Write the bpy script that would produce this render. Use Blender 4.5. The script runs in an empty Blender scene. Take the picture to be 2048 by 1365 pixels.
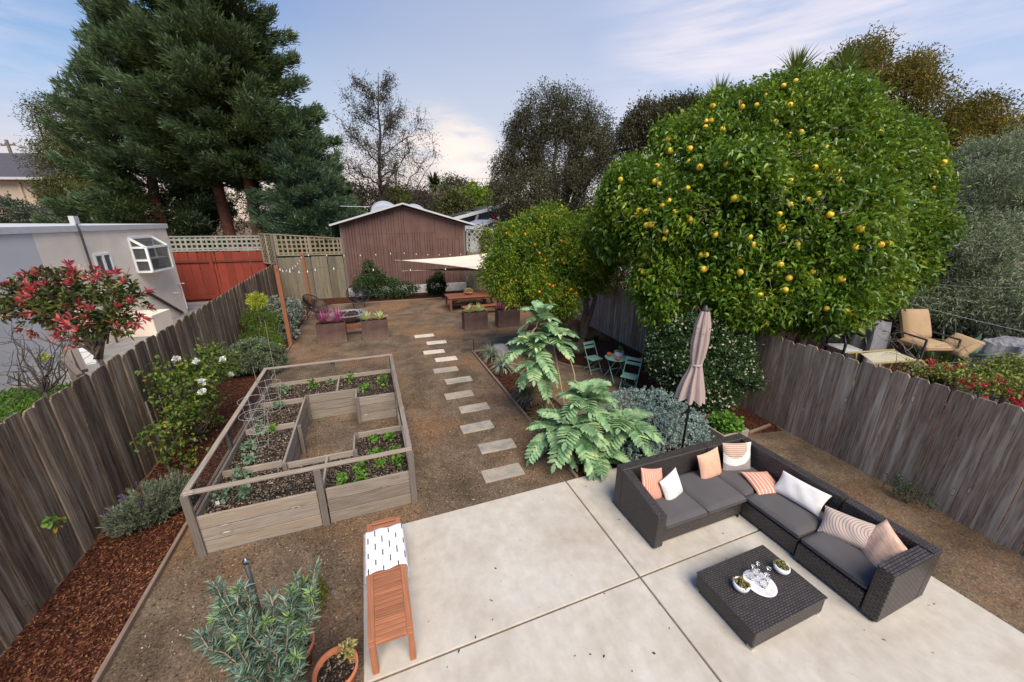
import bpy, math, random
import numpy as np
rng = np.random.default_rng(7); random.seed(7)
PI = math.pi
C0 = bpy.context.scene.collection

# ------------------------------------------------------------------ camera calibration
CX, CY, FL = 1024.0, 682.5, 743.7
YW, PT, RL, CH = 0.36568, 0.31497, -0.00558, 4.8
FW = np.array([math.sin(YW)*math.cos(PT), math.cos(YW)*math.cos(PT), -math.sin(PT)])
RT = np.cross(FW, [0, 0, 1.0]); RT /= np.linalg.norm(RT); DN = np.cross(FW, RT)
_c, _s = math.cos(RL), math.sin(RL)
R2 = _c*RT + _s*DN; D2 = -_s*RT + _c*DN
CAM = np.array([0, 0, CH])
def ray(px, py): return R2*(px-CX) + D2*(py-CY) + FW*FL
def G(px, py, z=0.0):
    d = ray(px, py); return CAM + d*((z-CH)/d[2])
def V(px, py, Y):
    d = ray(px, py); return CAM + d*(Y/d[1])
def C(px, py, dep): return CAM + ray(px, py)*(dep/FL)
def lobe(px, py, dep, r, ry=None, rz=None):
    "sphere/ellipsoid in world units, r given in photo pixels at that depth"
    k = dep/FL; p = C(px, py, dep); rz = r if rz is None else rz; ry = r if ry is None else ry
    return (p[0], p[1], p[2], r*k, ry*k, rz*k)

# ------------------------------------------------------------------ object helpers
def tag(o, label=None, cat=None, group=None, kind=None):
    if label: o['label'] = label
    if cat: o['category'] = cat
    if group: o['group'] = group
    if kind: o['kind'] = kind
    return o
def thing(name, label, cat, loc=(0, 0, 0), rotz=0, group=None):
    o = bpy.data.objects.new(name, None); C0.objects.link(o)
    o.location = [float(a) for a in loc]; o.rotation_euler = (0, 0, rotz); o.empty_display_size = .1
    return tag(o, label, cat, group)
def link(name, me, mats, parent=None, smooth=False, bev=0, origin=None):
    for m in (mats if isinstance(mats, (list, tuple)) else [mats]): me.materials.append(m)
    o = bpy.data.objects.new(name, me); C0.objects.link(o)
    if parent is not None: o.parent = parent
    if origin is not None: o.location = origin
    if smooth: me.polygons.foreach_set('use_smooth', np.ones(len(me.polygons), bool))
    if bev:
        b = o.modifiers.new('bevel', 'BEVEL'); b.width = bev; b.segments = 1; b.limit_method = 'ANGLE'; b.angle_limit = .6
    return o
def copy_tree(o, parent=None):
    c = o.copy(); C0.objects.link(c); c.parent = parent
    for ch in o.children: copy_tree(ch, c)
    return c
def rz(a):
    c, s = math.cos(a), math.sin(a); return np.array([[c, -s, 0], [s, c, 0], [0, 0, 1.0]])
def rx(a):
    c, s = math.cos(a), math.sin(a); return np.array([[1.0, 0, 0], [0, c, -s], [0, s, c]])
def ry_(a):
    c, s = math.cos(a), math.sin(a); return np.array([[c, 0, s], [0, 1.0, 0], [-s, 0, c]])

class MB:
    def __init__(s): s.v = []; s.f = []; s.uv = []; s.m = []; s.off = None
    def face(s, idx, uv, m=0): s.f.append(idx); s.uv.append(uv); s.m.append(m)
    def box(s, c, d, R=None, m=0, taper=None):
        "centre, full size, rotation matrix"
        c = np.array(c, float); d = np.array(d, float); R = np.eye(3) if R is None else R
        n = len(s.v); L = [(-1,-1,-1),(1,-1,-1),(1,1,-1),(-1,1,-1),(-1,-1,1),(1,-1,1),(1,1,1),(-1,1,1)]
        P = [np.array(l)*d/2 for l in L]
        if taper: P = [p*np.array([taper, taper, 1]) if p[2] > 0 else p for p in P]
        s.v += [tuple(c + R@p) for p in P]
        ax = int(np.argmax(d)); o = np.array([random.random()*7, random.random()*7])
        for q in ((0,3,2,1),(4,5,6,7),(0,1,5,4),(2,3,7,6),(1,2,6,5),(3,0,4,7)):
            pts = np.array([P[i] for i in q]); sp = np.ptp(pts, axis=0); a = [i for i in range(3) if sp[i] > 1e-9]
            if len(a) < 2: a = [0, 1]
            if ax in a: a = [ax] + [i for i in a if i != ax]
            s.face([n+i for i in q], [(p[a[0]]+o[0], p[a[1]]+o[1]) for p in pts], m)
        return s
    def bb(s, x0, x1, y0, y1, z0, z1, m=0): return s.box(((x0+x1)/2, (y0+y1)/2, (z0+z1)/2), (x1-x0, y1-y0, z1-z0), m=m)
    def bar(s, p, q, w, h, m=0):
        "rectangular bar from p to q"
        p = np.array(p, float); q = np.array(q, float); d = q-p; L = np.linalg.norm(d); d = d/L
        u = np.array([0, 0, 1.0]) if abs(d[2]) < .95 else np.array([0, 1.0, 0])
        a = np.cross(u, d); a /= np.linalg.norm(a); b = np.cross(d, a)
        return s.box((p+q)/2, (L, w, h), np.array([d, a, b]).T, m)
    def tube(s, pts, r, n=8, m=0, cap=True):
        pts = np.array(pts, float); k = len(pts); r = np.full(k, r, float) if np.isscalar(r) else np.array(r, float)
        T = np.gradient(pts, axis=0); T /= np.linalg.norm(T, axis=1)[:, None]+1e-12
        a = np.cross(T[0], [0, 0, 1.0]) if abs(T[0][2]) < .9 else np.cross(T[0], [1.0, 0, 0]); a /= np.linalg.norm(a)
        base = len(s.v); th = np.arange(n)*2*PI/n
        for i in range(k):
            a = a - T[i]*a.dot(T[i]); a /= np.linalg.norm(a)+1e-12; b = np.cross(T[i], a)
            for t in th: s.v.append(tuple(pts[i] + r[i]*(math.cos(t)*a + math.sin(t)*b)))
        for i in range(k-1):
            for j in range(n):
                j2 = (j+1) % n; q = [base+i*n+j, base+i*n+j2, base+(i+1)*n+j2, base+(i+1)*n+j]
                s.face(q, [(i*.1, j*.05), (i*.1, j*.05+.05), (i*.1+.1, j*.05+.05), (i*.1+.1, j*.05)], m)
        if cap:
            s.face([base+j for j in range(n)][::-1], [(0, 0)]*n, m)
            s.face([base+(k-1)*n+j for j in range(n)], [(0, 0)]*n, m)
        return s
    def lathe(s, prof, c=(0, 0, 0), n=24, m=0, sx=1, sy=1, R=None, closed=False):
        c = np.array(c, float); R = np.eye(3) if R is None else R; base = len(s.v)
        for (r, z) in prof:
            for j in range(n):
                t = 2*PI*j/n; s.v.append(tuple(c + R@np.array([r*math.cos(t)*sx, r*math.sin(t)*sy, z])))
        for i in range(len(prof)-1):
            for j in range(n):
                j2 = (j+1) % n
                s.face([base+i*n+j, base+i*n+j2, base+(i+1)*n+j2, base+(i+1)*n+j], [(j/n, i*.1), ((j+1)/n, i*.1), ((j+1)/n, i*.1+.1), (j/n, i*.1+.1)], m)
        for i, fl in ((0, True), (len(prof)-1, False)):
            if prof[i][0] > 1e-6:
                idx = [base+i*n+j for j in range(n)]; s.face(idx[::-1] if fl else idx, [(0, 0)]*n, m)
        return s
    def grid(s, P, m=0, uv=None):
        P = np.array(P, float); a, b = P.shape[:2]; base = len(s.v); s.v += [tuple(p) for p in P.reshape(-1, 3)]
        U = (lambda i, j: (i/(a-1), j/(b-1))) if uv is None else (lambda i, j: tuple(uv[i][j]))
        for i in range(a-1):
            for j in range(b-1):
                s.face([base+i*b+j, base+(i+1)*b+j, base+(i+1)*b+j+1, base+i*b+j+1], [U(i, j), U(i+1, j), U(i+1, j+1), U(i, j+1)], m)
        return s
    def poly(s, pts, z0, z1, m=0):
        "vertical prism from a plan outline (counter-clockwise)"
        n = len(pts); b = len(s.v)
        s.v += [(p[0], p[1], z0) for p in pts] + [(p[0], p[1], z1) for p in pts]
        s.face([b+n+i for i in range(n)], [(p[0], p[1]) for p in pts], m)
        s.face([b+i for i in range(n)][::-1], [(p[0], p[1]) for p in pts][::-1], m)
        for i in range(n):
            j = (i+1) % n; L = math.dist(pts[i][:2], pts[j][:2]); s.face([b+i, b+j, b+n+j, b+n+i], [(0, z0), (L, z0), (L, z1), (0, z1)], m)
        return s
    def build(s, name, mats, parent=None, smooth=False, bev=0, origin=None, world=False):
        V_ = np.array(s.v, float)
        if world and parent is not None: V_ = V_ - np.array(parent.location)
        if origin is not None: V_ = V_ - np.array(origin, float)
        me = bpy.data.meshes.new(name); me.from_pydata(V_.tolist(), [], s.f)
        uvl = me.uv_layers.new(name='UVMap'); uvl.data.foreach_set('uv', np.array([c for u in s.uv for c in u], float).ravel())
        me.polygons.foreach_set('material_index', np.array(s.m, dtype=np.int32)); me.update()
        return link(name, me, mats, parent, smooth, bev, None if origin is None else [float(a) for a in origin])

def mesh_np(name, V_, F, mats, parent=None, smooth=False, origin=None, midx=None):
    V_ = np.asarray(V_, np.float64)
    if parent is not None: V_ = V_ - np.array(parent.location)
    elif origin is not None: V_ = V_ - np.array(origin)
    F = np.asarray(F, np.int32); k = F.shape[1]
    me = bpy.data.meshes.new(name); me.vertices.add(len(V_)); me.vertices.foreach_set('co', V_.astype(np.float32).ravel())
    me.loops.add(F.size); me.loops.foreach_set('vertex_index', F.ravel())
    me.polygons.add(len(F)); me.polygons.foreach_set('loop_start', np.arange(len(F), dtype=np.int32)*k)
    me.polygons.foreach_set('loop_total', np.full(len(F), k, np.int32))
    if midx is not None: me.polygons.foreach_set('material_index', np.asarray(midx, np.int32))
    me.update(); me.validate()
    return link(name, me, mats, parent, smooth, origin=None if (origin is None or parent is not None) else [float(a) for a in origin])

# ------------------------------------------------------------------ foliage
def unit(a): return a/(np.linalg.norm(a, axis=-1, keepdims=True)+1e-9)
def leaf_geo(P, D, L, W, up=.5, fold=.25, droop=.15, wide=.45):
    "vectorised folded leaves: 4 vertices, 2 triangles each"
    n = len(P); D = unit(D); L = np.broadcast_to(L, n)[:, None]; W = np.broadcast_to(W, n)[:, None]
    N = unit(rng.normal(size=(n, 3)) + np.array([0, 0, up*2.2])); S = unit(np.cross(D, N)); N = np.cross(S, D)
    m = P + D*L*wide + N*L*.04
    a = m + S*W/2 + N*W*fold; b = m - S*W/2 + N*W*fold; t = P + D*L - np.array([0, 0, 1.0])*L*droop
    V_ = np.stack([P, a, t, b], 1).reshape(-1, 3); i = np.arange(n)[:, None]*4
    F = np.concatenate([i+[[0, 1, 2]], i+[[0, 2, 3]]], 1).reshape(-1, 3)
    return V_, F
def leaf_wide(P, D, L, W, up=.5, fold=.2, droop=.15):
    "broader rounded leaves: 6 vertices, 2 quads"
    n = len(P); D = unit(D); L = np.broadcast_to(L, n)[:, None]; W = np.broadcast_to(W, n)[:, None]
    N = unit(rng.normal(size=(n, 3)) + np.array([0, 0, up*2.2])); S = unit(np.cross(D, N)); N = np.cross(S, D)
    a = P+D*L*.28+S*W*.42+N*W*fold; b = P+D*L*.28-S*W*.42+N*W*fold; c = P+D*L*.65+S*W*.45+N*W*fold; d = P+D*L*.65-S*W*.45+N*W*fold
    t = P + D*L - np.array([0, 0, 1.0])*L*droop
    V_ = np.stack([P, a, c, t, d, b], 1).reshape(-1, 3); i = np.arange(n)[:, None]*6
    F = np.concatenate([i+[[0, 1, 2, 3]], i+[[0, 3, 4, 5]]], 1).reshape(-1, 4)
    return V_, F
def shell(lobes, n, rmin=.7, rmax=1.05, zmin=None, cut=.62):
    "points spread over the union of ellipsoids; returns points and outward directions"
    Lb = np.array(lobes, float); A = Lb[:, 3]*Lb[:, 5]; k = rng.choice(len(Lb), n*2, p=A/A.sum())
    u = unit(rng.normal(size=(n*2, 3))); r = rmin + (rmax-rmin)*rng.random(n*2)**.6
    P = Lb[k, :3] + u*Lb[k, 3:]*r[:, None]; ok = np.ones(len(P), bool)
    for i, l in enumerate(Lb):
        q = np.linalg.norm((P-l[:3])/l[3:], axis=1); ok &= (q > cut) | (k == i)
    if zmin is not None: ok &= P[:, 2] > zmin
    return P[ok][:n], u[ok][:n]
def bumpy(lobes, k=7, s=.34, out=.86):
    "break a smooth crown into many uneven bulges"
    r = [tuple(l[:3])+tuple(np.array(l[3:])*.9) for l in lobes]
    for l in lobes:
        for u in unit(rng.normal(size=(k, 3))): q = rng.uniform(.6, 1.25)*s; r.append(tuple(np.array(l[:3])+u*np.array(l[3:])*out*rng.uniform(.9, 1.12))+tuple(np.array(l[3:])*q))
    return r
def clump(P, U, per, cr, out=.7, up=.3, jit=.7):
    n = len(P); idx = np.repeat(np.arange(n), per)
    Q = P[idx] + rng.normal(size=(n*per, 3))*cr*.55
    D = unit(U[idx]*out + np.array([0, 0, up]) + rng.normal(size=(n*per, 3))*jit)
    return Q, D
def crown(name, mats, parent, lobes, n, per, cr, L, W, out=.7, up=.3, jit=.7, rmin=.7, rmax=1.05, zmin=.05, lup=.5, wide=False, droop=.15, cut=.62, smooth=False):
    P, U = shell(lobes, n, rmin, rmax, zmin, cut); Q, D = clump(P, U, per, cr, out, up, jit)
    if zmin is not None: k = Q[:, 2] > zmin; Q, D = Q[k], D[k]
    s = rng.uniform(.65, 1.2, len(Q))
    V_, F = (leaf_wide if wide else leaf_geo)(Q, D, L*s, W*s, up=lup, droop=droop)
    return mesh_np(name, V_, F, mats, parent, smooth)
def curve_pts(a, b, n=6, bow=(0, 0, 0), wob=0):
    a = np.array(a, float); b = np.array(b, float); t = np.linspace(0, 1, n)[:, None]
    p = a*(1-t)+b*t + np.array(bow)*4*t*(1-t); w = rng.normal(size=p.shape)*wob; w[0] = 0; return p+w
def trunk(name, mat, parent, paths, world=True):
    mb = MB()
    for pts, r0, r1, n in paths: mb.tube(pts, np.linspace(r0, r1, len(pts)), n)
    return mb.build(name, mat, parent, smooth=True, world=world)

# ------------------------------------------------------------------ materials
def nd(t, ty, **kw):
    n = t.nodes.new(ty)
    for k, v in kw.items():
        if k in n.inputs: n.inputs[k].default_value = v
        else: setattr(n, k, v)
    return n
def ramp(t, fac, stops, interp='LINEAR'):
    n = t.nodes.new('ShaderNodeValToRGB'); e = n.color_ramp.elements; n.color_ramp.interpolation = interp
    while len(e) < len(stops): e.new(.5)
    for i, (p, c) in enumerate(stops): e[i].position = p; e[i].color = (*c, 1)
    t.links.new(fac, n.inputs[0]); return n.outputs[0]
def mixc(t, fac, a, b, mode='MIX'):
    n = t.nodes.new('ShaderNodeMix'); n.data_type = 'RGBA'; n.blend_type = mode
    for s, v in ((0, fac), (6, a), (7, b)):
        if hasattr(v, 'is_linked') or hasattr(v, 'links'): t.links.new(v, n.inputs[s])
        else: n.inputs[s].default_value = v if s == 0 else (*v, 1)
    return n.outputs[2]
def math_(t, op, a, b=None, c=None, clamp=False):
    n = t.nodes.new('ShaderNodeMath'); n.operation = op; n.use_clamp = clamp
    for i, v in enumerate((a, b, c)):
        if v is None: continue
        if hasattr(v, 'links'): t.links.new(v, n.inputs[i])
        else: n.inputs[i].default_value = v
    return n.outputs[0]
def mat(name, rough=.8, spec=.3):
    m = bpy.data.materials.new(name); m.use_nodes = True; t = m.node_tree
    b = t.nodes['Principled BSDF']; b.inputs['Roughness'].default_value = rough; b.inputs['Specular IOR Level'].default_value = spec
    return m, t, b
def coords(t, kind='Object', scale=(1, 1, 1), rot=(0, 0, 0)):
    tc = t.nodes.new('ShaderNodeTexCoord'); mp = t.nodes.new('ShaderNodeMapping')
    mp.inputs['Scale'].default_value = scale; mp.inputs['Rotation'].default_value = rot
    t.links.new(tc.outputs[kind], mp.inputs[0]); return mp.outputs[0]
def noise(t, co, scale, detail=4, rough=.55, dist=0):
    n = nd(t, 'ShaderNodeTexNoise', Scale=scale, Detail=detail, Roughness=rough, Distortion=dist); t.links.new(co, n.inputs['Vector']); return n.outputs['Fac']
def voro(t, co, scale, out='Color', feature='F1', rand=1):
    n = t.nodes.new('ShaderNodeTexVoronoi'); n.feature = feature; n.inputs['Scale'].default_value = scale; n.inputs['Randomness'].default_value = rand
    t.links.new(co, n.inputs['Vector']); return n.outputs[out]
def bump(t, b, h, strength=.4, dist=.02):
    n = nd(t, 'ShaderNodeBump', Strength=strength, Distance=dist); t.links.new(h, n.inputs['Height']); t.links.new(n.outputs[0], b.inputs['Normal'])
def isl(t):
    g = t.nodes.new('ShaderNodeNewGeometry'); return g.outputs['Random Per Island']
def objrand(t):
    g = t.nodes.new('ShaderNodeObjectInfo'); return g.outputs['Random']

def M_plain(name, col, rough=.6, var=.12, nscale=6, metal=0, spec=.4, bumps=0):
    m, t, b = mat(name, rough, spec); co = coords(t)
    n = noise(t, co, nscale, 5); c = ramp(t, n, [(.3, tuple(x*(1-var) for x in col)), (.7, tuple(min(1, x*(1+var)) for x in col))])
    t.links.new(c, b.inputs['Base Color']); b.inputs['Metallic'].default_value = metal
    if bumps: bump(t, b, noise(t, co, nscale*12, 3), bumps, .005)
    return m
def M_leaf(name, cols, trans=.25, rough=.5, spec=.35, nscale=1.2, nmix=.5):
    m, t, b = mat(name, rough, spec); r = isl(t); n = noise(t, coords(t), nscale, 2)
    f = math_(t, 'ADD', math_(t, 'MULTIPLY', r, 1-nmix), math_(t, 'MULTIPLY', math_(t, 'MULTIPLY_ADD', n, 2.4, -.7, clamp=True), nmix))
    k = len(cols); c = ramp(t, f, [(.08+.84*i/(k-1), cc) for i, cc in enumerate(cols)])
    t.links.new(c, b.inputs['Base Color'])
    tr = t.nodes.new('ShaderNodeBsdfTranslucent'); t.links.new(mixc(t, .35, c, (.35, .4, .05)), tr.inputs[0])
    mx = t.nodes.new('ShaderNodeMixShader'); mx.inputs[0].default_value = trans
    t.links.new(b.outputs[0], mx.inputs[1]); t.links.new(tr.outputs[0], mx.inputs[2]); t.links.new(mx.outputs[0], t.nodes['Material Output'].inputs[0])
    return m
def M_wood(name, c0, c1, rough=.75, grain=28, var=.35, knots=0, spec=.25, streak=None, island=True, bs=.35):
    "boards with UV running along their length"
    m, t, b = mat(name, rough, spec); co = coords(t, 'UV', (1, grain, 1)); r = isl(t)
    off = t.nodes.new('ShaderNodeVectorMath'); off.operation = 'ADD'; cb = nd(t, 'ShaderNodeCombineXYZ'); t.links.new(math_(t, 'MULTIPLY', r, 37.), cb.inputs[0]); t.links.new(co, off.inputs[0]); t.links.new(cb.outputs[0], off.inputs[1])
    n = noise(t, off.outputs[0], 2.2, 6, .65, .3)
    c = ramp(t, n, [(.28, c0), (.72, c1)])
    if streak:
        n2 = noise(t, off.outputs[0], .5, 3, .5, .8); c = mixc(t, math_(t, 'MULTIPLY_ADD', n2, 3, -1.45, clamp=True), c, streak)
    if island:
        v = t.nodes.new('ShaderNodeHueSaturation'); t.links.new(c, v.inputs['Color']); t.links.new(math_(t, 'MULTIPLY_ADD', r, var*2, 1-var), v.inputs['Value']); c = v.outputs[0]
    if knots:
        uc = coords(t, 'UV', (1.6, 5, 1)); vd = voro(t, uc, knots, 'Distance')
        ring = ramp(t, vd, [(.02, (.25, .25, .25)), (.06, (2, 2, 2)), (.1, (.6, .6, .6)), (.16, (1, 1, 1))])
        c = mixc(t, .85, c, ring, 'MULTIPLY')
    t.links.new(c, b.inputs['Base Color']); bump(t, b, n, bs, .006)
    return m
def M_wicker(name, c0, c1, w=.045, h=.016):
    m, t, b = mat(name, .42, .5); co = coords(t, 'UV'); n = t.nodes.new('ShaderNodeTexBrick')
    n.inputs['Scale'].default_value = 1; n.inputs['Brick Width'].default_value = w; n.inputs['Row Height'].default_value = h; n.inputs['Mortar Size'].default_value = h*.2; n.inputs['Mortar Smooth'].default_value = .6; n.offset = .5
    n.inputs['Color1'].default_value = (*c0, 1); n.inputs['Color2'].default_value = (*c1, 1); n.inputs['Mortar'].default_value = (.006, .005, .005, 1)
    t.links.new(co, n.inputs['Vector']); t.links.new(n.outputs['Color'], b.inputs['Base Color'])
    inv = math_(t, 'SUBTRACT', 1, n.outputs['Fac']); bump(t, b, inv, .8, .006); return m

m_dg, t, b = mat('decomposed_granite', .95, .15); co = coords(t)
n1 = noise(t, co, .35, 5, .6); n2 = noise(t, co, 1.3, 7, .68, .3); n3 = noise(t, co, 9, 6, .7); pb = voro(t, co, 55)
c = ramp(t, n2, [(.3, (.08, .058, .04)), (.5, (.145, .107, .074)), (.7, (.235, .175, .122))])
c = mixc(t, math_(t, 'MULTIPLY', math_(t, 'MULTIPLY_ADD', n1, 4.5, -2.05, clamp=True), math_(t, 'MULTIPLY_ADD', n3, 3.5, -1.1, clamp=True)), c, (.31, .165, .08))
hv = t.nodes.new('ShaderNodeSeparateColor'); t.links.new(pb, hv.inputs[0])
c = mixc(t, 1, c, ramp(t, hv.outputs[0], [(0, (.55, .55, .55)), (.5, (.95, .95, .95)), (.9, (1.05, 1.04, 1.02)), (1, (1.5, 1.45, 1.35))]), 'MULTIPLY')
c = mixc(t, 1, c, ramp(t, noise(t, co, 28, 4, .8), [(.3, (.6, .6, .6)), (.7, (1.35, 1.33, 1.3))]), 'MULTIPLY')
t.links.new(c, b.inputs['Base Color']); bump(t, b, noise(t, co, 45, 4, .75), .9, .012); M_DG = m_dg

def M_mulch_f(name, cs):
    m, t, b = mat(name, .9, .2); co = coords(t, 'Object', (1, 2.2, 1), (0, 0, .5)); co2 = coords(t, 'Object', (2.3, 1, 1), (0, 0, -.3))
    w = noise(t, co, 3, 3); a = voro(t, co, 34); b_ = voro(t, co2, 27)
    s1 = t.nodes.new('ShaderNodeSeparateColor'); t.links.new(a, s1.inputs[0]); s2 = t.nodes.new('ShaderNodeSeparateColor'); t.links.new(b_, s2.inputs[0])
    f = math_(t, 'MULTIPLY', math_(t, 'ADD', s1.outputs[0], s2.outputs[1]), .5)
    c = ramp(t, f, [(.1, cs[0]), (.4, cs[1]), (.62, cs[2]), (.85, cs[3])])
    c = mixc(t, 1, c, ramp(t, w, [(.3, (.75, .75, .75)), (.7, (1.2, 1.2, 1.2))]), 'MULTIPLY')
    t.links.new(c, b.inputs['Base Color']); bump(t, b, f, 1, .03); return m
M_MULCH = M_mulch_f('bark_mulch', [(.012, .004, .003), (.042, .012, .007), (.095, .028, .014), (.2, .08, .04)])
M_SOIL = M_mulch_f('potting_soil', [(.006, .004, .003), (.02, .014, .010), (.042, .028, .018), (.28, .21, .15)])
M_CHIP = M_leaf('bark_chips', [(.02, .007, .004), (.065, .019, .009), (.13, .042, .02), (.26, .12, .06)], 0, .9, .2, nmix=.1)
M_PERL = M_leaf('soil_chips', [(.025, .017, .012), (.07, .048, .032), (.2, .15, .10), (.38, .32, .25)], 0, .9, .2, nmix=.1)

m, t, b = mat('concrete', .85, .25); co = coords(t); n1 = noise(t, co, .9, 6, .62, .4); n2 = noise(t, co, 6, 5, .6)
c = ramp(t, n1, [(.22, (.40, .35, .285)), (.5, (.50, .46, .40)), (.78, (.56, .53, .485))])
c = mixc(t, 1, c, ramp(t, n2, [(.3, (.9, .89, .87)), (.7, (1.06, 1.06, 1.07))]), 'MULTIPLY')
c = mixc(t, 1, c, ramp(t, noise(t, coords(t, 'Object', (1, .25, 1), (0, 0, .5)), 14, 4), [(.35, (.97, .97, .97)), (.65, (1.02, 1.02, 1.02))]), 'MULTIPLY')
sv = voro(t, co, 1.4, 'Distance'); c = mixc(t, 1, c, ramp(t, sv, [(.012, (.5, .42, .33)), (.03, (1, 1, 1))]), 'MULTIPLY')
sv = voro(t, co, 6, 'Distance'); c = mixc(t, 1, c, ramp(t, sv, [(.02, (.62, .56, .48)), (.05, (1, 1, 1))]), 'MULTIPLY')
dco = t.nodes.new('ShaderNodeMix'); dco.data_type = 'VECTOR'; dco.inputs[0].default_value = .12; t.links.new(co, dco.inputs[4]); nn_ = nd(t, 'ShaderNodeTexNoise', Scale=1.5, Detail=5.); t.links.new(co, nn_.inputs['Vector']); t.links.new(nn_.outputs['Color'], dco.inputs[5])
ck = voro(t, dco.outputs[1], .55, 'Distance', 'DISTANCE_TO_EDGE'); ckm = math_(t, 'MULTIPLY', math_(t, 'LESS_THAN', ck, .0022), math_(t, 'GREATER_THAN', noise(t, co, .8, 1), .54)); c = mixc(t, math_(t, 'MULTIPLY', ckm, .0), c, (.16, .13, .1))
c = mixc(t, math_(t, 'MULTIPLY_ADD', noise(t, co, 2.1, 8, .7, 1.5), 5, -3.2, clamp=True), c, (.33, .27, .19))
t.links.new(c, b.inputs['Base Color']); bump(t, b, noise(t, co, 120, 3), .25, .003); M_CONC = m
M_JOINT = M_plain('joint_filler', (.16, .12, .075), .9, .3, 20)

m, t, b = mat('slate', .7, .35); co = coords(t); r = objrand(t)
cv = t.nodes.new('ShaderNodeVectorMath'); cv.operation = 'ADD'; cb = nd(t, 'ShaderNodeCombineXYZ'); t.links.new(math_(t, 'MULTIPLY', r, 50.), cb.inputs[0]); t.links.new(co, cv.inputs[0]); t.links.new(cb.outputs[0], cv.inputs[1])
n1 = noise(t, cv.outputs[0], 2.6, 6, .65, 1.2)
c = ramp(t, n1, [(.25, (.14, .14, .15)), (.42, (.27, .25, .22)), (.56, (.36, .30, .23)), (.72, (.40, .36, .30))])
t.links.new(c, b.inputs['Base Color']); bump(t, b, n1, .5, .01); M_SLATE = m
M_PALESTONE = M_plain('pale_stone', (.55, .49, .42), .8, .14, 7)

M_FENCE = M_wood('weathered_fence_boards', (.035, .022, .015), (.25, .18, .125), .9, 20, .42, 1.1, .2, (.42, .34, .25))
M_FENCER = M_wood('grey_fence_boards', (.09, .062, .045), (.40, .31, .235), .9, 20, .30, 1.0, .2, (.55, .48, .40))
M_FENCEB = M_wood('mossy_fence_boards', (.10, .082, .064), (.22, .185, .145), .9, 18, .22, 0, .15, (.21, .21, .10))
M_REDF = M_wood('red_stained_boards', (.16, .026, .016), (.27, .05, .03), .75, 14, .18, 0, .3)
M_REDDK = M_wood('dark_red_rail', (.09, .03, .02), (.16, .05, .035), .8, 14, .1)
M_LATT = M_wood('grey_lattice_wood', (.22, .22, .19), (.36, .35, .30), .9, 10, .15)
M_LATTB = M_wood('tan_lattice_wood', (.19, .15, .10), (.31, .26, .18), .9, 10, .15)
M_BED = M_wood('grey_weathered_planks', (.13, .105, .085), (.38, .33, .28), .85, 30, .2, .8, .2, (.29, .21, .14))
M_POST = M_wood('dark_weathered_post', (.10, .083, .07), (.20, .17, .148), .85, 26, .15)
M_EDGE = M_wood('edging_board', (.13, .09, .065), (.27, .20, .155), .85, 30, .15)
M_TEAK = M_wood('oiled_teak', (.22, .082, .038), (.42, .168, .082), .5, 26, .2, 0, .4, bs=.15)
M_TABLE = M_wood('red_brown_table_wood', (.13, .045, .025), (.26, .095, .052), .45, 20, .15, 0, .4)
M_CEDAR = M_wood('orange_cedar_post', (.20, .075, .036), (.32, .13, .065), .7, 16, .08)
M_WICK = M_wicker('dark_brown_wicker', (.05, .041, .038), (.078, .066, .062), .05, .026)
M_WICK2 = M_wicker('coarse_dark_wicker', (.05, .042, .04), (.08, .068, .065), .075, .034)
M_CUSH = M_plain('charcoal_outdoor_fabric', (.092, .085, .088), .95, .08, 3, bumps=.3)
M_PIPE = M_plain('cushion_piping', (.05, .046, .048), .9)
M_BLACK = M_plain('black_metal', (.012, .012, .014), .4)
M_PLASTICBLK = M_plain('dark_grey_metal', (.05, .05, .055), .5)
M_STEEL = M_plain('brushed_steel', (.5, .5, .52), .3, metal=1)
M_WHITE = M_plain('white_glaze', (.78, .79, .82), .25, .04)
M_MARBLE = M_plain('white_marble', (.74, .73, .74), .3, .1, 14)
M_TERRA = M_plain('terracotta', (.46, .155, .075), .8, .2, 12)
M_ORPOT = M_plain('orange_glazed_pot', (.55, .13, .03), .5, .15)
m, t, b = mat('clear_glass', .02, .5); b.inputs['Transmission Weight'].default_value = 1; b.inputs['IOR'].default_value = 1.45; M_GLASS = m
M_UMB = M_plain('taupe_canopy_cloth', (.40, .31, .29), .95, .06, 2)
M_SAIL = M_plain('cream_sail_cloth', (.68, .61, .50), .9, .05, 1)
M_TANSAIL = M_plain('tan_sail_cloth', (.45, .33, .2), .9, .05, 1)
m, t, b = mat('weathered_corten', .75, .3); co = coords(t); tc = t.nodes.new('ShaderNodeSeparateXYZ'); t.links.new(co, tc.inputs[0])
c = ramp(t, noise(t, co, 3, 5), [(.3, (.075, .043, .036)), (.7, (.13, .08, .068))]); fz = math_(t, 'MULTIPLY_ADD', tc.outputs[2], -1.6, .75, clamp=True)
c = mixc(t, math_(t, 'MULTIPLY', fz, math_(t, 'MULTIPLY_ADD', noise(t, coords(t, 'Object', (4, 4, .6)), 3, 5), 2, -.3, clamp=True)), c, (.24, .165, .125)); t.links.new(c, b.inputs['Base Color']); M_CORT = m
M_TEAL = M_plain('sea_green_enamel', (.22, .42, .34), .45, .06)
M_STUCCO = M_plain('beige_stucco', (.80, .70, .59), .95, .07, 1.5, bumps=.4)
M_STUCCOG = M_plain('pale_grey_stucco', (.56, .55, .56), .95, .05, 1.2, bumps=.4)
M_FASCIA = M_plain('white_fascia_paint', (.52, .53, .54), .6, .05)
M_VINYL = M_plain('white_window_frame', (.78, .79, .80), .4, .03)
M_PANE = M_plain('dark_window_glass', (.09, .10, .11), .08, .3, 2, spec=.9)
M_TANWALL = M_plain('tan_house_wall', (.50, .40, .30), .9, .06)
M_BLUEWALL = M_plain('slate_blue_siding', (.135, .15, .185), .85, .06)
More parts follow.
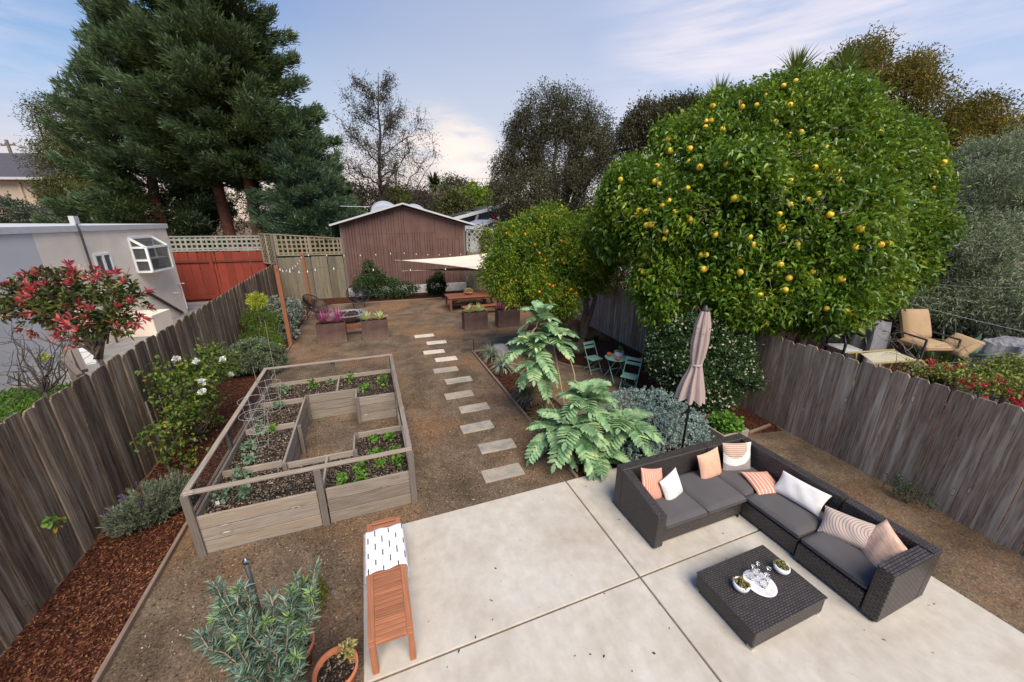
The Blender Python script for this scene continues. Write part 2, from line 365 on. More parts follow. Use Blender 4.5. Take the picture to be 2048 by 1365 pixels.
M_PALEBLUE = M_plain('pale_blue_gable', (.42, .47, .48), .85, .05)
M_DKROOF = M_plain('dark_shingle', (.075, .07, .085), .9, .25, 9)
M_GREYROOF = M_plain('grey_metal_roof', (.33, .36, .41), .5, .1, 2)
M_REDPAINT = M_plain('crimson_shutter', (.36, .02, .06), .6)
m, t, b = mat('brown_plywood_siding', .8, .25); co = coords(t, 'Object'); n1 = noise(t, co, 1.1, 5)
c = ramp(t, n1, [(.3, (.115, .065, .054)), (.7, (.165, .095, .08))]); c = mixc(t, 1, c, ramp(t, noise(t, coords(t, 'Object', (9, 9, .5)), 2, 5), [(.3, (.9, .9, .9)), (.7, (1.08, 1.08, 1.08))]), 'MULTIPLY'); t.links.new(c, b.inputs['Base Color']); M_SHED = m
M_GROOVE = M_plain('siding_groove', (.035, .018, .018), .95)
M_FOUND = M_plain('whitewashed_concrete', (.55, .54, .54), .9, .3, 4)
M_BARK = M_plain('grey_brown_bark', (.17, .13, .10), .95, .35, 8, bumps=.8)
M_REDBARK = M_plain('redwood_bark', (.17, .07, .045), .95, .35, 5, bumps=.9)
M_DKBARK = M_plain('dark_bark', (.06, .048, .04), .95, .3, 6)
M_TWIG = M_plain('dry_twigs', (.19, .15, .12), .95, .3, 6)
M_YARD = M_plain('yard_concrete', (.26, .25, .24), .95, .2, 2)
M_GRASS = M_leaf('lawn_grass', [(.05, .12, .02), (.10, .22, .03), (.16, .30, .05)], .2)
M_GREYTARP = M_plain('grey_cover_cloth', (.2, .2, .22), .8, .15)
M_TANCUSH = M_plain('tan_cushion_cloth', (.38, .26, .15), .95, .08)
M_WIRE = M_plain('pale_cable', (.5, .5, .5), .6)
M_BULB = M_plain('frosted_bulb', (.85, .85, .85), .2, .02)

L_CONIF = M_leaf('redwood_needles', [(.015, .032, .010), (.04, .072, .024), (.075, .118, .038), (.13, .18, .065)], .15, .6, .25, .6, .55)
L_CONIF2 = M_leaf('blue_green_conifer_needles', [(.03, .06, .04), (.06, .115, .075), (.10, .18, .12), (.17, .27, .19)], .15, .6, .25, .7, .5)
L_CTIP = M_leaf('conifer_tip_growth', [(.05, .09, .04), (.10, .16, .08), (.16, .24, .13)], .15, .6, .25, .7, .4)
L_CITRUS = M_leaf('grapefruit_leaves', [(.022, .065, .007), (.065, .155, .012), (.14, .26, .02), (.34, .42, .035)], .3, .36, .5, 1.1, .55)
L_MANDA = M_leaf('mandarin_leaves', [(.03, .08, .008), (.09, .18, .012), (.19, .28, .02), (.42, .42, .03)], .3, .4, .45, 1.4, .5)
L_OAK = M_leaf('oak_leaves', [(.035, .037, .022), (.08, .078, .046), (.15, .14, .085)], .08, .7, .2, .5)
L_OCHRE = M_leaf('ochre_oak_leaves', [(.07, .065, .018), (.16, .13, .026), (.32, .24, .045)], .2, .6, .3, .7, .6)
L_OLIVE = M_leaf('olive_leaves', [(.11, .15, .09), (.26, .32, .21), (.46, .52, .38)], .2, .5, .4, .9)
L_SILVER = M_leaf('silver_artemisia_leaves', [(.14, .21, .19), (.30, .40, .37), (.46, .56, .53)], .12, .8, .2, 2)
L_SILV2 = M_leaf('silver_shrub_leaves', [(.09, .12, .09), (.22, .26, .21), (.36, .38, .33)], .12, .8, .2, 2)
L_LAV = M_leaf('lavender_foliage', [(.08, .10, .06), (.19, .225, .15), (.32, .36, .26)], .12, .8, .2, 3)
L_PURPLE = M_leaf('violet_flowers', [(.10, .05, .22), (.22, .12, .45)], .2)
L_DKGREEN = M_leaf('dark_shrub_leaves', [(.012, .035, .010), (.03, .075, .02), (.06, .12, .03)], .18, .4, .45, 2)
L_ROSE = M_leaf('rose_leaves', [(.03, .065, .012), (.065, .125, .02), (.13, .19, .03), (.28, .24, .03)], .25, .5, .35, 1.6)
L_WHITEF = M_leaf('white_petals', [(.72, .72, .66), (.85, .85, .8)], .2)
L_CREAMF = M_leaf('cream_flower_heads', [(.5, .48, .33), (.75, .72, .58)], .2)
L_REDLEAF = M_leaf('red_young_leaves', [(.25, .02, .04), (.50, .06, .09), (.66, .22, .20)], .25, .4, .45, 3)
M_DEAD = M_plain('bleached_twigs', (.34, .29, .24), .9)
L_PHOT = M_leaf('photinia_leaves', [(.05, .012, .02), (.045, .075, .022), (.12, .18, .03), (.2, .05, .05)], .2, .4, .45, 2.5, .3)
L_MELI = M_leaf('glaucous_green_leaflets', [(.09, .20, .09), (.20, .36, .18), (.36, .53, .29), (.58, .68, .30)], .25, .6, .3, 5, .6)
L_GREV = M_leaf('blue_green_needle_leaves', [(.06, .11, .085), (.15, .24, .18), (.33, .45, .36)], .18, .6, .3, 6)
L_LIME = M_leaf('lime_young_leaves', [(.22, .36, .12), (.40, .55, .22)], .3)
L_PINK = M_leaf('magenta_strap_leaves', [(.20, .03, .09), (.38, .07, .20), (.55, .16, .34)], .2, .45, .4, 3, .2)
L_YEL = M_leaf('yellow_green_strap_leaves', [(.34, .42, .12), (.58, .62, .25), (.70, .70, .42)], .2, .45, .4, 3, .2)
L_TUFT = M_leaf('tan_grass_blades', [(.14, .10, .05), (.26, .20, .10), (.36, .29, .17)], .15, .7, .2, 3, .2)
L_TUFTG = M_leaf('grey_green_blades', [(.16, .2, .13), (.30, .36, .24), (.45, .46, .32)], .15, .7, .2, 3, .2)
L_VEG = M_leaf('bright_vegetable_leaves', [(.06, .16, .02), (.14, .30, .04), (.24, .42, .07)], .3, .5, .35, 4)
L_SAGEV = M_leaf('pale_vegetable_leaves', [(.12, .2, .12), (.24, .34, .22)], .25, .6, .3, 4)
L_YELTOP = M_leaf('yellow_new_growth', [(.35, .42, .03), (.62, .66, .08)], .3)
L_YUCCA = M_leaf('yucca_blades', [(.05, .10, .025), (.12, .19, .04), (.22, .28, .07)], .15, .4, .4, 3, .2)
L_AGAVE = M_leaf('agave_blades', [(.07, .16, .10), (.14, .26, .17)], .1, .5, .4, 3, .2)
L_BARE = M_leaf('sparse_brown_leaves', [(.06, .055, .045), (.13, .105, .08)], .1, .9, .1)
L_HEDGE = M_leaf('background_leaves', [(.04, .055, .02), (.09, .105, .035), (.17, .16, .06)], .12, .7, .2, .4)
L_FLOWR = M_leaf('scarlet_flowers', [(.35, .01, .03), (.6, .03, .07)], .25)
L_BOUG = M_leaf('yellow_green_vine_leaves', [(.07, .12, .025), (.2, .24, .05), (.42, .40, .12)], .25, .5, .3, 3)
L_SUCC = M_leaf('succulent_leaves', [(.14, .2, .07), (.3, .33, .12), (.42, .25, .06), (.55, .6, .4)], .2, .5, .4, 20, .3)
M_FRUIT = M_plain('grapefruit_skin', (.78, .52, .04), .45, .18, 9)
M_ORANGE = M_plain('mandarin_skin', (.75, .26, .015), .45, .15, 9)
# ================================================================== SETTING
def struct(o): return tag(o, kind='structure')
g = MB(); g.grid([[(-400, -60, 0), (-400, 900, 0)], [(500, -60, 0), (500, 900, 0)]]); struct(g.build('ground', M_DG))
def sheet(name, pts, z, m, kind='structure'):
    mb = MB(); n = len(pts); mb.v = [(p[0], p[1], z) for p in pts]; mb.face(list(range(n)), [(p[0], p[1]) for p in pts]); o = mb.build(name, m)
    return tag(o, kind=kind)
def gp(*px): return [tuple(G(*p)[:2]) for p in px]
yard = sheet('neighbour_yard_paving', [(-40, 2), (-4.62, 2), (-4.62, 9), (-5.3, 27.3), (-40, 27.3)], .004, M_YARD)
sheet('neighbour_garden_soil', [(9.0, -2), (60, -2), (60, 40), (10.5, 40), (9.62, 13)], .004, M_MULCH)
strip = [(-3.22, 2), (-3.22, 17.5), (-3.15, 22.2), (-2.2, 23.6), (6.4, 23.6), (6.4, 25.9), (-5.05, 25.9), (-4.45, 9), (-4.38, 2)]
sheet('mulch_bed', strip, .005, M_MULCH)
E0 = gp((945, 707), (976, 701)); CUR = gp((990, 715), (1012, 738), (1045, 753), (1072, 771), (1102, 797), (1150, 835), (1215, 880))
bed2 = [(3.36, 5.2), (3.36, 12.95)][::-1]
bedpoly = [tuple(E0[0]), tuple(E0[1])] + [tuple(c) for c in CUR] + [(6.3, 6.4), (6.6, 4.75), (5.0, 5.2), (3.36, 5.2)]
sheet('planting_bed', bedpoly, .005, M_MULCH)
TR = gp((1113, 683), (1108, 705), (1116, 726), (1138, 733), (1171, 736), (1215, 742), (1262, 770), (1310, 790))
treep = [tuple(c) for c in TR] + [(8.0, 6.6), (7.9, 5.2), (8.9, 5.0), (9.03, 5.3), (9.5, 13.1), (9.7, 17), (7.5, 16.8), (6.2, 14.6)]
sheet('mulch_under_trees', treep, .005, M_MULCH)

# loose bark chips lying on the mulch
def scatter(name, poly, n, z, size, m, lim=None, tilt=.5, elong=.35):
    P = np.array(poly); x0, y0 = P.min(0); x1, y1 = P.max(0); Q = rng.uniform([x0, y0], [x1, y1], (n*3, 2))
    ins = np.zeros(len(Q), bool); j = len(P)-1
    for i in range(len(P)):
        xi, yi = P[i]; xj, yj = P[j]
        ins ^= ((yi > Q[:, 1]) != (yj > Q[:, 1])) & (Q[:, 0] < (xj-xi)*(Q[:, 1]-yi)/(yj-yi+1e-12)+xi); j = i
    Q = Q[ins][:n]; k = len(Q); D = rng.normal(size=(k, 3)); D[:, 2] *= tilt*.5
    s = rng.uniform(.5, 1.3, k)*size
    V_, F = leaf_geo(np.c_[Q, np.full(k, z)+rng.random(k)*.012], D, s, s*elong, up=1.5, fold=.1, droop=0, wide=.5)
    return mesh_np(name, V_, F, m)
tag(scatter('bark_chips', [(-3.26, 2.6), (-3.26, 9.0), (-4.4, 9), (-4.35, 2.6)], 15000, .012, .05, M_CHIP), kind='stuff')
tag(scatter('gravel_grit', [(-3.1, 2.0), (-.6, 2.0), (-.6, 5.2), (3.2, 5.3), (3.2, 11), (-3.1, 12)], 9000, .004, .028, M_PERL, elong=.7), kind='stuff')

# concrete patio: four slabs with open joints over a filler
PX0, PXJ, PX1, PY0, PYJ, PY1, gpj = -.52, 3.10, 6.98, -1.5, 3.03, 5.18, .012
g = MB(); g.bb(PX0+.02, PX1-.02, PY0, PY1-.02, -.05, .03); struct(g.build('patio_base', M_JOINT))
g = MB()
for a, b_ in ((PX0, PXJ-gpj), (PXJ+gpj, PX1)):
    for c_, d_ in ((PY0, PYJ-gpj), (PYJ+gpj, PY1)): g.bb(a, b_, c_, d_, -.04, .05)
struct(g.build('patio', M_CONC, bev=.008))

for k_, (x_, y_) in enumerate(((1.3, 4.6), (2.2, 2.2), (4.0, 2.9), (2.9, 1.4), (5.0, 1.1), (.4, 2.3), (1.7, 3.3), (6.3, .9))):
    pass
tag(scatter('leaf_litter', [(-.4, .8), (6.8, .8), (6.8, 5.1), (-.4, 5.1)], 90, .051, .035, M_CHIP, elong=.5), kind='stuff'); tag(scatter('leaf_litter', [(-3, 5), (3.2, 5.3), (3.2, 22), (-3, 22)], 900, .005, .05, M_CHIP, elong=.5), kind='stuff')
# timber edging boards, one thing per run
def edging(label, pts, w=.05, h=.07):
    mb = MB()
    for a, b_ in zip(pts[:-1], pts[1:]): mb.bar((a[0], a[1], h/2), (b_[0], b_[1], h/2), w, h)
    tag(mb.build('garden_edging', M_EDGE, bev=.006, origin=(*pts[0], 0)), label, 'edging board', 'timber edging along the beds')
edging('long straight timber edging of the red mulch strip left of the raised bed', [(-3.22, 2), (-3.22, 6.5), (-3.2, 11), (-3.2, 17.5), (-3.15, 22.2), (-2.2, 23.6)])
edging('straight timber edging along the right side of the stepping stone path', [(3.36, 5.2), (3.36, 9), (3.36, 12.98)], .06, .08)
edging('short timber edging across the far end of the planting bed by the grey rock', [(3.36, 12.98), tuple(E0[1])])
edging('curved bender board edging on the right side of the narrow planting bed', [tuple(E0[1])]+[tuple(c) for c in CUR[:6]], .03, .07)
edging('curved edging around the mulch under the mandarin tree', [tuple(c) for c in TR[:6]], .03, .06)
edging('edging board in front of the brown shed wall mulch', [(-2.2, 23.6), (4.2, 23.6)], .05, .06)
edging('short edging board by the right fence behind the planter box', [tuple(G(1497, 868)[:2]), tuple(G(1540, 852)[:2])], .05, .06)

# stepping stones
ords = ['first', 'second', 'third', 'fourth', 'fifth', 'sixth', 'seventh', 'eighth', 'ninth', 'tenth', 'eleventh', 'twelfth']
for i, (x, y) in enumerate([(2.07, 5.88), (2.26, 6.79), (2.06, 7.72), (2.25, 8.68), (2.05, 9.6), (2.27, 10.61), (2.06, 11.59), (2.27, 12.57), (1.99, 13.53), (2.28, 14.6)]):
    pass
ST = [(2.07, 5.88, 'pale grey'), (2.26, 6.79, 'rust and grey streaked'), (2.06, 7.72, 'blue grey'), (2.25, 8.68, 'tan streaked'), (2.05, 9.58, 'brown, soil covered'), (2.27, 10.6, 'tan with dark spots'), (2.06, 11.58, 'dull brown'), (2.27, 12.58, 'light grey'), (1.99, 13.5, 'cream'), (2.28, 14.6, 'cream'), (1.94, 15.7, 'cream')]
for i, (x, y, lab) in enumerate(ST):
    mb = MB(); r = random.uniform(-.03, .03); mb.box((0, 0, .008), (.8+random.uniform(-.03, .03), .37, .035), rz(r))
    o = mb.build('stepping_stone', M_PALESTONE if i > 6 else M_SLATE, bev=.008); o.location = (x, y, 0)
    tag(o, f'{lab} rectangular stepping stone, {ords[i]} from the concrete patio', 'stepping stone', 'stepping stones across the dirt')

# ================================================================== FENCES
def boards(mb, p0, p1, h, w=.26, th=.022, gap=.012, face=1, dog=.06, alt=0., hvar=.03, z0=0, m=0):
    p0 = np.array(p0[:2], float); p1 = np.array(p1[:2], float); L = np.linalg.norm(p1-p0); d = (p1-p0)/L; nn = np.array([-d[1], d[0]])*face
    n = int(L/w); w = L/n
    for i in range(n):
        hh = h + random.uniform(-hvar, hvar); a = i*w+gap/2; b_ = (i+1)*w-gap/2
        if alt and i % 2: a -= alt; b_ += alt
        off = (0 if not alt or i % 2 == 0 else -th-.003); lean = random.uniform(-.006, .006)
        o2 = [(a, z0), (b_, z0), (b_, hh-dog), (b_-dog*.8, hh), (a+dog*.8, hh), (a, hh-dog)]
        base = len(mb.v); jo = random.random()*9; n6 = 6
        for s in (0, 1):
            for (u, z) in o2:
                q = p0 + d*(u+lean*z) + nn*(off + (th if s else 0)); mb.v.append((q[0], q[1], z))
        uv = [(z+jo, u-a+jo) for (u, z) in o2]
        f1 = [base+n6+k for k in range(n6)]; f0 = [base+k for k in range(n6)][::-1]
        mb.face(f1, uv, m); mb.face(f0, uv[::-1], m)
        for k in range(n6):
            k2 = (k+1) % n6; mb.face([base+k, base+k2, base+n6+k2, base+n6+k], [uv[k], uv[k2], (uv[k2][0], uv[k2][1]+.02), (uv[k][0], uv[k][1]+.02)], m)
def fence(name, label, runs, h, mat_, mrail, railz=(.4, 1.8), railside=-1, group=None, posts=2.4, alt=0, w=.26, dog=.06, face=1, loc=None):
    t = thing(name, label, 'fence', (*runs[0][:2], 0), group=group)
    mb = MB(); mr = MB()
    for a, b_ in zip(runs[:-1], runs[1:]):
        boards(mb, a, b_, h, w, alt=alt, face=face, dog=dog)
        a = np.array(a); b_ = np.array(b_); d = (b_-a)/np.linalg.norm(b_-a); nn = np.array([-d[1], d[0]])*railside*.05*face
        for z in railz: mr.bar((*(a+nn), z), (*(b_+nn), z), .04, .09)
    mb.build('boards', mat_, t, world=True); mr.build('rail', mrail, t, world=True)
    tot = sum(math.dist(a, b_) for a, b_ in zip(runs[:-1], runs[1:])); s = .3
    while s < tot:
        q = s
        for a, b_ in zip(runs[:-1], runs[1:]):
            L = math.dist(a, b_)
            if q <= L: break
            q -= L
        a = np.array(a); b_ = np.array(b_); d = (b_-a)/np.linalg.norm(b_-a); nn = np.array([-d[1], d[0]])*railside*.12*face; p = a+d*q+nn
        m2 = MB(); m2.box((p[0], p[1], (h-.12)/2), (.09, .09, h-.12)); m2.build('post', mrail, t, world=True); s += posts
    return t
fence('board_fence', 'dark brown weathered dog-eared board fence along the left side of the garden', [(-4.38, 1.6), (-4.46, 6.8), (-4.6, 12.0), (-5.08, 25.7)], 2.36, M_FENCE, M_POST, face=-1, alt=.028, w=.235)
fence('board_fence', 'grey weathered dog-eared board fence along the right side below the grapefruit tree', [(8.72, -.5), (9.04, 5.3), (9.52, 13.0), (10.3, 26.0)], 2.17, M_FENCER, M_POST, face=1, w=.26, dog=.05)
tb = fence('board_fence', 'mossy board fence with tan square lattice on top, left of the brown shed', [(-5.05, 25.95), (-1.42, 25.95)], 2.6, M_FENCEB, M_POST, face=-1, w=.42, dog=.05, posts=2.2)
def lattice(parent, p0, p1, z0, z1, pitch, w, m, diag=False, z0b=None, z1b=None, name='lattice'):
    mb = MB(); p0 = np.array(p0, float); p1 = np.array(p1, float); L = np.linalg.norm(p1-p0); d = (p1-p0)/L; nn = np.array([-d[1], d[0]])*.012
    Q = lambda u, z, s=0: (*(p0+d*u+nn*s), z)
    z1b = z1 if z1b is None else z1b; top = lambda u: z1+(z1b-z1)*u/L
    if not diag:
        u = pitch/2
        while u < L: mb.bar(Q(u, z0), Q(u, top(u)), w, .008); u += pitch
        z = z0+pitch/2
        while z < min(z1, z1b): mb.bar(Q(0, z, 1), Q(L, z, 1), .008, w); z += pitch
    else:
        H_ = z1-z0; u = -H_
        while u < L:
            for s in (0, 1):
                a = [u, z0, u+H_, z1]
                if a[0] < 0: a[1] -= a[0]; a[0] = 0
                if a[2] > L: a[3] -= a[2]-L; a[2] = L
                if a[3]-a[1] > .03:
                    if s: mb.bar(Q(L-a[0], a[1], 1), Q(L-a[2], a[3], 1), .008, w)
                    else: mb.bar(Q(a[0], a[1]), Q(a[2], a[3]), .008, w)
            u += pitch*1.41
    mb.bar(Q(0, z1), Q(L, z1b), .06, .07); mb.bar(Q(0, z0), Q(L, z0), .05, .07)
    for u in (0.03, L/2, L-.03): mb.bar(Q(u, z0), Q(u, top(u)), .1, .05)
    return mb.build(name, m, parent, world=True)
lattice(tb, (-5.0, 25.98), (-1.42, 25.98), 2.72, 3.93, .25, .095, M_LATTB, z1b=3.66)
ts = thing('lattice_screen', 'narrow tan lattice panel turning the corner above the left fence end', 'lattice screen', (-5.12, 25.8, 0))
lattice(ts, (-5.98, 27.3), (-5.1, 26.05), 2.2, 3.93, .2, .08, M_LATTB, diag=True)
MB().box((-5.06, 25.86, 1.95), (.1, .1, 3.9)).build('post', M_POST, ts, world=True)
tr = fence('red_fence', 'red stained board fence with grey square lattice on top, behind the stucco building', [(-10.6, 27.42), (-5.9, 27.42)], 2.9, M_REDF, M_REDDK, face=-1, w=.42, posts=9)
MB().bar((-10.6, 27.36, 2.35), (-5.9, 27.36, 2.35), .05, .1).build('rail', M_REDDK, tr, world=True)
MB().box((-8.7, 27.34, 1.45), (.16, .08, 2.9)).build('post', M_REDF, tr, world=True)
MB().bar((-10.6, 27.34, .25), (-5.9, 27.34, .25), .06, .2).build('rail', M_REDF, tr, world=True)
lattice(tr, (-10.6, 27.46), (-5.9, 27.46), 2.98, 3.78, .25, .1, M_LATT)
tf = fence('board_fence', 'grey board fence with grey diagonal lattice on top, right of the brown shed', [(6.55, 26.0), (10.3, 26.0)], 2.62, M_FENCEB, M_POST, face=-1, w=.4, posts=1.9)
lattice(tf, (6.55, 26.03), (10.3, 26.03), 2.7, 4.15, .26, .075, M_LATT, diag=True)
fol = thing('climbing_vine', 'bright lime green vine climbing the diagonal lattice right of the shed', 'vine', (7.9, 25.8, 0))
crown('foliage', L_BOUG, fol, [(7.95, 25.8, 3.3, .45, .15, .9), (8.2, 25.8, 2.6, .7, .15, .5), (9.6, 25.7, 3.7, .9, .2, .7)], 420, 9, .1, .12, .09, zmin=1.8)
trunk('stem', M_TWIG, fol, [(curve_pts((7.9, 25.85, 0), (8.0, 25.85, 3.4), 6, wob=.05), .03, .01, 5)])

# ================================================================== BUILDINGS
sh = thing('shed', 'large brown shed with vertical grooved siding and low gable roof behind the garden', 'shed', (2.5, 26, 0))
SX0, SX1, SY, SPK, SE0, SE1, PKX = -1.36, 6.42, 26.0, 5.62, 4.52, 4.52, 2.42
rt = lambda x: SE0+(SPK-SE0)*(x-SX0)/(PKX-SX0) if x < PKX else SE1+(SPK-SE1)*(SX1-x)/(SX1-PKX)
mb = MB()
def gable(mb, x0, x1, xp, z0, ze, zp, y0, y1, m=0):
    o = [(x0, z0), (x1, z0), (x1, ze), (xp, zp), (x0, ze)]; b_ = len(mb.v)
    mb.v += [(x, y0, z) for x, z in o]+[(x, y1, z) for x, z in o]
    mb.face([b_+i for i in range(5)], [(x, z) for x, z in o], m); mb.face([b_+5+i for i in range(5)][::-1], [(x, z) for x, z in o][::-1], m)
    for i in range(5): j = (i+1) % 5; mb.face([b_+j, b_+i, b_+5+i, b_+5+j], [(0, 0)]*4, m)
gable(mb, SX0, SX1, PKX, .55, SE0, SPK, SY+.03, SY+9); mb.build('wall', M_GROOVE, sh, world=True)
mb = MB(); x = SX0; k = 0
while x < SX1-.02:
    wdt = .165 if k % 4 else .30
    if x > 5.2 and k % 2: wdt = .33
    x1 = min(x+wdt, SX1); k += 1; gp_ = .022
    if x < PKX-.01 < x1 or x < PKX-.01 and x1 > PKX-.08: x1 = PKX+.021
    if x < 4.39 < x1+.06: x1 = 4.4+.022-.001
    if abs(x-4.421) < .01: x = 4.4
    zt0, zt1 = rt(x)-.005, rt(x1-gp_)-.005
    def strip(a, b2, z0, za, zb):
        v = len(mb.v); mb.v += [(a, SY, z0), (b2, SY, z0), (b2, SY, zb), (a, SY, za), (a, SY+.035, z0), (b2, SY+.035, z0), (b2, SY+.035, zb), (a, SY+.035, za)]
        for q in ((0, 1, 2, 3), (1, 5, 6, 2), (4, 0, 3, 7), (3, 2, 6, 7), (0, 4, 5, 1)): mb.face([v+i for i in q], [(0, 0)]*4)
    if x > PKX+.02:
        zc = 3.95 if x < 4.39 else 3.55
        strip(x, x1-gp_, .55, zc-.012, zc-.012)
    else:
        strip(x, x1-gp_, .55, 3.9, 3.9); strip(x, x1-gp_, 3.908, zt0, zt1)
    x = x1
for a, b2, z0 in ((PKX+.02, 4.385, 3.95), (4.405, 5.78, 3.55), (5.8, SX1, 3.55)):
    v = len(mb.v); o = [(a, z0), (b2, z0), (b2, rt(b2)-.01), (a, rt(a)-.01)]; mb.v += [(p, SY, q) for p, q in o]+[(p, SY+.04, q) for p, q in o]
    mb.face([v, v+1, v+2, v+3], [(0, 0)]*4)
    for i in range(4): j = (i+1) % 4; mb.face([v+j, v+i, v+4+i, v+4+j], [(0, 0)]*4)
mb.build('siding', M_SHED, sh, world=True)
for a_, b2 in ((SX0-.05, SX0+.09), (SX1-.12, SX1+.04)): MB().bb(a_, b2, SY-.03, SY+.2, .5, 4.5).build('corner_board', M_POST, sh, world=True)
MB().bb(SX0, SX1, SY-.06, SY+9, 0, .56).build('foundation', M_FOUND, sh, world=True)
rf = MB(); tk = .1
for xa, za, xb, zb in ((SX0-.55, rt(SX0)-.17, PKX, SPK+.03), (PKX, SPK+.03, SX1+.6, SE1-.14)):
    v = len(rf.v)
    for yy in (SY-.4, SY+9.3):
        rf.v += [(xa, yy, za), (xb, yy, zb), (xb, yy, zb+tk), (xa, yy, za+tk)]
    for q in ((0, 1, 2, 3), (7, 6, 5, 4), (3, 2, 6, 7), (0, 4, 5, 1), (0, 3, 7, 4), (1, 5, 6, 2)): rf.face([v+i for i in q], [(0, 0)]*4)
roof = rf.build('roof', M_DKROOF, sh, world=True)
rf = MB()
for xa, za, xb, zb in ((SX0-.57, rt(SX0)-.12, PKX, SPK+.09), (PKX, SPK+.09, SX1+.62, SE1-.08)):
    rf.bar((xa, SY-.43, za+.03), (xb, SY-.43, zb+.03), .05, .1)
tr_ = rf.build('roof_trim', M_FASCIA, sh, world=True)
for (a, b2, zz) in ((.45, 2.38, 5.7), (2.5, 4.25, 5.55)):
    mb = MB(); P = []
    for i in range(13):
        u = i/12; row = []
        for j in range(9):
            w = j/8*PI; row.append((a+(b2-a)*u, 28.2+(-math.cos(w))*1.1, zz-.6+math.sin(w)*.0+math.sqrt(max(0, 1-(2*u-1)**2))*.88*math.sin(w)**.5))
        P.append(row)
    mb.grid(P); mb.build('roof_dome', M_GREYROOF, sh, world=True)

# stucco building, its own direction
bd = np.array([.1, 1.0]); bd /= np.linalg.norm(bd); bn = np.array([-bd[1], bd[0]])  # away from garden (to -X)
BP = np.array([-9.33, 24.48])
bld = thing('stucco_building', 'low flat-roofed beige stucco building with white roof edge beyond the left fence', 'building', (*BP, 0))
RB = np.array([[bd[0], bn[0], 0], [bd[1], bn[1], 0], [0, 0, 1.0]])   # local x along wall, y away
def bw(mb, s0, s1, n0, n1, z0, z1, m=0):
    c = BP + bd*(s0+s1)/2 + bn*(n0+n1)/2; return mb.box((*c, (z0+z1)/2), (abs(s1-s0), abs(n1-n0), z1-z0), RB, m)
def bp(s, n, z): q = BP+bd*s+bn*n; return (q[0], q[1], z)
bw(MB(), -7.3, 0, 0, 9, 0, 4.3).build('wall', M_STUCCO, bld, world=True)
tag(bw(MB(), -20, -7.3, .002, 9, 0, 4.3).build('wall', M_STUCCOG, bld, world=True), 'pale grey painted wall section')
mb = MB(); bw(mb, -20, .1, -.07, 9.1, 4.3, 4.52); mb.build('roof_edge', M_FASCIA, bld, world=True, bev=.01)
mb = MB(); mb.tube([bp(-5.5, -.08, 0), bp(-5.52, -.08, 2), bp(-5.5, -.09, 4.35), bp(-5.5, -.05, 4.6)], .035, 8); mb.build('downpipe', M_PLASTICBLK, bld, world=True)
MB().box(bp(-5.45, 0, 4.7), (.22, .16, .3), RB).build('roof_vent', M_FASCIA, bld, world=True)
w1 = MB(); s0, s1, z0, z1 = -5.17, -4.3, 2.56, 3.46; fwd = .09
for a, b2, c2, d2 in ((s0, s1, z1-.08, z1), (s0, s1, z0, z0+.08), (s0, s0+.07, z0+.08, z1-.08), (s1-.07, s1, z0+.08, z1-.08), ((s0+s1)/2-.05, (s0+s1)/2+.05, z0+.08, z1-.08)):
    bw(w1, a, b2, -.06, .0, c2, d2)
wo = w1.build('window', M_VINYL, bld, world=True)
def childpart(mb, name, m, par, **k):
    o = mb.build(name, m, None, **k); o.parent = par
    # express in the parent's parent space (all world offsets are the thing's location)
    loc = np.array(par.parent.location); me = o.data; co = np.empty(len(me.vertices)*3, np.float32); me.vertices.foreach_get('co', co); co = co.reshape(-1, 3)-loc; me.vertices.foreach_set('co', co.astype(np.float32).ravel()); me.update(); return o
childpart(bw(MB(), s0+.05, s1-.05, -.025, .0, z0+.05, z1-.05), 'pane', M_PANE, wo)
# garden (box) window
gw = MB(); a0, a1, gz0, gzf, gz1 = -2.95, -1.35, 2.5, 3.55, 3.95; pr = -.55
gb = []
for s in (a0, a1):
    gb += [(bp(s, -.02, gz0), bp(s, -.02, gz1)), (bp(s, pr, gz0), bp(s, pr, gzf)), (bp(s, pr, gzf), bp(s, -.02, gz1)), (bp(s, -.02, gz0), bp(s, pr, gz0)), (bp(s, -.02, 3.0), bp(s, pr, 3.0)), (bp(s, -.02, gzf), bp(s, pr, gzf))]
gb += [(bp(a0, pr, gz0), bp(a1, pr, gz0)), (bp(a0, pr, gzf), bp(a1, pr, gzf)), (bp(a0, -.02, gz1), bp(a1, -.02, gz1)), (bp(a0, -.02, gz0), bp(a1, -.02, gz0))]
for p, q in gb: gw.bar(p, q, .085, .085)
gwo = gw.build('box_window', M_VINYL, bld, world=True)
m2 = MB(); bw(m2, a0, a1, pr+.05, -.01, 3.02, 3.04); bw(m2, a0, a1, pr, 0, gz0-.02, gz0+.02); childpart(m2, 'shelf', M_VINYL, gwo)
mp = MB()
for s in (a0, a1):
    n = len(mp.v); mp.v += [bp(s, 0, gz0), bp(s, pr, gz0), bp(s, pr, gzf), bp(s, 0, gz1)]; mp.face([n, n+1, n+2, n+3], [(0, 0)]*4)
for pts in ([bp(a0, pr, gz0), bp(a1, pr, gz0), bp(a1, pr, gzf), bp(a0, pr, gzf)], [bp(a0, pr, gzf), bp(a1, pr, gzf), bp(a1, -.02, gz1), bp(a0, -.02, gz1)]):
    n = len(mp.v); mp.v += pts; mp.face([n, n+1, n+2, n+3], [(0, 0)]*4)
m, t, b = mat('thin_window_glass', .05, .6); b.inputs['Base Color'].default_value = (.10, .11, .11, 1); b.inputs['Alpha'].default_value = .6; M_TGLASS = m
childpart(mp, 'pane', M_TGLASS, gwo)
childpart(bw(MB(), a0+.05, a1-.05, -.012, .0, gz0+.05, gz1-.05), 'dark_opening', M_PANE, gwo)
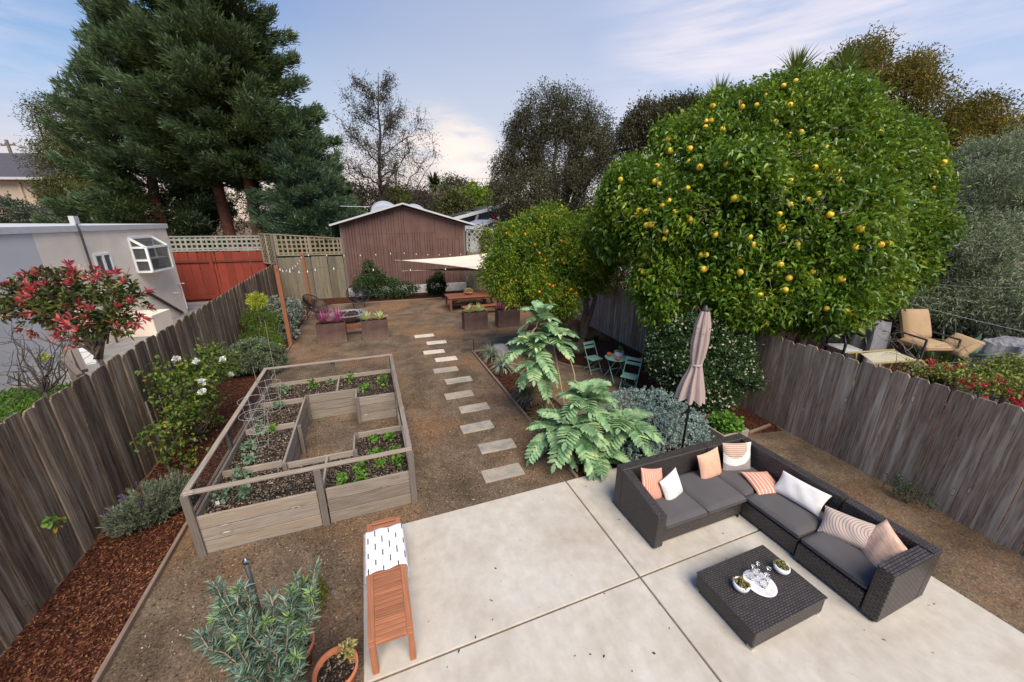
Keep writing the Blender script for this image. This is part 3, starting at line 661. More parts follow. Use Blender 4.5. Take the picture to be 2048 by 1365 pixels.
mb = MB(); mb.tube([bp(-.35, -.05, 1.55), bp(-.5, -.4, 1.6)], .03, 6); mb.tube([bp(-.35, -.05, 1.55), bp(-.15, -.06, 1.4), bp(-.1, -.05, .2)], .03, 6); mb.tube([bp(-1.0, -.04, 1.2), bp(-1.0, -.3, 1.2)], .03, 6); mb.build('pipe', M_VINYL, bld, world=True)
MB().bar(bp(-2.9, -.08, 1.6), bp(-.7, -.10, .1), .09, .09).build('hand_rail', M_DKBARK, bld, world=True)
MB().box(bp(-4.2, -.55, .45), (1.3, 1.1, .9), RB).build('steps', M_STUCCO, bld, world=True, bev=.02)

def house(name, label, loc, rot, parts_, cat='house'):
    t = thing(name, label, cat, loc, rot)
    for n, mb, m in parts_: mb.build(n, m, t)
    return t
RC = -YW
# far left two storey tan house
p0 = C(30, 357, 32); HB = p0.copy(); HB[2] = 0; hz = p0[2]
wl = MB(); wl.bb(-14, 2.4, 0, 9, 0, hz-.1); rfm = MB(); n = 0
rfm.v = [(-14.4, -.5, hz-.1), (3.0, -.5, hz-.1), (3.0, 5, hz+2.7), (-14.4, 5, hz+2.7), (3.0, 9.5, hz), (-14.4, 9.5, hz)]; rfm.face([0, 1, 2, 3], [(0, 0)]*4); rfm.face([3, 2, 4, 5], [(0, 0)]*4); rfm.face([1, 4, 2], [(0, 0)]*3); rfm.face([0, 3, 5], [(0, 0)]*3)
gt = MB(); gt.bar((-14.4, -.55, hz-.05), (3.05, -.55, hz-.05), .15, .2); dp = MB(); dp.bar((.3, -.1, hz-.3), (.3, -.1, 0), .12, .12)
ch = MB(); ch.bb(-.1, .9, 4.4, 5.2, hz+1.9, hz+3.3); wn = MB(); wn.bb(2.42, 3.6, .4, .5, hz-3.6, hz-3.4)
house('far_house', 'tan stucco house with dark shingle roof and white gutter at the far left edge', HB, RC, [('wall', wl, M_TANWALL), ('roof', rfm, M_DKROOF), ('gutter', gt, M_FASCIA), ('downpipe', dp, M_TANWALL), ('chimney', ch, M_TERRA)])
# slate blue house with solar roof
A = V(1008, 410, 38); B0 = V(905, 436, 38); zA, zB = A[2], B0[2]; w = A[0]-B0[0]
wl = MB(); gable(wl, -w*.9, w*.9, 0, 0, zB+.15, zA-.1, 0, 9)
rfm = MB(); rfm.v = [(-w*1.15, -.6, zB-.25), (0, -.6, zA), (0, 10, zA), (-w*1.15, 10, zB-.25), (w*1.15, -.6, zB-.25), (w*1.15, 10, zB-.25)]; rfm.face([0, 1, 2, 3], [(0, 0)]*4); rfm.face([1, 4, 5, 2], [(0, 0)]*4)
fs = MB(); fs.bar((-w*1.15, -.65, zB-.3), (0, -.65, zA-.03), .08, .3); fs.bar((0, -.65, zA-.03), (w*1.15, -.65, zB-.3), .08, .3)
fs.bar((-w*.55, -.55, zB+.3), (-w*.6, -.1, zB-.9), .2, .2)
sp = MB()
sl = (zA-zB+.25)/(w*1.15)
for i in range(2):
    for j in range(3):
        x0_ = -w*.95+i*w*.45; y_ = 1.0+j*2.4; sp.bar((x0_, y_+1, zA+x0_*sl+.18), (x0_+w*.36, y_+1, zA+(x0_+w*.36)*sl+.18), 1.9, .06)
wd = MB(); wd.bb(-.55, .9, -.05, 0, zB-1.3, zB+.25); wf = MB()
for a in (-.65, .1, .9): wf.bb(a, a+.12, -.09, .0, zB-1.35, zB+.3)
shu = MB(); shu.bb(-1.45, -.7, -.09, 0, zB-.7, zB+.3)
house('blue_house', 'slate blue house with grey gable roof, solar panels and crimson shutter behind the shed', (A[0], 38, 0), 0, [('wall', wl, M_BLUEWALL), ('roof', rfm, M_GREYROOF), ('roof_trim', fs, M_FASCIA), ('solar_panels', sp, M_PANE), ('window', wd, M_PANE), ('window_frame', wf, M_FASCIA), ('shutter', shu, M_REDPAINT)])
A = V(985, 440, 32); B0 = V(934, 459, 32); w = A[0]-B0[0]; wl = MB(); gable(wl, -w*.9, w*.9, 0, 0, B0[2], A[2]-.12, 0, 5)
rfm = MB(); zA, zB = A[2], B0[2]; rfm.v = [(-w*1.1, -.4, zB-.1), (0, -.4, zA), (0, 5.2, zA), (-w*1.1, 5.2, zB-.1), (w*1.1, -.4, zB-.1), (w*1.1, 5.2, zB-.1)]; rfm.face([0, 1, 2, 3], [(0, 0)]*4); rfm.face([1, 4, 5, 2], [(0, 0)]*4)
fs = MB(); fs.bar((-w*1.1, -.43, zB-.15), (0, -.43, zA-.06), .06, .2); fs.bar((0, -.43, zA-.06), (w*1.1, -.43, zB-.15), .06, .2)
house('small_outbuilding', 'small pale blue gabled outbuilding with white trim behind the diagonal lattice', (A[0], 32, 0), 0, [('wall', wl, M_PALEBLUE), ('roof', rfm, M_GREYROOF), ('roof_trim', fs, M_FASCIA)], 'outbuilding')
A = V(882, 396, 62); B0 = V(860, 403, 62); w = A[0]-B0[0]; wl = MB(); gable(wl, -w*1.1, w*1.1, 0, 0, B0[2], A[2], 0, 8); fs = MB(); fs.bar((-w*1.3, -.2, B0[2]-.3), (0, -.2, A[2]+.1), .3, .3); fs.bar((0, -.2, A[2]+.1), (w*1.3, -.2, B0[2]-.3), .3, .3)
house('distant_house', 'distant small gabled house with pale roof edge among bare trees', (A[0], 62, 0), 0, [('wall', wl, M_TANWALL), ('roof_trim', fs, M_FASCIA)])
A = V(1170, 440, 30); wl = MB(); wl.bb(-1.6, 4.5, 0, 7, 0, A[2]); rfm = MB(); rfm.v = [(-2.2, -.6, A[2]-.3), (5, -.6, A[2]-.3), (3.4, 3.5, A[2]+1.3), (-.6, 3.5, A[2]+1.3), (5, 7.6, A[2]-.3), (-2.2, 7.6, A[2]-.3)]
for f_ in ((0, 1, 2, 3), (1, 4, 2), (4, 5, 3, 2), (5, 0, 3)): rfm.face(list(f_), [(0, 0)]*len(f_))
house('tan_cottage', 'tan house with dark hipped roof glimpsed between the two citrus trees', (A[0], 30, 0), 0, [('wall', wl, M_TANWALL), ('roof', rfm, M_DKROOF)])
# neighbour's white garage with orange-red trim, glimpsed beyond the right fence
rw = thing('garden_playhouse', 'white wall with bright orange-red door trim glimpsed above the right fence', 'playhouse', (*G(1265, 598, .8)[:2], 0))
rp = np.array(rw.location); q = C(1265, 575, 17.5); rw.location = (q[0], q[1], 0); k = q[2]
a = MB(); a.bb(-1.8, .7, 0, 1.5, 0, k+.8); a.build('wall', M_FASCIA, rw); a = MB(); a.bb(.2, .75, -.12, 0, k-2.2, k+.7); a.bb(-.9, .75, -.12, 0, k-1.2, k-.5); a.build('door_trim', M_plain('orange_red_paint', (.75, .07, .02), .5), rw)
wb = thing('white_outbuilding', 'white boarded outbuilding glimpsed through the olive tree on the right', 'outbuilding', (0, 0, 0)); q = C(1850, 540, 19); wb.location = (q[0], q[1], 0); wb.rotation_euler = (0, 0, -.9)
a = MB()
for i in range(12): a.bb(-3, 3, 0, .05+.02*(i % 2), i*.33, i*.33+.31)
a.build('wall', M_FASCIA, wb); a = MB(); a.bb(-3.3, 3.3, -.4, 2, 3.96, 4.1); a.build('roof', M_DKROOF, wb)
# ================================================================== PATIO FURNITURE
PZ = .05   # patio surface
bn_ = thing('slatted_bench', 'reddish teak slatted bench with a white dashed throw, at the left edge of the patio', 'bench', (-.19, 3.98, 0))
# local: x across (.44), y along (1.78)
bw_, bl_, bz = .40, 1.72, .52
mb = MB(); hw, hl = bw_/2, bl_/2
for s in (-1, 1): mb.bb(s*hw-.035 if s > 0 else -hw-.035+.0, s*hw+.035, -hl, hl, bz-.03, bz)
for s in (-1, 1): mb.bb(-hw+.036, hw-.036, s*hl-.035, s*hl+.035, bz-.03, bz-.001)
mb.bb(-hw+.036, hw-.036, -.035, .035, bz-.03, bz-.002)
mb.build('seat_frame', M_TEAK, bn_, bev=.004)
mb = MB(); y = -hl+.042
while y < hl-.09:
    mb.bb(-hw+.037, hw-.037, y, y+.052, bz-.026, bz-.004); y += .06
mb.build('slats', M_TEAK, bn_, bev=.003)
mb = MB()
for s in (-1, 1): mb.bb(s*(hw-.005)-.012, s*(hw-.005)+.012, -hl+.06, hl-.06, bz-.09, bz-.031)
for s in (-1, 1): mb.bb(-hw+.05, hw-.05, s*(hl-.005)-.012, s*(hl-.005)+.012, bz-.09, bz-.031)
mb.build('apron', M_TEAK, bn_, bev=.003)
for sx in (-1, 1):
    for sy in (-1, 1): MB().box((sx*(hw-.0), sy*(hl-.0), (bz-.031)/2), (.066, .066, bz-.031)).build('leg', M_TEAK, bn_, bev=.004)
# throw blanket over the bench
m, t, b = mat('white_throw_cloth', .95, .1); co = coords(t, 'UV', (1, 1, 1)); sp_ = t.nodes.new('ShaderNodeSeparateXYZ'); t.links.new(co, sp_.inputs[0])
row = math_(t, 'FLOOR', math_(t, 'DIVIDE', sp_.outputs[0], .092)); fx = math_(t, 'FRACT', math_(t, 'DIVIDE', sp_.outputs[0], .092))
yy = math_(t, 'FRACT', math_(t, 'DIVIDE', math_(t, 'ADD', sp_.outputs[1], math_(t, 'MULTIPLY', math_(t, 'MODULO', row, 2), .125)), .25))
dm = math_(t, 'MULTIPLY', math_(t, 'COMPARE', fx, .5, .075), math_(t, 'COMPARE', yy, .5, .2))
wv = noise(t, coords(t, 'UV', (1, 1, 1)), 90, 2); cb_ = ramp(t, wv, [(.3, (.66, .66, .68)), (.7, (.80, .80, .82))])
t.links.new(mixc(t, dm, cb_, (.03, .03, .04)), b.inputs['Base Color']); bump(t, b, wv, .3, .004); M_THROW = m
mb = MB(); P = []; U = []; ws = np.linspace(-.42, .40, 42); ys = np.linspace(0, .72, 30)
for i, a in enumerate(ws):
    row = []; ru = []
    for j, yv in enumerate(ys):
        hx = hw+.045; yv2 = yv+.012*math.sin(i*.5+j*.4)
        if abs(a) <= hx: x, z = a, bz+.008+.0015*math.sin(j*.9+i*.3)
        else:
            e = abs(a)-hx; x = math.copysign(hx+.006+.006*math.sin(j*.7)*e*5+e*.12, a); z = bz+.006-e
        row.append((x, yv2, z)); ru.append((a+1.0, yv+.1))
    P.append(row); U.append(ru)
mb.grid(P, uv=U); th = mb.build('throw_blanket', M_THROW, None, smooth=True)
md = th.modifiers.new('thickness', 'SOLIDIFY'); md.thickness = .006; md.offset = 1
th.location = (-.19, 3.98-.02, 0); tag(th, 'white throw with short black dashes draped over the far half of the slatted bench', 'throw blanket')
mb = MB()
for j in range(34): 
    yv = j/33*.72; mb.tube([(.243+.01, yv, bz-.19), (.255+random.uniform(0, .015), yv+random.uniform(-.01, .01), bz-.25)], .0035, 4)
fr = mb.build('fringe', M_THROW, th)

# wicker sectional, three modules
def cushion(w, d, h, nx=14, ny=14, r=.05, puff=.02):
    "seat cushion, rounded slab"
    mb = MB(); pr_ = [(0, 0), (.012, .0), (1, .0)]
    def sl(zs, sgn):
        P = []
        for i in range(nx+1):
            row = []
            for j in range(ny+1):
                u = -1+2*i/nx; v = -1+2*j/ny
                cu = math.copysign(abs(u)**.75, u) if abs(u) > 0 else 0; cv = math.copysign(abs(v)**.75, v) if abs(v) > 0 else 0
                e = min(1, (1-abs(cu))*w/2/r); f = min(1, (1-abs(cv))*d/2/r); q = math.sqrt(max(0, 1-(1-e)**2))*math.sqrt(max(0, 1-(1-f)**2))
                z = sgn*h/2*(.35+.65*q) + (sgn*puff*(1-u*u)*(1-v*v) if sgn > 0 else 0)
                kx = 1-.0*abs(v); row.append((cu*w/2*(1-.012*(abs(v)**6)), cv*d/2*(1-.012*(abs(u)**6)), z))
            P.append(row)
        return P
    T = sl(0, 1); B = sl(0, -1); mb.grid(T); mb.grid([list(r_) for r_ in B][::-1])
    # side wall
    ring = [(i, 0) for i in range(nx)]+[(nx, j) for j in range(ny)]+[(i, ny) for i in range(nx, 0, -1)]+[(0, j) for j in range(ny, 0, -1)]
    n = len(mb.v); k = len(ring); mb.v += [T[i][j] for i, j in ring]+[B[i][j] for i, j in ring]
    for i in range(k): j = (i+1) % k; mb.face([n+k+i, n+k+j, n+j, n+i], [(0, 0)]*4)
    pip = [(T[i][j][0]*1.004, T[i][j][1]*1.004, T[i][j][2]+.0) for i, j in ring]; pip.append(pip[0])
    pb = MB(); pb.tube(pip, .005, 5, cap=False); return mb, pb
def add_cushion(par, cx, cy, w, d, rot=0, label=None):
    a, p = cushion(w, d, .13); e = a.build('seat_cushion', M_CUSH, par, smooth=True); e.location = (cx, cy, .375); 
    if label: e['label'] = label
    p.build('piping', M_PIPE, e)
SFL = 'black woven wicker sectional sofa, '
sA = thing('sofa_section', 'left black wicker sofa section with a sloping left arm and two grey seats', 'sofa section', (4.52, 3.8, PZ), group='wicker sectional sofa pieces')
def wb_(x0, x1, y0, y1, z0, z1, o): return MB().bb(x0-o[0], x1-o[0], y0-o[1], y1-o[1], z0, z1)
oA = (4.52, 3.8)
wb_(3.74, 5.43, 3.36, 4.17, .04, .31, oA).build('base', M_WICK, sA, bev=.008)
mb = MB(); y0, y1 = 3.30-oA[1], 4.18-oA[1]; n = 0
def wedge(x0, x1, ya, yb, za, zb, ):
    mb = MB(); mb.v = [(x0, ya, .04), (x1, ya, .04), (x1, yb, .04), (x0, yb, .04), (x0, ya, za), (x1, ya, za), (x1, yb, zb), (x0, yb, zb)]
    for q in ((0, 3, 2, 1), (4, 5, 6, 7), (0, 1, 5, 4), (2, 3, 7, 6), (1, 2, 6, 5), (3, 0, 4, 7)):
        pts = [mb.v[i] for i in q]; sp = np.ptp(np.array(pts), axis=0); a = [i for i in range(3) if sp[i] > 1e-6][:2]
        if 1 in a and len(a) > 1 and q in ((1, 2, 6, 5), (3, 0, 4, 7)): a = [1, 2]
        mb.face(list(q), [(p[a[0]], p[a[1]]) for p in pts])
    return mb
wedge(3.58-oA[0], 3.735-oA[0], y0, y1, .62, .82).build('armrest', M_WICK, sA, bev=.01)
wb_(3.58, 5.43, 4.185, 4.35, .04, .82, oA).build('backrest', M_WICK, sA, bev=.01)
add_cushion(sA, 4.165-oA[0], 3.73-oA[1], .84, .86); add_cushion(sA, 5.02-oA[0], 3.73-oA[1], .84, .86)
for x in (3.62, 5.38):
    for y in (3.36, 4.3): MB().lathe([(.018, -.0), (.018, .045)], (x-oA[0], y-oA[1], 0), 8).build('foot', M_BLACK, sA)
oB = (5.95, 3.4); sB = thing('sofa_section', 'long middle corner section of the black wicker sofa with an open front', 'sofa section', (*oB, PZ), group='wicker sectional sofa pieces')
wb_(5.445, 6.26, 2.49, 4.17, .04, .31, oB).build('base', M_WICK2, sB, bev=.008)
mb = MB(); mb.bb(5.445-oB[0], 6.44-oB[0], 4.185-oB[1], 4.35-oB[1], .04, .82); mb.bb(6.27-oB[0], 6.44-oB[0], 2.49-oB[1], 4.183-oB[1], .04, .82); mb.build('backrest', M_WICK2, sB, bev=.01)
add_cushion(sB, 5.86-oB[0], 3.76-oB[1], .8, .8); add_cushion(sB, 5.85-oB[0], 2.92-oB[1], .83, .87)
for x in (5.49, 6.4):
    for y in (2.54, 4.3): MB().lathe([(.018, 0), (.018, .045)], (x-oB[0], y-oB[1], 0), 8).build('foot', M_BLACK, sB)
oD = (5.92, 1.97); sC = thing('sofa_section', 'right black wicker sofa section with a flat arm at its near end', 'sofa section', (*oD, PZ), group='wicker sectional sofa pieces')
wb_(5.40, 6.23, 1.65, 2.46, .04, .31, oD).build('base', M_WICK2, sC, bev=.008)
wb_(6.24, 6.41, 1.46, 2.46, .04, .82, oD).build('backrest', M_WICK2, sC, bev=.01)
wb_(5.39, 6.235, 1.46, 1.635, .04, .80, oD).build('armrest', M_WICK2, sC, bev=.01)
add_cushion(sC, 5.83-oD[0], 2.05-oD[1], .83, .79)
for x in (5.44, 6.36):
    for y in (1.51, 2.41): MB().lathe([(.018, 0), (.018, .045)], (x-oD[0], y-oD[1], 0), 8).build('foot', M_BLACK, sC)

def pillow_mesh(w, h, T, n=18):
    mb = MB()
    for s in (1, -1):
        P = []; U = []
        for i in range(n+1):
            row = []; ru = []
            for j in range(n+1):
                u = -1+2*i/n; v = -1+2*j/n
                k = 1-.07*(1-v**2)*abs(u)**2; l = 1-.07*(1-u**2)*abs(v)**2
                th = T/2*((1-abs(u)**2.6)*(1-abs(v)**2.6))**.55 + .006*math.sin(u*9+v*4)*(1-u*u)*(1-v*v)
                row.append((u*w/2*k, s*(th+.004), v*h/2*l)); ru.append((u*.5+.5, v*.5+.5))
            P.append(row); U.append(ru)
        if s > 0: P = P[::-1]; U = U[::-1]
        mb.grid(P, uv=U)
    return mb
def pm(name, fn, rough=.95):
    m, t, b = mat(name, rough, .1); co = coords(t, 'UV'); s = t.nodes.new('ShaderNodeSeparateXYZ'); t.links.new(co, s.inputs[0])
    c = fn(t, co, s); w = noise(t, coords(t, 'UV', (1, 1, 1)), 120, 2)
    t.links.new(mixc(t, 1, c, ramp(t, w, [(.3, (.9, .9, .9)), (.7, (1.06, 1.06, 1.06))]), 'MULTIPLY'), b.inputs['Base Color']); bump(t, b, w, .3, .004); return m
def stripes(t, co, s, n=9, ax=0, a=(.62, .27, .18), b_=(.80, .66, .58), w=.12):
    f = math_(t, 'FRACT', math_(t, 'MULTIPLY', s.outputs[ax], n)); return mixc(t, math_(t, 'COMPARE', f, .5, w), a, b_)
P_CORAL = pm('coral_striped_cloth', lambda t, co, s: stripes(t, co, s, 8, 0))
P_CORAL2 = pm('fine_coral_striped_cloth', lambda t, co, s: stripes(t, co, s, 12, 0, (.60, .26, .18), (.78, .56, .46)))
P_WHITE = pm('white_pillow_cloth', lambda t, co, s: ramp(t, noise(t, co, 3, 3), [(.3, (.66, .64, .62)), (.7, (.76, .74, .72))]))
P_PEACH = pm('peach_woven_cloth', lambda t, co, s: mixc(t, .5, ramp(t, noise(t, coords(t, 'UV', (1, 20, 1)), 4, 4), [(.3, (.60, .30, .19)), (.7, (.78, .50, .36))]), ramp(t, noise(t, coords(t, 'UV', (20, 1, 1)), 4, 4), [(.3, (.62, .33, .2)), (.7, (.8, .55, .4))])))
P_MARB = pm('pale_peach_cloth', lambda t, co, s: ramp(t, noise(t, coords(t, 'UV', (1, 5, 1), (0, 0, .5)), 4, 5, .6, 1), [(.3, (.58, .33, .22)), (.7, (.80, .60, .47))]))
def absf(t, co, s):
    v = t.nodes.new('ShaderNodeVectorMath'); v.operation = 'DISTANCE'; t.links.new(co, v.inputs[0]); v.inputs[1].default_value = (.36, .98, 0); d = v.outputs['Value']
    rib = math_(t, 'COMPARE', math_(t, 'FRACT', math_(t, 'MULTIPLY', s.outputs[1], 16)), .5, .2); inn = mixc(t, rib, (.62, .45, .35), (.34, .24, .19))
    c = mixc(t, math_(t, 'GREATER_THAN', d, .46), inn, (.72, .70, .67)); return mixc(t, math_(t, 'GREATER_THAN', d, .70), c, (.33, .29, .275))
P_ABS = pm('geometric_pillow_cloth', absf)
def arcf(t, co, s):
    v = t.nodes.new('ShaderNodeVectorMath'); v.operation = 'DISTANCE'; t.links.new(co, v.inputs[0]); v.inputs[1].default_value = (1.05, .6, 0)
    return mixc(t, math_(t, 'COMPARE', math_(t, 'FRACT', math_(t, 'MULTIPLY', v.outputs['Value'], 17)), .5, .17), (.62, .50, .43), (.36, .27, .23))
P_ARC = pm('ribbed_arc_cloth', arcf)
def pillow(label, mat_, w, h, T, loc, yaw, tilt, roll=0):
    w *= 1.13; h *= 1.13; o = pillow_mesh(w, h, T).build('throw_pillow', mat_, None, smooth=True)
    from mathutils import Matrix
    R = rz(yaw)@rx(tilt)@ry_(roll); M = Matrix([[*R[0], 0], [*R[1], 0], [*R[2], 0], [0, 0, 0, 1]])
    M.translation = loc; o.matrix_world = M; tag(o, label, 'pillow', 'throw pillows on the wicker sofa')
# pillow local: face normal -y, up z
def at(px, py, z): q = G(px, py, z); return (q[0], q[1], z)
pillow('coral pillow with fine white stripes against the left arm of the sofa', P_CORAL2, .46, .46, .15, (3.96, 3.90, .70), .25, -.45, .35)
pillow('small white square pillow leaning beside the striped one near the left arm', P_WHITE, .40, .40, .15, (4.28, 3.80, .64), .2, -.35, -.2)
pillow('peach woven pillow leaning on the backrest, between the small white and the geometric pillows', P_PEACH, .46, .46, .16, (5.30, 3.98, .67), .05, -.3, -.08)
pillow('geometric pillow with beige half circle, white band and grey corner, in the sofa corner', P_ABS, .50, .50, .16, (5.92, 3.95, .69), -.25, -.3, .03)
pillow('coral pillow with bold white stripes lying flat on the seat', P_CORAL, .44, .44, .13, at(1526, 966, .53), -.15, -1.40, .15)
pillow('long white lumbar pillow on the middle sofa section', P_WHITE, .62, .34, .15, (6.10, 2.95, .66), -1.50, -.75, -.03)
pillow('long beige lumbar pillow with ribbed arcs on the right sofa section', P_ARC, .58, .36, .14, (6.0, 2.2, .64), -1.42, -.75, -.18)
pillow('pale peach marbled pillow in the corner by the right arm', P_MARB, .50, .46, .17, (6.03, 1.87, .66), -2.05, -.6, .2)

ct = thing('coffee_table', 'low square dark wicker coffee table in front of the sofa', 'coffee table', (4.295, 2.21, PZ))
mb = MB(); mb.bb(-.62, .62, -.415, .415, .04, .27); mb.build('body', M_WICK, ct, bev=.008)
MB().bb(-.632, .632, -.427, .427, .272, .292).build('tabletop', M_WICK, ct, bev=.006)
for sx in (-1, 1):
    for sy in (-1, 1): MB().bb(sx*.58-.03, sx*.58+.03, sy*.38-.03, sy*.38+.03, 0, .04).build('foot', M_STEEL, ct)
TZ = PZ+.293
ty = at(1519, 1168, TZ)
tray = MB().lathe([(0, 0), (.17, 0), (.19, .012), (.185, .02), (.165, .012), (0, .012)], n=40, sx=1, sy=1.02).build('serving_tray', M_MARBLE, None, smooth=True); tray.location = ty
tag(tray, 'round white marble serving tray in the middle of the coffee table', 'tray')
glass = [(0.034, 0), (.034, .004), (.037, .03), (.042, .06), (.040, .085), (.024, .107), (.006, .118), (.004, .13), (.004, .185), (.012, .192), (.034, .196), (.034, .199), (0.0, .199)]
gprof = [(r, z) for r, z in glass]
glab = ['upside down wine glass at the far left of the tray', 'upside down wine glass at the far right of the tray, tallest in view', 'upside down wine glass on the right of the tray beside the succulent bowl', 'upside down wine glass in the near middle of the tray']
for i, (dx, dy) in enumerate(((-.05, .09), (.05, .10), (.11, -.0), (.0, -.05))):
    o = MB().lathe(gprof, n=24).build('wine_glass', M_GLASS, None, smooth=True); o.location = (ty[0]+dx, ty[1]+dy, TZ+.014); tag(o, glab[i], 'wine glass', 'wine glasses on the tray')
def succ_bowl(label, loc, sc=1.0):
    t = thing('succulent_bowl', label, 'planter bowl', loc, group='succulent bowls on the coffee table')
    MB().lathe([(0, 0), (.045, 0), (.085, .03), (.098, .07), (.088, .105), (.080, .105), (.086, .07), (0, .08)], n=32).build('bowl', M_WHITE, t, smooth=True)
    MB().lathe([(0, .088), (.083, .085)], n=20).build('soil', M_SOIL, t)
    P = []; D = []
    for k in range(9):
        c = np.array([random.uniform(-.06, .06), random.uniform(-.06, .06), .095+random.random()*.02])
        for j in range(26): u = unit(rng.normal(size=3)+[0, 0, .7]); P.append(c+u*.008); D.append(u)
    P = np.array(P); V_, F = leaf_wide(P+np.array(loc), np.array(D), .034, .016, up=.2); mesh_np('succulents', V_, F, L_SUCC, t)
succ_bowl('white ceramic bowl of succulents on the near left of the coffee table', at(1480, 1178, TZ))
succ_bowl('white ceramic bowl of succulents on the far right of the coffee table', at(1561, 1143, TZ))

# closed umbrella behind the sofa
um = thing('patio_umbrella', 'closed taupe patio umbrella on a dark pole behind the sofa', 'umbrella', (5.4, 4.7, 0))
mb = MB(); mb.tube([(0, 0, .05), (0, 0, 3.3)], .022, 12); mb.build('pole', M_BLACK, um, smooth=True)
MB().lathe([(0, 0), (.25, 0), (.25, .06), (.04, .09), (.04, .3), (0, .3)], n=24).build('base', M_PLASTICBLK, um)
MB().lathe([(.06, 3.30), (.055, 3.34), (.02, 3.40), (0, 3.42)], n=14).build('finial', M_PLASTICBLK, um, smooth=True)
prof = [(1.62, .245), (1.8, .215), (2.0, .17), (2.2, .115), (2.30, .095), (2.34, .092), (2.5, .12), (2.75, .135), (2.93, .125), (2.96, .13), (3.1, .105), (3.31, .06)]
mb = MB(); P = []; na = 96
for i, (z, r) in enumerate(prof):
    row = []
    for j in range(na+1):
        th_ = 2*PI*j/na; pl = math.cos(th_*8+.6*math.sin(th_))*.5+.5; amp = .42 if z < 2.3 else .28 if z < 3.2 else .05
        rr = r*(1-amp+amp*pl*1.15); zz = z + (-.05*pl*(1 if i == 0 else 0)) + (-.05*math.cos(th_-.5) if i == 0 else 0)
        row.append((rr*math.cos(th_)*1.1-.02*(z < 2.2), rr*math.sin(th_), zz))
    P.append(row)
mb.grid(P); cp = mb.build('canopy', M_UMB, um, smooth=True)
mb = MB(); P = []
for z, r in ((2.98, .135), (3.1, .122), (3.3, .075)):
    P.append([((r*(.8+.2*math.cos(j/48*2*PI*6)))*math.cos(j/48*2*PI)*1.1, (r*(.8+.2*math.cos(j/48*2*PI*6)))*math.sin(j/48*2*PI), z+(-.05*math.cos(j/48*2*PI*3) if z < 3 else 0)) for j in range(49)])
mb.grid(P); mb.build('vent_cap', M_UMB, um, smooth=True)
MB().lathe([(.094, 2.29), (.10, 2.31), (.094, 2.33)], n=24, sx=1.1).build('tie_strap', M_UMB, um, smooth=True)

# box planter behind the sofa
bx = thing('planter_box', 'weathered wooden planter box with a leafy green herb behind the sofa corner', 'planter box', (7.0, 5.2, 0))
mb = MB()
for a in (0, 1, 2):
    z0 = a*.165; 
    mb.bb(-.37, .37, -.42, -.38, z0, z0+.16); mb.bb(-.37, .37, .38, .42, z0, z0+.16); mb.bb(-.37, -.33, -.379, .379, z0, z0+.16); mb.bb(.33, .37, -.379, .379, z0, z0+.16)
mb.build('boards', M_BED, bx, bev=.004); MB().bb(-.33, .33, -.38, .38, .3, .42).build('soil', M_SOIL, bx)
crown('foliage', L_VEG, bx, [(7.06, 5.1, .5, .24, .26, .17)], 260, 7, .06, .085, .07, wide=True, out=.5, up=.5)

# ================================================================== RAISED BED
rb = thing('raised_bed', 'large U-shaped weathered raised vegetable bed with a wire mesh rail', 'raised bed', (-1.22, 8.13, 0))
X0, X1, Y0, Y1, ZB, ZR = -2.76, .33, 5.68, 10.6, .68, 1.1
cx0, cx1, cy0, cy1, ey0, ey1 = -1.78, -.62, 6.66, 9.52, 7.27, 8.95
mb = MB(); th_ = .04
def wallx(x0, x1, y, z0=.0, z1=ZB, rows=3):
    for k in range(rows): h = (z1-z0)/rows; mb.bb(x0, x1, y-th_/2, y+th_/2, z0+k*h+.004, z0+(k+1)*h-.008)
def wally(y0, y1, x, z0=.0, z1=ZB, rows=3):
    for k in range(rows): h = (z1-z0)/rows; mb.bb(x-th_/2, x+th_/2, y0, y1, z0+k*h+.004, z0+(k+1)*h-.008)
wallx(X0, -1.15, Y0); wallx(-1.02, X1, Y0); wallx(X0, X1, Y1); wally(Y0+.03, Y1-.03, X0+.02)
wally(Y0+.03, ey0, X1-.02); wally(ey1, Y1-.03, X1-.02)
wally(cy0, cy1, cx0); wallx(cx0+.03, cx1, cy1); wallx(cx0+.03, cx1, cy0); wally(ey1, cy1-.03, cx1); wally(cy0+.03, ey0, cx1); wallx(cx1+.03, X1-.05, ey1); wallx(cx1+.03, X1-.05, ey0)
mb.build('plank_walls', M_BED, rb, world=True, bev=.004)
for a_ in ((X0+.05, cx0-.03, 9.38, 9.42), (X0+.05, cx0-.03, 8.15, 8.19), (X0+.05, cx0-.03, 6.74, 6.78), (-1.09, -1.05, Y0+.03, cy0-.03), (-1.09, -1.05, cy1+.03, Y1-.03)): MB().bb(*a_, ZB-.14, ZB).build('divider', M_BED, rb, world=True, bev=.004)
mb = MB(); 
for y, x in ((Y0-.0, X0), (Y1, X0)):
    pass
def rail(p, q): mb.bar(p, q, .085, .035)
rail((X0-.04, Y0-.0, ZR), (X1+.03, Y0-.0, ZR)); rail((X0-.04, Y1, ZR), (X1+.04, Y1, ZR)); rail((X0, Y0+.05, ZR+.002), (X0, Y1-.05, ZR+.002)); rail((X1, Y0+.05, ZR+.002), (X1, ey0-.01, ZR+.002)); rail((X1, ey0+.01, ZR+.002), (X1, Y1-.05, ZR+.002))
rail((X1+.0, ey0+.05, .12), (X1+.0, ey1-.05, .12))
mb.build('top_rail', M_BED, rb, world=True, bev=.004)
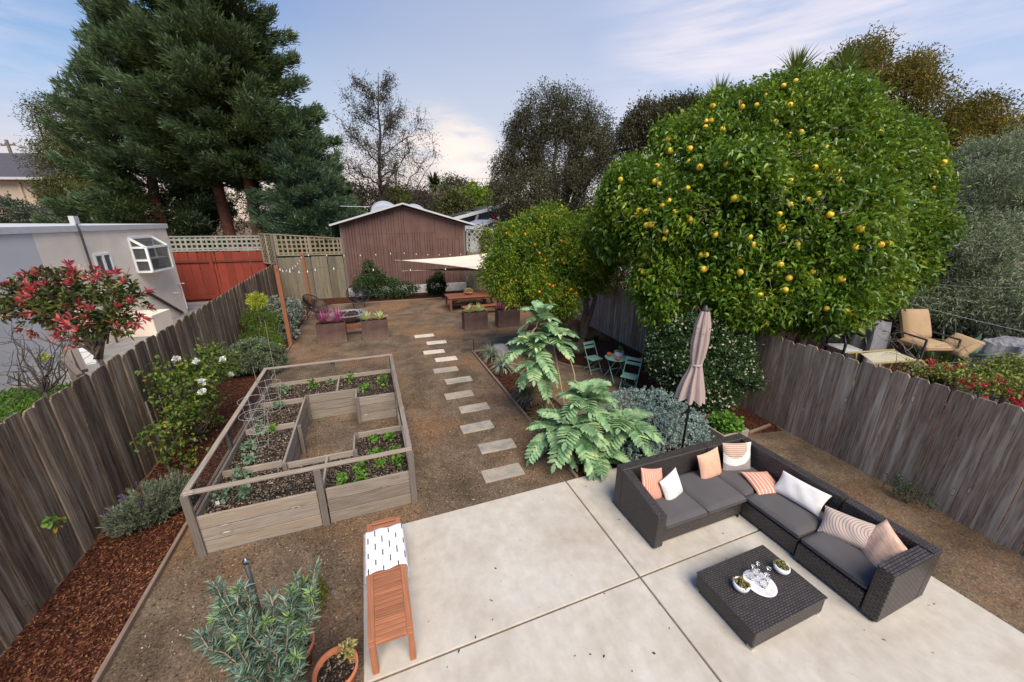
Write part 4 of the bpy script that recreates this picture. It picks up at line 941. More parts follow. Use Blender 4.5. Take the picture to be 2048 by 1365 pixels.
for x, y in ((X0+.0, Y0-.035), (-1.085, Y0-.035), (X1+.0, Y0-.035), (X0-.035, Y0+1.9), (X0-.035, Y0+3.4), (X0, Y1+.035), (-1.2, Y1+.035), (X1, Y1+.035), (X1+.04, ey0), (X1+.04, ey1), (X1+.04, 8.0)):
    MB().box((x, y, (ZR-.02)/2), (.10 if y in (Y0-.035, Y1+.035) else .05, .05 if y in (Y0-.035, Y1+.035) else .10, ZR-.02)).build('post', M_POST, rb, world=True, bev=.003)
for x, y in ((cx0, cy0), (cx0, cy1), (cx1, cy1), (cx1, cy0), (cx1, ey0), (cx1, ey1), (cx0+.05, 8.0)):
    MB().box((x+.03, y-.03, (ZB+.01)/2), (.07, .07, ZB+.01)).build('corner_post', M_POST, rb, world=True, bev=.003)
m, t, b = mat('wire_mesh', .5, .4); b.inputs['Base Color'].default_value = (.045, .045, .045, 1); M_MESH = m
mb = MB()
def wires(p, q, z0, z1, pitch=.05, r=.002):
    p = np.array(p); q = np.array(q); L = np.linalg.norm(q-p); n = int(L/pitch)
    for i in range(n+1): a = p+(q-p)*i/n; mb.bar((*a, z0), (*a, z1), r*2, r*2)
    k = int((z1-z0)/pitch)
    for i in range(k+1): z = z0+(z1-z0)*i/k; mb.bar((*p, z), (*q, z), r*2, r*2)
wires((X0, Y0+.02), (X0, Y1-.02), ZB-.1, ZR-.02); wires((X0, Y1-.0), (X1, Y1-.0), ZB, ZR-.02); wires((X1, Y0+.05), (X1, Y1-.05), ZB-.1 if False else .2, ZR-.02, .07)
mb.build('wire_mesh', M_MESH, rb, world=True)
mb = MB(); zs = .565
for a, b2, c, d in ((X0+.04, cx0-.02, Y0+.02, Y1-.02), (cx0-.02, X1-.04, Y0+.02, cy0-.02), (cx0-.02, X1-.04, cy1+.02, Y1-.02), (cx1+.02, X1-.04, cy0-.02, ey0-.02), (cx1+.02, X1-.04, ey1+.02, cy1+.02)): mb.bb(a, b2, c, d, .3, zs)
mb.build('soil', M_SOIL, rb, world=True)
def sub_scatter(par, poly, n, z, size):
    o = scatter('soil_chips', poly, n, z, size, M_PERL, elong=.6); o.parent = par; o.location = -np.array(par.location)
for a, b2, c, d in ((X0+.05, cx0-.03, Y0+.03, Y1-.03),): sub_scatter(rb, [(a, c), (b2, c), (b2, d), (a, d)], 3500, zs+.004, .035)
sub_scatter(rb, [(cx0, Y0+.03), (X1-.05, Y0+.03), (X1-.05, cy0-.03), (cx0, cy0-.03)], 1500, zs+.004, .03); sub_scatter(rb, [(cx0, cy1+.03), (X1-.05, cy1+.03), (X1-.05, Y1-.03), (cx0, Y1-.03)], 1100, zs+.004, .035)
def veg(label, x, y, s=.13, m=None, tall=1.0, wide=True, n=26, L=.09, z=zs, cat='vegetable plant', name='vegetable_seedling'):
    t = thing(name, label, cat, (x, y, z), group='young plants in the raised bed')
    crown('leaves', m or L_VEG, t, [(x, y, z+.07*tall, s, s, .08*tall+.03)], n, 4, .03, L, L*.75, wide=wide, out=.6, up=.5, zmin=z+.005, rmin=.3)
    trunk('stem', M_TWIG, t, [([(x, y, z), (x, y, z+.09*tall)], .006, .004, 5)])
def vp(x, y, z=zs): q = G(x/3.102+360, y/3.102+680, z+.08); return q[0], q[1]
vl = [(820, 285, L_VEG, .14, 1.6, 'bright green leafy plant left of centre in the back bed'), (1045, 250, L_VEG, .15, 1.8, 'bright green plant in the back bed just right of the divider'), (1150, 295, L_VEG, .14, 1.0, 'low green plant in the middle of the back right bed'), (1255, 265, L_VEG, .14, 2.4, 'tallest bright green plant in the back right corner bed'), (650, 305, L_SAGEV, .17, 1.3, 'pale feathery plant at the left end of the back bed'), (935, 262, L_SAGEV, .1, .7, 'small pale seedling beside the back divider'),
      (605, 415, L_SAGEV, .16, 1.2, 'pale green tomato seedling in the second left bed'), (520, 545, L_SAGEV, .16, 1.2, 'grey green seedling at the far end of the long left bed'), (575, 548, L_VEG, .09, .8, 'tiny bright seedling by the left bed divider'), (430, 650, L_SAGEV, .12, .7, 'small seedling at the left of the long left bed'), (430, 740, L_SAGEV, .1, .7, 'small seedling near the front of the long left bed'),
      (380, 840, L_SAGEV, .13, 1.4, 'young kale at the far side of the front left bed'), (260, 960, L_SAGEV, .17, 1.5, 'larger kale at the front left corner'), (405, 945, L_SAGEV, .17, 1.5, 'kale in the middle of the front left bed'), (1005, 865, L_VEG, .11, .8, 'small lime lettuce by the front divider'), (1110, 790, L_VEG, .12, .8, 'lime lettuce in the front right bed, second from the divider'), (1110, 850, L_VEG, .09, .6, 'tiny lettuce at the front edge of the front right bed'), (1205, 695, L_VEG, .12, .6, 'lettuce near the back of the front right bed'), (1235, 755, L_VEG, .08, .6, 'tiny lettuce in the middle of the front right bed'), (1350, 740, L_VEG, .14, .7, 'spreading green plant at the right end of the front bed'), (1195, 605, L_VEG, .09, .5, 'tiny seedling left in the small right bed'), (1300, 600, L_VEG, .10, .7, 'small seedling right in the small right bed'), (1330, 680, L_VEG, .09, .5, 'small seedling by the right rail of the front bed')]
for x, y, m_, s, tl, lb in vl:
    q = vp(x, y); veg(lb, q[0], q[1], s*.8, m_, tl, n=16, L=.075)
# tomato cages
for k, (x, y, lb) in enumerate(((-2.35, 9.0, 'wire tomato cage at the far left of the raised bed'), (-2.5, 8.2, 'wire tomato cage in the middle of the left bed row'), (-2.3, 7.5, 'nearest wire tomato cage in the long left bed'))):
    mb = MB(); r0 = .13
    for z, r in ((.1, .12), (.42, .17), (.75, .23)):
        mb.tube([(r*math.cos(a), r*math.sin(a), z) for a in np.linspace(0, 2*PI, 25)], .0024, 4, cap=False)
    for a in (0, 2*PI/3, 4*PI/3): mb.tube([(.1*math.cos(a), .1*math.sin(a), -.1), (.235*math.cos(a), .235*math.sin(a), .78)], .0024, 4)
    o = mb.build('tomato_cage', M_WIRE, None); o.location = (x, y, zs+.0); tag(o, lb, 'tomato cage', 'wire tomato cages in the raised bed')
def stake(label, b_, tpx, tdz, name='bamboo_stake', m=None, r=.008):
    mb = MB(); mb.tube([(0, 0, 0), tdz], [r, r*.7], 6); o = mb.build(name, m or M_LATTB, None); o.location = b_; tag(o, label, 'garden stake')
q = G(538, 850, zs); stake('thin bamboo stake leaning in the second left bed compartment', (q[0], q[1], zs), 0, (-.06, .0, 1.35))
q = G(560, 800, zs); stake('taller thin bamboo stake at the far left bed divider', (q[0], q[1], zs), 0, (.0, .1, 2.0))
mb = MB(); mb.box((0, 0, .03), (.05, .01, .07), rz(.3)); o = mb.build('plant_marker', M_VINYL, None); q = G(436, 1010, zs); o.location = (q[0], q[1], zs); tag(o, 'small white plant marker in the front left corner of the raised bed', 'plant marker')

# ================================================================== FAR END OF THE GARDEN
def post(label, x, y, h):
    t = thing('wooden_post', label, 'post', (x, y, 0), group='orange cedar posts carrying the string lights')
    MB().box((0, 0, h/2), (.14, .14, h)).build('shaft', M_CEDAR, t, bev=.006); MB().tube([(0, -.075, h-.12), (0, -.12, h-.12)], .012, 6).build('hook', M_STEEL, t)
post('nearer orange cedar post beside the left fence', -3.22, 16.3, 3.13); post('farther orange cedar post standing behind the wicker chair', -3.3, 23.45, 3.0)
def planter(label, x0, x1, y, lm, heads, hgt_=.82, dep_=.5, hh=.75):
    t = thing('metal_planter', label, 'planter', ((x0+x1)/2, y, 0), group='rusty metal planters'); w = (x1-x0)/2
    mb = MB(); 
    for a in ((-w, w, 0, .02), (-w, w, dep_-.02, dep_)): mb.bb(a[0], a[1], a[2], a[3], .0, hgt_)
    mb.bb(-w, -w+.02, .021, dep_-.021, 0, hgt_-.001); mb.bb(w-.02, w, .021, dep_-.021, 0, hgt_-.001); mb.build('box', M_CORT, t, bev=.004)
    MB().bb(-w+.02, w-.02, .02, dep_-.02, .5, hgt_-.05).build('soil', M_MULCH, t); MB().bar((-.05, -.012, hgt_-.06), (.05, -.012, hgt_-.06), .01, .02).build('handle', M_STEEL, t)
    for hx in heads:
        n = 70; a = rng.uniform(0, 2*PI, n); e = rng.uniform(.25, 1.45, n); L = rng.uniform(.6, 1.0, n)*hh; P = []; 
        strap(t, (t.location[0]+hx, y+dep_/2, hgt_-.06), n, hh, lm, .03, .5, 1.5, 'strap_leaves', .12)
def strap(par, c, n, L, m, w, emin=.2, emax=1.45, name='strap_leaves', bend=.35, seg=4):
    c = np.array(c, float); a = rng.uniform(0, 2*PI, n); e = rng.uniform(emin, emax, n); Ls = rng.uniform(.6, 1.0, n)*L
    dh = np.stack([np.cos(a), np.sin(a), 0*a], 1); V_ = []; F = []
    sd = np.stack([-np.sin(a), np.cos(a), 0*a], 1)
    for k in range(seg+1):
        u = k/seg; ang = e-bend*u*u*(1.6-e)*1.5; p = c + dh*(np.cos(ang)*Ls*u)[:, None] + np.array([0, 0, 1.0])*(np.sin(ang)*Ls*u)[:, None]
        ww = w*(1-u**2.2)*.5*(.6+.4*min(1, u*4))+.0008; V_.append(p-sd*ww); V_.append(p+sd*ww)
    V_ = np.stack(V_, 1).reshape(-1, 3); s = 2*(seg+1); i = np.arange(n)[:, None]*s
    F = np.concatenate([i+[[2*k, 2*k+1, 2*k+3, 2*k+2]] for k in range(seg)], 0); V_[:, 2] = np.maximum(V_[:, 2], .004)
    return mesh_np(name, V_, F, m, par)
planter('rusty metal planter with two magenta strap-leaved plants, leftmost of the four', -2.2, -1.12, 15.93, L_PINK, (-.27, .27), hh=.85)
planter('rusty metal planter with two yellow-green spiky plants, second from the left', -.53, .5, 15.87, L_YEL, (-.28, .25), hh=.5)
planter('dark metal planter with yellow-green spiky plants in front of the dining bench', 3.77, 4.86, 15.8, L_YEL, (-.24, .2), hh=.52)
planter('dark metal planter with magenta strap-leaved plants beside the mandarin tree', 5.37, 6.45, 15.8, L_PINK, (-.25, .25), hh=.8)
# little slatted stool
t = thing('slatted_stool', 'low red brown slatted stool between the two left planters', 'stool', (-.83, 17.0, 0)); mb = MB()
for k in range(12): mb.bb(-.42+k*.07, -.42+k*.07+.055, -.18, .18, .36, .39)
mb.build('slats', M_TABLE, t); mb = MB(); mb.bb(-.42, .42, -.2, -.17, .3, .4); mb.bb(-.42, .42, .17, .2, .3, .4); mb.build('seat_frame', M_TABLE, t)
for sx in (-1, 1):
    for sy in (-1, 1): MB().bb(sx*.38-.03, sx*.38+.03, sy*.17-.03+.0, sy*.17+.03, 0, .3).build('leg', M_TABLE, t)
# fire pit
t = thing('fire_pit', 'round metal fire pit bowl filled with dark lava rock', 'fire pit', (-1.15, 19.4, 0))
MB().lathe([(.35, 0), (.4, .1), (.80, .36), (.86, .40), (.86, .43), (.76, .43), (.74, .36), (0, .34)], n=40).build('bowl', M_GREYTARP, t, smooth=True)
P = np.c_[rng.normal(size=(500, 2))*.3, np.full(500, .37)]; P = P[np.hypot(P[:, 0], P[:, 1]) < .72]
V_, F = leaf_wide(P+np.array([-1.15, 19.4, 0]), rng.normal(size=(len(P), 3)), .09, .08); mesh_np('lava_rock', V_, F, M_DKBARK, t)
# round string chairs
def pchair(label, x, y, yaw):
    t = thing('round_wicker_chair', label, 'chair', (x, y, 0), yaw, 'round black string chairs by the fire pit'); R = rx(.75)
    mb = MB(); Rr = .62; c = np.array([0, .0, .66])
    mb.tube([c+R@np.array([Rr*math.cos(a), Rr*1.05*math.sin(a), .16]) for a in np.linspace(0, 2*PI, 41)], .018, 6, cap=False)
    mb.tube([c+R@np.array([.2*math.cos(a), .2*math.sin(a)-.1, -.14]) for a in np.linspace(0, 2*PI, 21)], .014, 6, cap=False); mb.build('rim', M_BLACK, t)
    mb = MB()
    for k in range(90):
        a = 2*PI*k/90; pts = []
        for u in np.linspace(0, 1, 5): r = .2+(Rr-.2)*u; pts.append(c+R@np.array([r*math.cos(a), r*1.05*math.sin(a)-.1*(1-u), -.14+.30*u**1.6]))
        mb.tube(pts, .0075, 3, cap=False)
    mb.build('string_seat', M_BLACK, t); mb = MB()
    for a in (.6, 2.5, 3.9, 5.5): mb.tube([c+R@np.array([.45*math.cos(a), .45*math.sin(a), .05]), (.38*math.cos(a), .38*math.sin(a), 0)], .013, 6)
    mb.build('legs', M_BLACK, t)
pchair('round black string chair at the left of the fire pit, seen from the side', -2.75, 20.5, 1.15); pchair('round black string chair beyond the fire pit facing the camera, in front of the shrub', -.72, 22.6, .1)
# dining table and benches
def trestle(name, label, cat, x0, x1, y0, y1, h, top, group=None):
    cx_, cy_ = (x0+x1)/2, (y0+y1)/2; t = thing(name, label, cat, (cx_, cy_, 0), group=group); w, d = (x1-x0)/2, (y1-y0)/2; mb = MB(); n = max(2, int(2*d/.12))
    for k in range(n): a = -d+k*2*d/n; mb.bb(-w, w, a+.004, a+2*d/n-.004, h-.035, h)
    mb.build(top, M_TABLE, t, bev=.004); mb = MB()
    for s in (-1, 1): mb.bb(-w+.12, w-.12, s*(d-.08)-.015, s*(d-.08)+.015, h-.13, h-.036)
    mb.bar((w-.1, 0, .12), (w-.55, 0, h-.1), .05, .06); mb.bar((-w+.1, 0, .12), (-w+.55, 0, h-.1), .05, .06); mb.build('braces', M_TABLE, t)
    for sx in (-1, 1):
        for sy in (-1, 1): MB().box((sx*(w-.1), sy*(d-.08), (h-.036)/2), (.10, .10, h-.036)).build('leg', M_TABLE, t, bev=.004)
    return t
trestle('dining_table', 'long red brown wooden dining table under the shade sail', 'dining table', 3.85, 6.75, 19.5, 20.9, .78, 'tabletop')
trestle('dining_bench', 'low wooden bench on the near side of the dining table', 'bench', 4.35, 6.5, 18.5, 18.95, .46, 'seat', 'benches of the dining table'); trestle('dining_bench', 'low wooden bench on the far side of the dining table', 'bench', 4.35, 6.5, 21.2, 21.6, .46, 'seat', 'benches of the dining table')
t = thing('plant_bowl', 'brown bowl with small plant on the dining table', 'planter bowl', (5.15, 20.3, .78)); MB().lathe([(0, 0), (.12, 0), (.22, .1), (.24, .14), (.21, .14), (0, .1)], n=20).build('bowl', M_TERRA, t, smooth=True)
crown('leaves', L_SUCC, t, [(5.15, 20.3, .98, .2, .2, .1)], 60, 6, .05, .08, .03, zmin=.8)
# shade sails
def sail(label, pts, sag, m, zs_=.04):
    n = 14; a, b_, c = [np.array(p, float) for p in pts]; V_ = []; F = []; idx = {}; ctr = (a+b_+c)/3
    for i in range(n+1):
        for j in range(n+1-i):
            u, v = i/n, j/n; w = 1-u-v; p = a*w+b_*u+c*v; e = 4*(w*u+u*v+v*w)/1.333; edge = [(w, u), (u, v), (v, w)]
            mn = min(u, v, w); q = p + (ctr-p)*.16*(1-min(1, mn*6))*(4*max(w*u, u*v, v*w)) - np.array([0, 0, sag])*27*u*v*w*.5
            idx[i, j] = len(V_); V_.append(q)
    mb = MB(); mb.v = [tuple(v) for v in V_]
    for i in range(n):
        for j in range(n-i):
            mb.face([idx[i, j], idx[i+1, j], idx[i, j+1]], [(0, 0)]*3)
            if i+j < n-1: mb.face([idx[i+1, j], idx[i+1, j+1], idx[i, j+1]], [(0, 0)]*3)
    t = thing('shade_sail', label, 'shade sail', tuple(a)); mb.build('canopy', m, t, smooth=True, world=True)
    mb = MB()
    for p in (a, b_, c): d = unit(p-ctr); mb.tube([p, p+d*.35], .01, 5)
    mb.build('ropes', M_WIRE, t, world=True)
sail('cream triangular shade sail above the dining table', [V(801, 521, 23.5), V(975, 507, 25.5), V(1010, 548, 18.5)], .3, M_SAIL)
sail('lower tan shade sail hanging under the cream one', [V(816, 542, 23.0), V(975, 530, 25.0), V(1000, 542, 19.5)], .2, M_TANSAIL)
# string lights
def strlight(label, pts, per, sag=.12, bulb=.045):
    t = thing('string_lights', label, 'string lights', pts[0]); mb = MB(); k = 0
    for a, b_ in zip(pts[:-1], pts[1:]):
        a = np.array(a); b_ = np.array(b_); cp_ = [a*(1-u)+b_*u-np.array([0, 0, sag*4*u*(1-u)]) for u in np.linspace(0, 1, per*3+1)]; mb.tube(cp_, .006, 5)
        for i in range(per):
            q = cp_[i*3+1]-np.array([0, 0, .02]); k += 1
            o = MB().lathe([(0, -bulb*2.6), (bulb*.7, -bulb*2.2), (bulb, -bulb*1.3), (bulb*.6, -.0), (bulb*.5, .03), (0, .03)], q, 8); o.build('bulb', M_BULB, t, smooth=True, world=True)
    mb.build('cable', M_BLACK, t, world=True)
A_ = np.array([-3.22, 16.3, 3.05]); B_ = np.array([-3.3, 23.45, 2.95])
e1 = V(935, 507, 25.7); strlight('far string of bulbs crossing the brown shed wall', [tuple(B_), tuple(V(800, 505, 25.0)), tuple(e1)], 6, .1, .027)
strlight('near string of bulbs crossing the garden below the far one', [tuple(A_), tuple(V(640, 535, 18)), tuple(V(1000, 530, 17.5))], 5, .15, .027)
strlight('bunched string of bulbs hanging between the two cedar posts', [tuple(A_-[0, 0, .05]), tuple(B_)], 9, .3, .027)
# ================================================================== PLANTS
def whorls(name, m, parent, P, U, per, L, W, axis=.5, spread=1.0, stem=.06, wide=False, lup=.3, droop=.1, jit=.15):
    n = len(P); i = np.repeat(np.arange(n), per); A = unit(U[i]); r = rng.normal(size=(len(i), 3)); r = unit(r-A*(r*A).sum(1, keepdims=True))
    D = A*axis*rng.uniform(.3, 1.6, (len(i), 1))+r*spread+rng.normal(size=r.shape)*jit; Q = P[i]-A*(rng.random((len(i), 1))*stem)
    s = rng.uniform(.7, 1.15, len(i)); V_, F = (leaf_wide if wide else leaf_geo)(Q, D, L*s, W*s, up=lup, droop=droop); return mesh_np(name, V_, F, m, parent)
def plant(name, label, cat, base, group=None): return thing(name, label, cat, (float(base[0]), float(base[1]), float(base[2]) if len(base) > 2 else 0), group=group)
def limbs(par, base, lobes, n=7, r=.05, m=None, name='trunk', wob=.04, fork=.35, h0=None):
    paths = []; b_ = np.array(base, float); Lb = np.array(lobes); mid = Lb[:, :3].mean(0); f = b_+(mid-b_)*fork; f[:2] = b_[:2]+(mid[:2]-b_[:2])*fork*.6
    paths.append((curve_pts(b_, f, 6, wob=wob*.4), r, r*.7, 8))
    for k in range(n):
        l = Lb[k % len(Lb)]; tgt = l[:3]+rng.normal(size=3)*l[3:]*.45; paths.append((curve_pts(f+rng.normal(size=3)*r*.2, tgt, 7, bow=(0, 0, .06*np.linalg.norm(tgt-f)), wob=wob), r*.55, r*.1, 6))
    return trunk(name, m or M_BARK, par, paths)

# --- honey bush with big pinnate leaves
def pinnate(base, D, L, droop, V_, F, pairs=9, lw=.34):
    D = unit(np.array(D, float)); S = unit(np.cross(D, [0, 0, 1.0])+1e-6); up = np.cross(S, D); pts = []
    for k in range(pairs+2):
        u = k/(pairs+1); pts.append(np.array(base)+D*L*u*(1-.12*u)+up*L*(.10*math.sin(u*PI))-np.array([0, 0, 1.0])*L*droop*u*u)
    pts = np.array(pts); T = unit(np.gradient(pts, axis=0))
    def leaflet(p, d, nrm, l, w):
        s = unit(np.cross(d, nrm)); n0 = len(V_); K = 7
        for k in range(K+1):
            u = k/K; ww = w*.5*(math.sin(PI*min(1, u*.93+.07))**.7)*(1.16 if k % 2 else .80); q = p+d*l*u-np.array([0, 0, 1.0])*l*.18*u*u
            V_.append(q-nrm*ww*.1); V_.append(q+s*ww+d*l*(.03 if k % 2 else -.02)+nrm*ww*.2); V_.append(q-s*ww+d*l*(.03 if k % 2 else -.02)+nrm*ww*.2)
        for k in range(K):
            a = n0+3*k; F.append([a, a+1, a+4, a+3]); F.append([a, a+3, a+5, a+2])
    for k in range(1, pairs+1):
        u = k/(pairs+1); l = L*lw*1.0*(math.sin(PI*(.22+.70*u))**.6); 
        for s in (-1, 1):
            side = unit(np.cross(T[k], up))*s; d = unit(side*.9+T[k]*.55+up*.12+rng.normal(size=3)*.05); nn = unit(up+side*(-.25)); leaflet(pts[k], d, nn, l, L/(pairs+1)*1.38)
    leaflet(pts[-1]-T[-1]*L*.04, T[-1], up, L*.2, L*.11)
    # rachis
    for k in range(pairs+1):
        n0 = len(V_); a, b_ = pts[k], pts[k+1]; V_ += [a-S*.006, a+S*.006, b_+S*.005, b_-S*.005]; F.append([n0, n0+1, n0+2, n0+3])
def honey(label, base, heads, stems, seed=0):
    t = plant('honey_bush', label, 'shrub', base, 'honey bushes with big serrated leaves'); V_ = []; F = []
    for (c, n, L, e0, e1) in heads:
        c = np.array(c)
        for k in range(n):
            a = k*2.4+rng.random()*.4; u = k/n; e = e1+(e0-e1)*u*.85+rng.normal()*.12; D = (math.cos(a)*math.cos(e), math.sin(a)*math.cos(e), math.sin(e)); pinnate(c-np.array([0, 0, .28*(1-u)]), D, L*(.75+.35*rng.random())*(1 if u < .8 else .6), .10+.22*(1-u), V_, F)
    mesh_np('leaves', V_, F, L_MELI, t); paths = [(curve_pts(a, b_, 7, bow=bw2, wob=.01), .022, .014, 7) for a, b_, bw2 in stems]; trunk('stems', M_plain('speckled_green_stem', (.42, .34, .2), .8, .5, 30), t, paths); return t
hb = np.array([4.35, 6.3, 0.]); H1 = C(1170, 790, 7.6); H2 = C(1150, 850, 7.4); H3 = C(1255, 840, 7.7); H4 = C(1200, 905, 7.5); H5 = C(1105, 850, 7.6)
honey('low bushy honey bush with large serrated blue-green leaves spreading over the patio corner', hb, [(H1, 20, .74, 1.2, -.1), (H2, 20, .8, 1.0, -.4), (H3, 18, .74, .9, -.3), (H5, 14, .7, .7, -.4), (H4, 14, .62, .7, -.4)], [(hb, H1, (0, 0, .1)), (hb+[.1, 0, 0], H2, (0, -.1, .1)), (hb+[.1, .1, 0], H3, (.1, 0, 0)), (hb, H5, (-.1, 0, 0)), (hb, H4, (0, -.1, 0))])
ub = np.array([4.15, 7.1, 0.]); U1 = C(1082, 628, 8.6); U2 = C(1060, 680, 8.6); U3 = C(1102, 668, 8.7); U4 = C(1070, 720, 8.6)
honey('tall leggy honey bush with a pale blue-green leafy head leaning over the dirt path', ub, [(U1, 14, .66, 1.3, .1), (U2, 17, .74, .9, -.2), (U3, 17, .72, .9, -.2), (U4, 14, .66, .4, -.7)], [(ub, U4, (-.15, -.1, 0)), (ub+[.05, 0, 0], U3, (0, 0, .1)), (ub+[.1, .1, 0], C(1112, 690, 8.7), (.35, 0, .2)), (U4, U2, (0, 0, 0)), (U2, U1, (0, 0, 0)), (U4, U3, (.05, 0, 0))])

# --- needle-leaved bush in the near left
gb_ = plant('needle_leaved_shrub', 'blue-green shrub with narrow whorled leaves in a terracotta pot at the bottom edge', 'shrub', (-1.15, 2.75, 0))
GL = [lobe(510, 1220, 3.35, 62), lobe(540, 1285, 3.2, 66), lobe(475, 1330, 3.15, 60), lobe(590, 1200, 3.5, 30), lobe(590, 1370, 3.1, 40), lobe(450, 1250, 3.3, 42), lobe(505, 1165, 3.35, 30), lobe(440, 1180, 3.4, 28), lobe(610, 1165, 3.4, 30), lobe(490, 1420, 3.0, 75)]
P, U = shell(GL, 62, .7, 1.02, .35, .75); gbp = []; PP = []; UU = []
for p_, u_ in zip(P, U):
    c_ = curve_pts((-1.15, 2.75, .3), p_, 9, bow=(0, 0, .10), wob=.018); gbp.append((c_, .011, .004, 5)); tn = unit(np.gradient(c_, axis=0))
    for q_ in np.arange(.50, 1.01, .10): i_ = q_*8; j_ = min(7, int(i_)); PP.append(c_[j_]+(c_[j_+1]-c_[j_])*(i_-j_)); UU.append(unit(tn[j_]+[0, 0, .25]))
trunk('branches', M_plain('tan_branches', (.34, .22, .15), .9, .3, 6), gb_, gbp); P = np.array(PP); U = np.array(UU); whorls('foliage', L_GREV, gb_, P, U, 18, .115, .0165, 1.0, .8, .11)
TP = np.array([c_[0][-1] for c_ in gbp[:60:3]])
[whorls('new_shoot', L_LIME, gb_, TP[k_:k_+1], np.array([[-.1, -.2, 1.0]]), 24, .10, .017, .8, .8, .07) for k_ in range(len(TP))]
def tpot(label, px, py, zr, r, h):
    q = G(px, py, h); t = thing('terracotta_pot', label, 'plant pot', (q[0], q[1], 0), group='terracotta pots at the patio edge')
    MB().lathe([(0, 0), (r*.66, 0), (r*.9, h*.8), (r*1.0, h*.8), (r*1.03, h), (r*.93, h), (r*.86, h*.82), (0, h*.82)], n=36).build('pot', M_TERRA, t, smooth=True)
    MB().lathe([(0, h*.84), (r*.86, h*.83)], n=24).build('soil', M_SOIL, t); return t
t = tpot('terracotta pot with a small trailing plant beside the near leg of the slatted bench', 671, 1335, 0, .215, .36); L_ = t.location
crown('leaves', L_SUCC, t, [(L_[0]+.12, L_[1]+.1, .4, .07, .07, .06)], 26, 7, .03, .05, .02, zmin=.3)
tpot('terracotta pot half hidden behind the needle-leaved shrub', 585, 1290, 0, .21, .36); tpot('terracotta pot holding the needle-leaved shrub at the bottom edge of the photo', 520, 1400, 0, .24, .36)
mm = plant('mossy_shrub', 'small mossy yellow-green shrub on the dirt behind the terracotta pots', 'shrub', G(622, 1215)); q = mm.location
crown('foliage', M_leaf('mossy_leaves', [(.05, .06, .01), (.14, .15, .02), (.28, .26, .04)], .2), mm, [(q[0], q[1]+.0, .16, .20, .28, .13)], 340, 9, .03, .035, .012, zmin=.01)
mb = MB(); mb.tube([(0, 0, 0), (.0, 0, 1.45)], .022, 8); o = mb.build('metal_stake', M_PLASTICBLK, None, smooth=True); q = C(492, 1125, 3.55); o.location = (q[0], q[1], q[2]-1.45); tag(o, 'dark grey metal stake rising out of the needle-leaved shrub', 'garden stake')
MB().lathe([(0, 1.5), (.028, 1.47), (.026, 1.44), (0, 1.44)], n=12).build('cap', M_STEEL, o, smooth=True)

# --- lavender, roses, left bed shrubs
lv = plant('lavender', 'grey-green lavender bush with a few purple flowers at the left front of the raised bed', 'shrub', (-3.72, 6.72, 0)); LL = [(-3.74, 6.75, .35, .42, .42, .34), (-3.5, 6.9, .38, .33, .33, .33), (-3.95, 6.55, .32, .3, .3, .28)]
P, U = shell(LL, 700, .5, 1.05, .06, .4); U = unit(U+[0, 0, .9]); whorls('foliage', L_LAV, lv, P, U, 24, .07, .010, 1.4, .45, .16); trunk('stems', M_TWIG, lv, [(curve_pts((-3.72, 6.72, 0), p, 4), .008, .004, 4) for p in P[::9]])
P = np.array([[-3.95, 6.55, .72], [-4.0, 6.62, .68], [-3.9, 6.5, .75], [-3.6, 6.9, .8], [-3.5, 7.0, .78], [-3.8, 6.7, .8], [-3.72, 6.5, .6], [-4.05, 6.6, .5], [-3.3, 7.05, .78], [-4.1, 6.4, .6]]); whorls('flowers', L_PURPLE, lv, P, np.tile([0, 0, 1.0], (len(P), 1)), 26, .028, .012, 1.2, .6, .09)
rs = plant('rose_bush', 'tall loose rose bush with white roses against the left fence behind the raised bed', 'rose bush', (-3.9, 9.3, 0)); RL_ = [(-3.95, 9.2, 1.35, .5, .7, .55), (-3.7, 9.7, 1.5, .45, .6, .45), (-3.85, 8.6, 1.0, .4, .5, .5), (-3.9, 9.4, .6, .5, .9, .45), (-4.0, 7.9, .95, .28, .35, .2), (-3.6, 10.3, 1.4, .4, .5, .4), (-3.8, 8.2, .35, .35, .4, .3), (-4.1, 8.9, 1.9, .22, .3, .25)]
crown('foliage', L_ROSE, rs, bumpy(RL_, 3, .4), 430, 8, .11, .085, .05, .5, .3, 1.0, .2, 1.15, cut=.25, wide=True); limbs(rs, (-3.9, 9.2, 0), RL_, 16, .018, M_TWIG, 'canes', .05, .15)
P, U = shell(RL_, 14, .95, 1.1, 1.2, .8); U[:, 2] = abs(U[:, 2])
PR = np.array([C(353, 718, 7.3), C(445, 720, 8.0), C(403, 764, 7.4), C(405, 784, 7.3), C(392, 724, 8.0), C(462, 750, 9), C(418, 760, 8.6), C(392, 722, 8.8)]); [whorls('rose', L_WHITEF, rs, PR[k_:k_+1], np.array([[.2, -.6, .8]]), 26, .09, .08, .7, .8, .02, wide=True) for k_ in range(len(PR))]
for lb, x, y in (('weathered stake beside the rose bush, taller', -4.05, 8.1), ('thin leaning stake in the rose bush', -3.95, 8.35)): stake(lb, (x, y, 0), 0, (-.02, -.0, 1.6), 'plant_stake', M_POST, .022 if 'taller' in lb else .01)
fl_ = plant('fence_seedling', 'small green and yellow leafed seedling growing through a left fence board near the front', 'seedling', (*V(105, 1040, 5.3)[:2], 0)); 
fp = np.array([-4.38, 5.75, 0]); dd = ray(105, 1042); q = CAM+dd*(-4.36/dd[0]); fl_.location = (q[0], q[1], q[2]); PP = q+rng.normal(size=(13, 3))*[.02, .07, .05]; V_, F = leaf_wide(PP, rng.normal(size=(13, 3))*[.3, 1, .6]+[.5, 0, .2], .075, .07, up=1); mesh_np('leaves', V_, F, L_VEG, fl_)
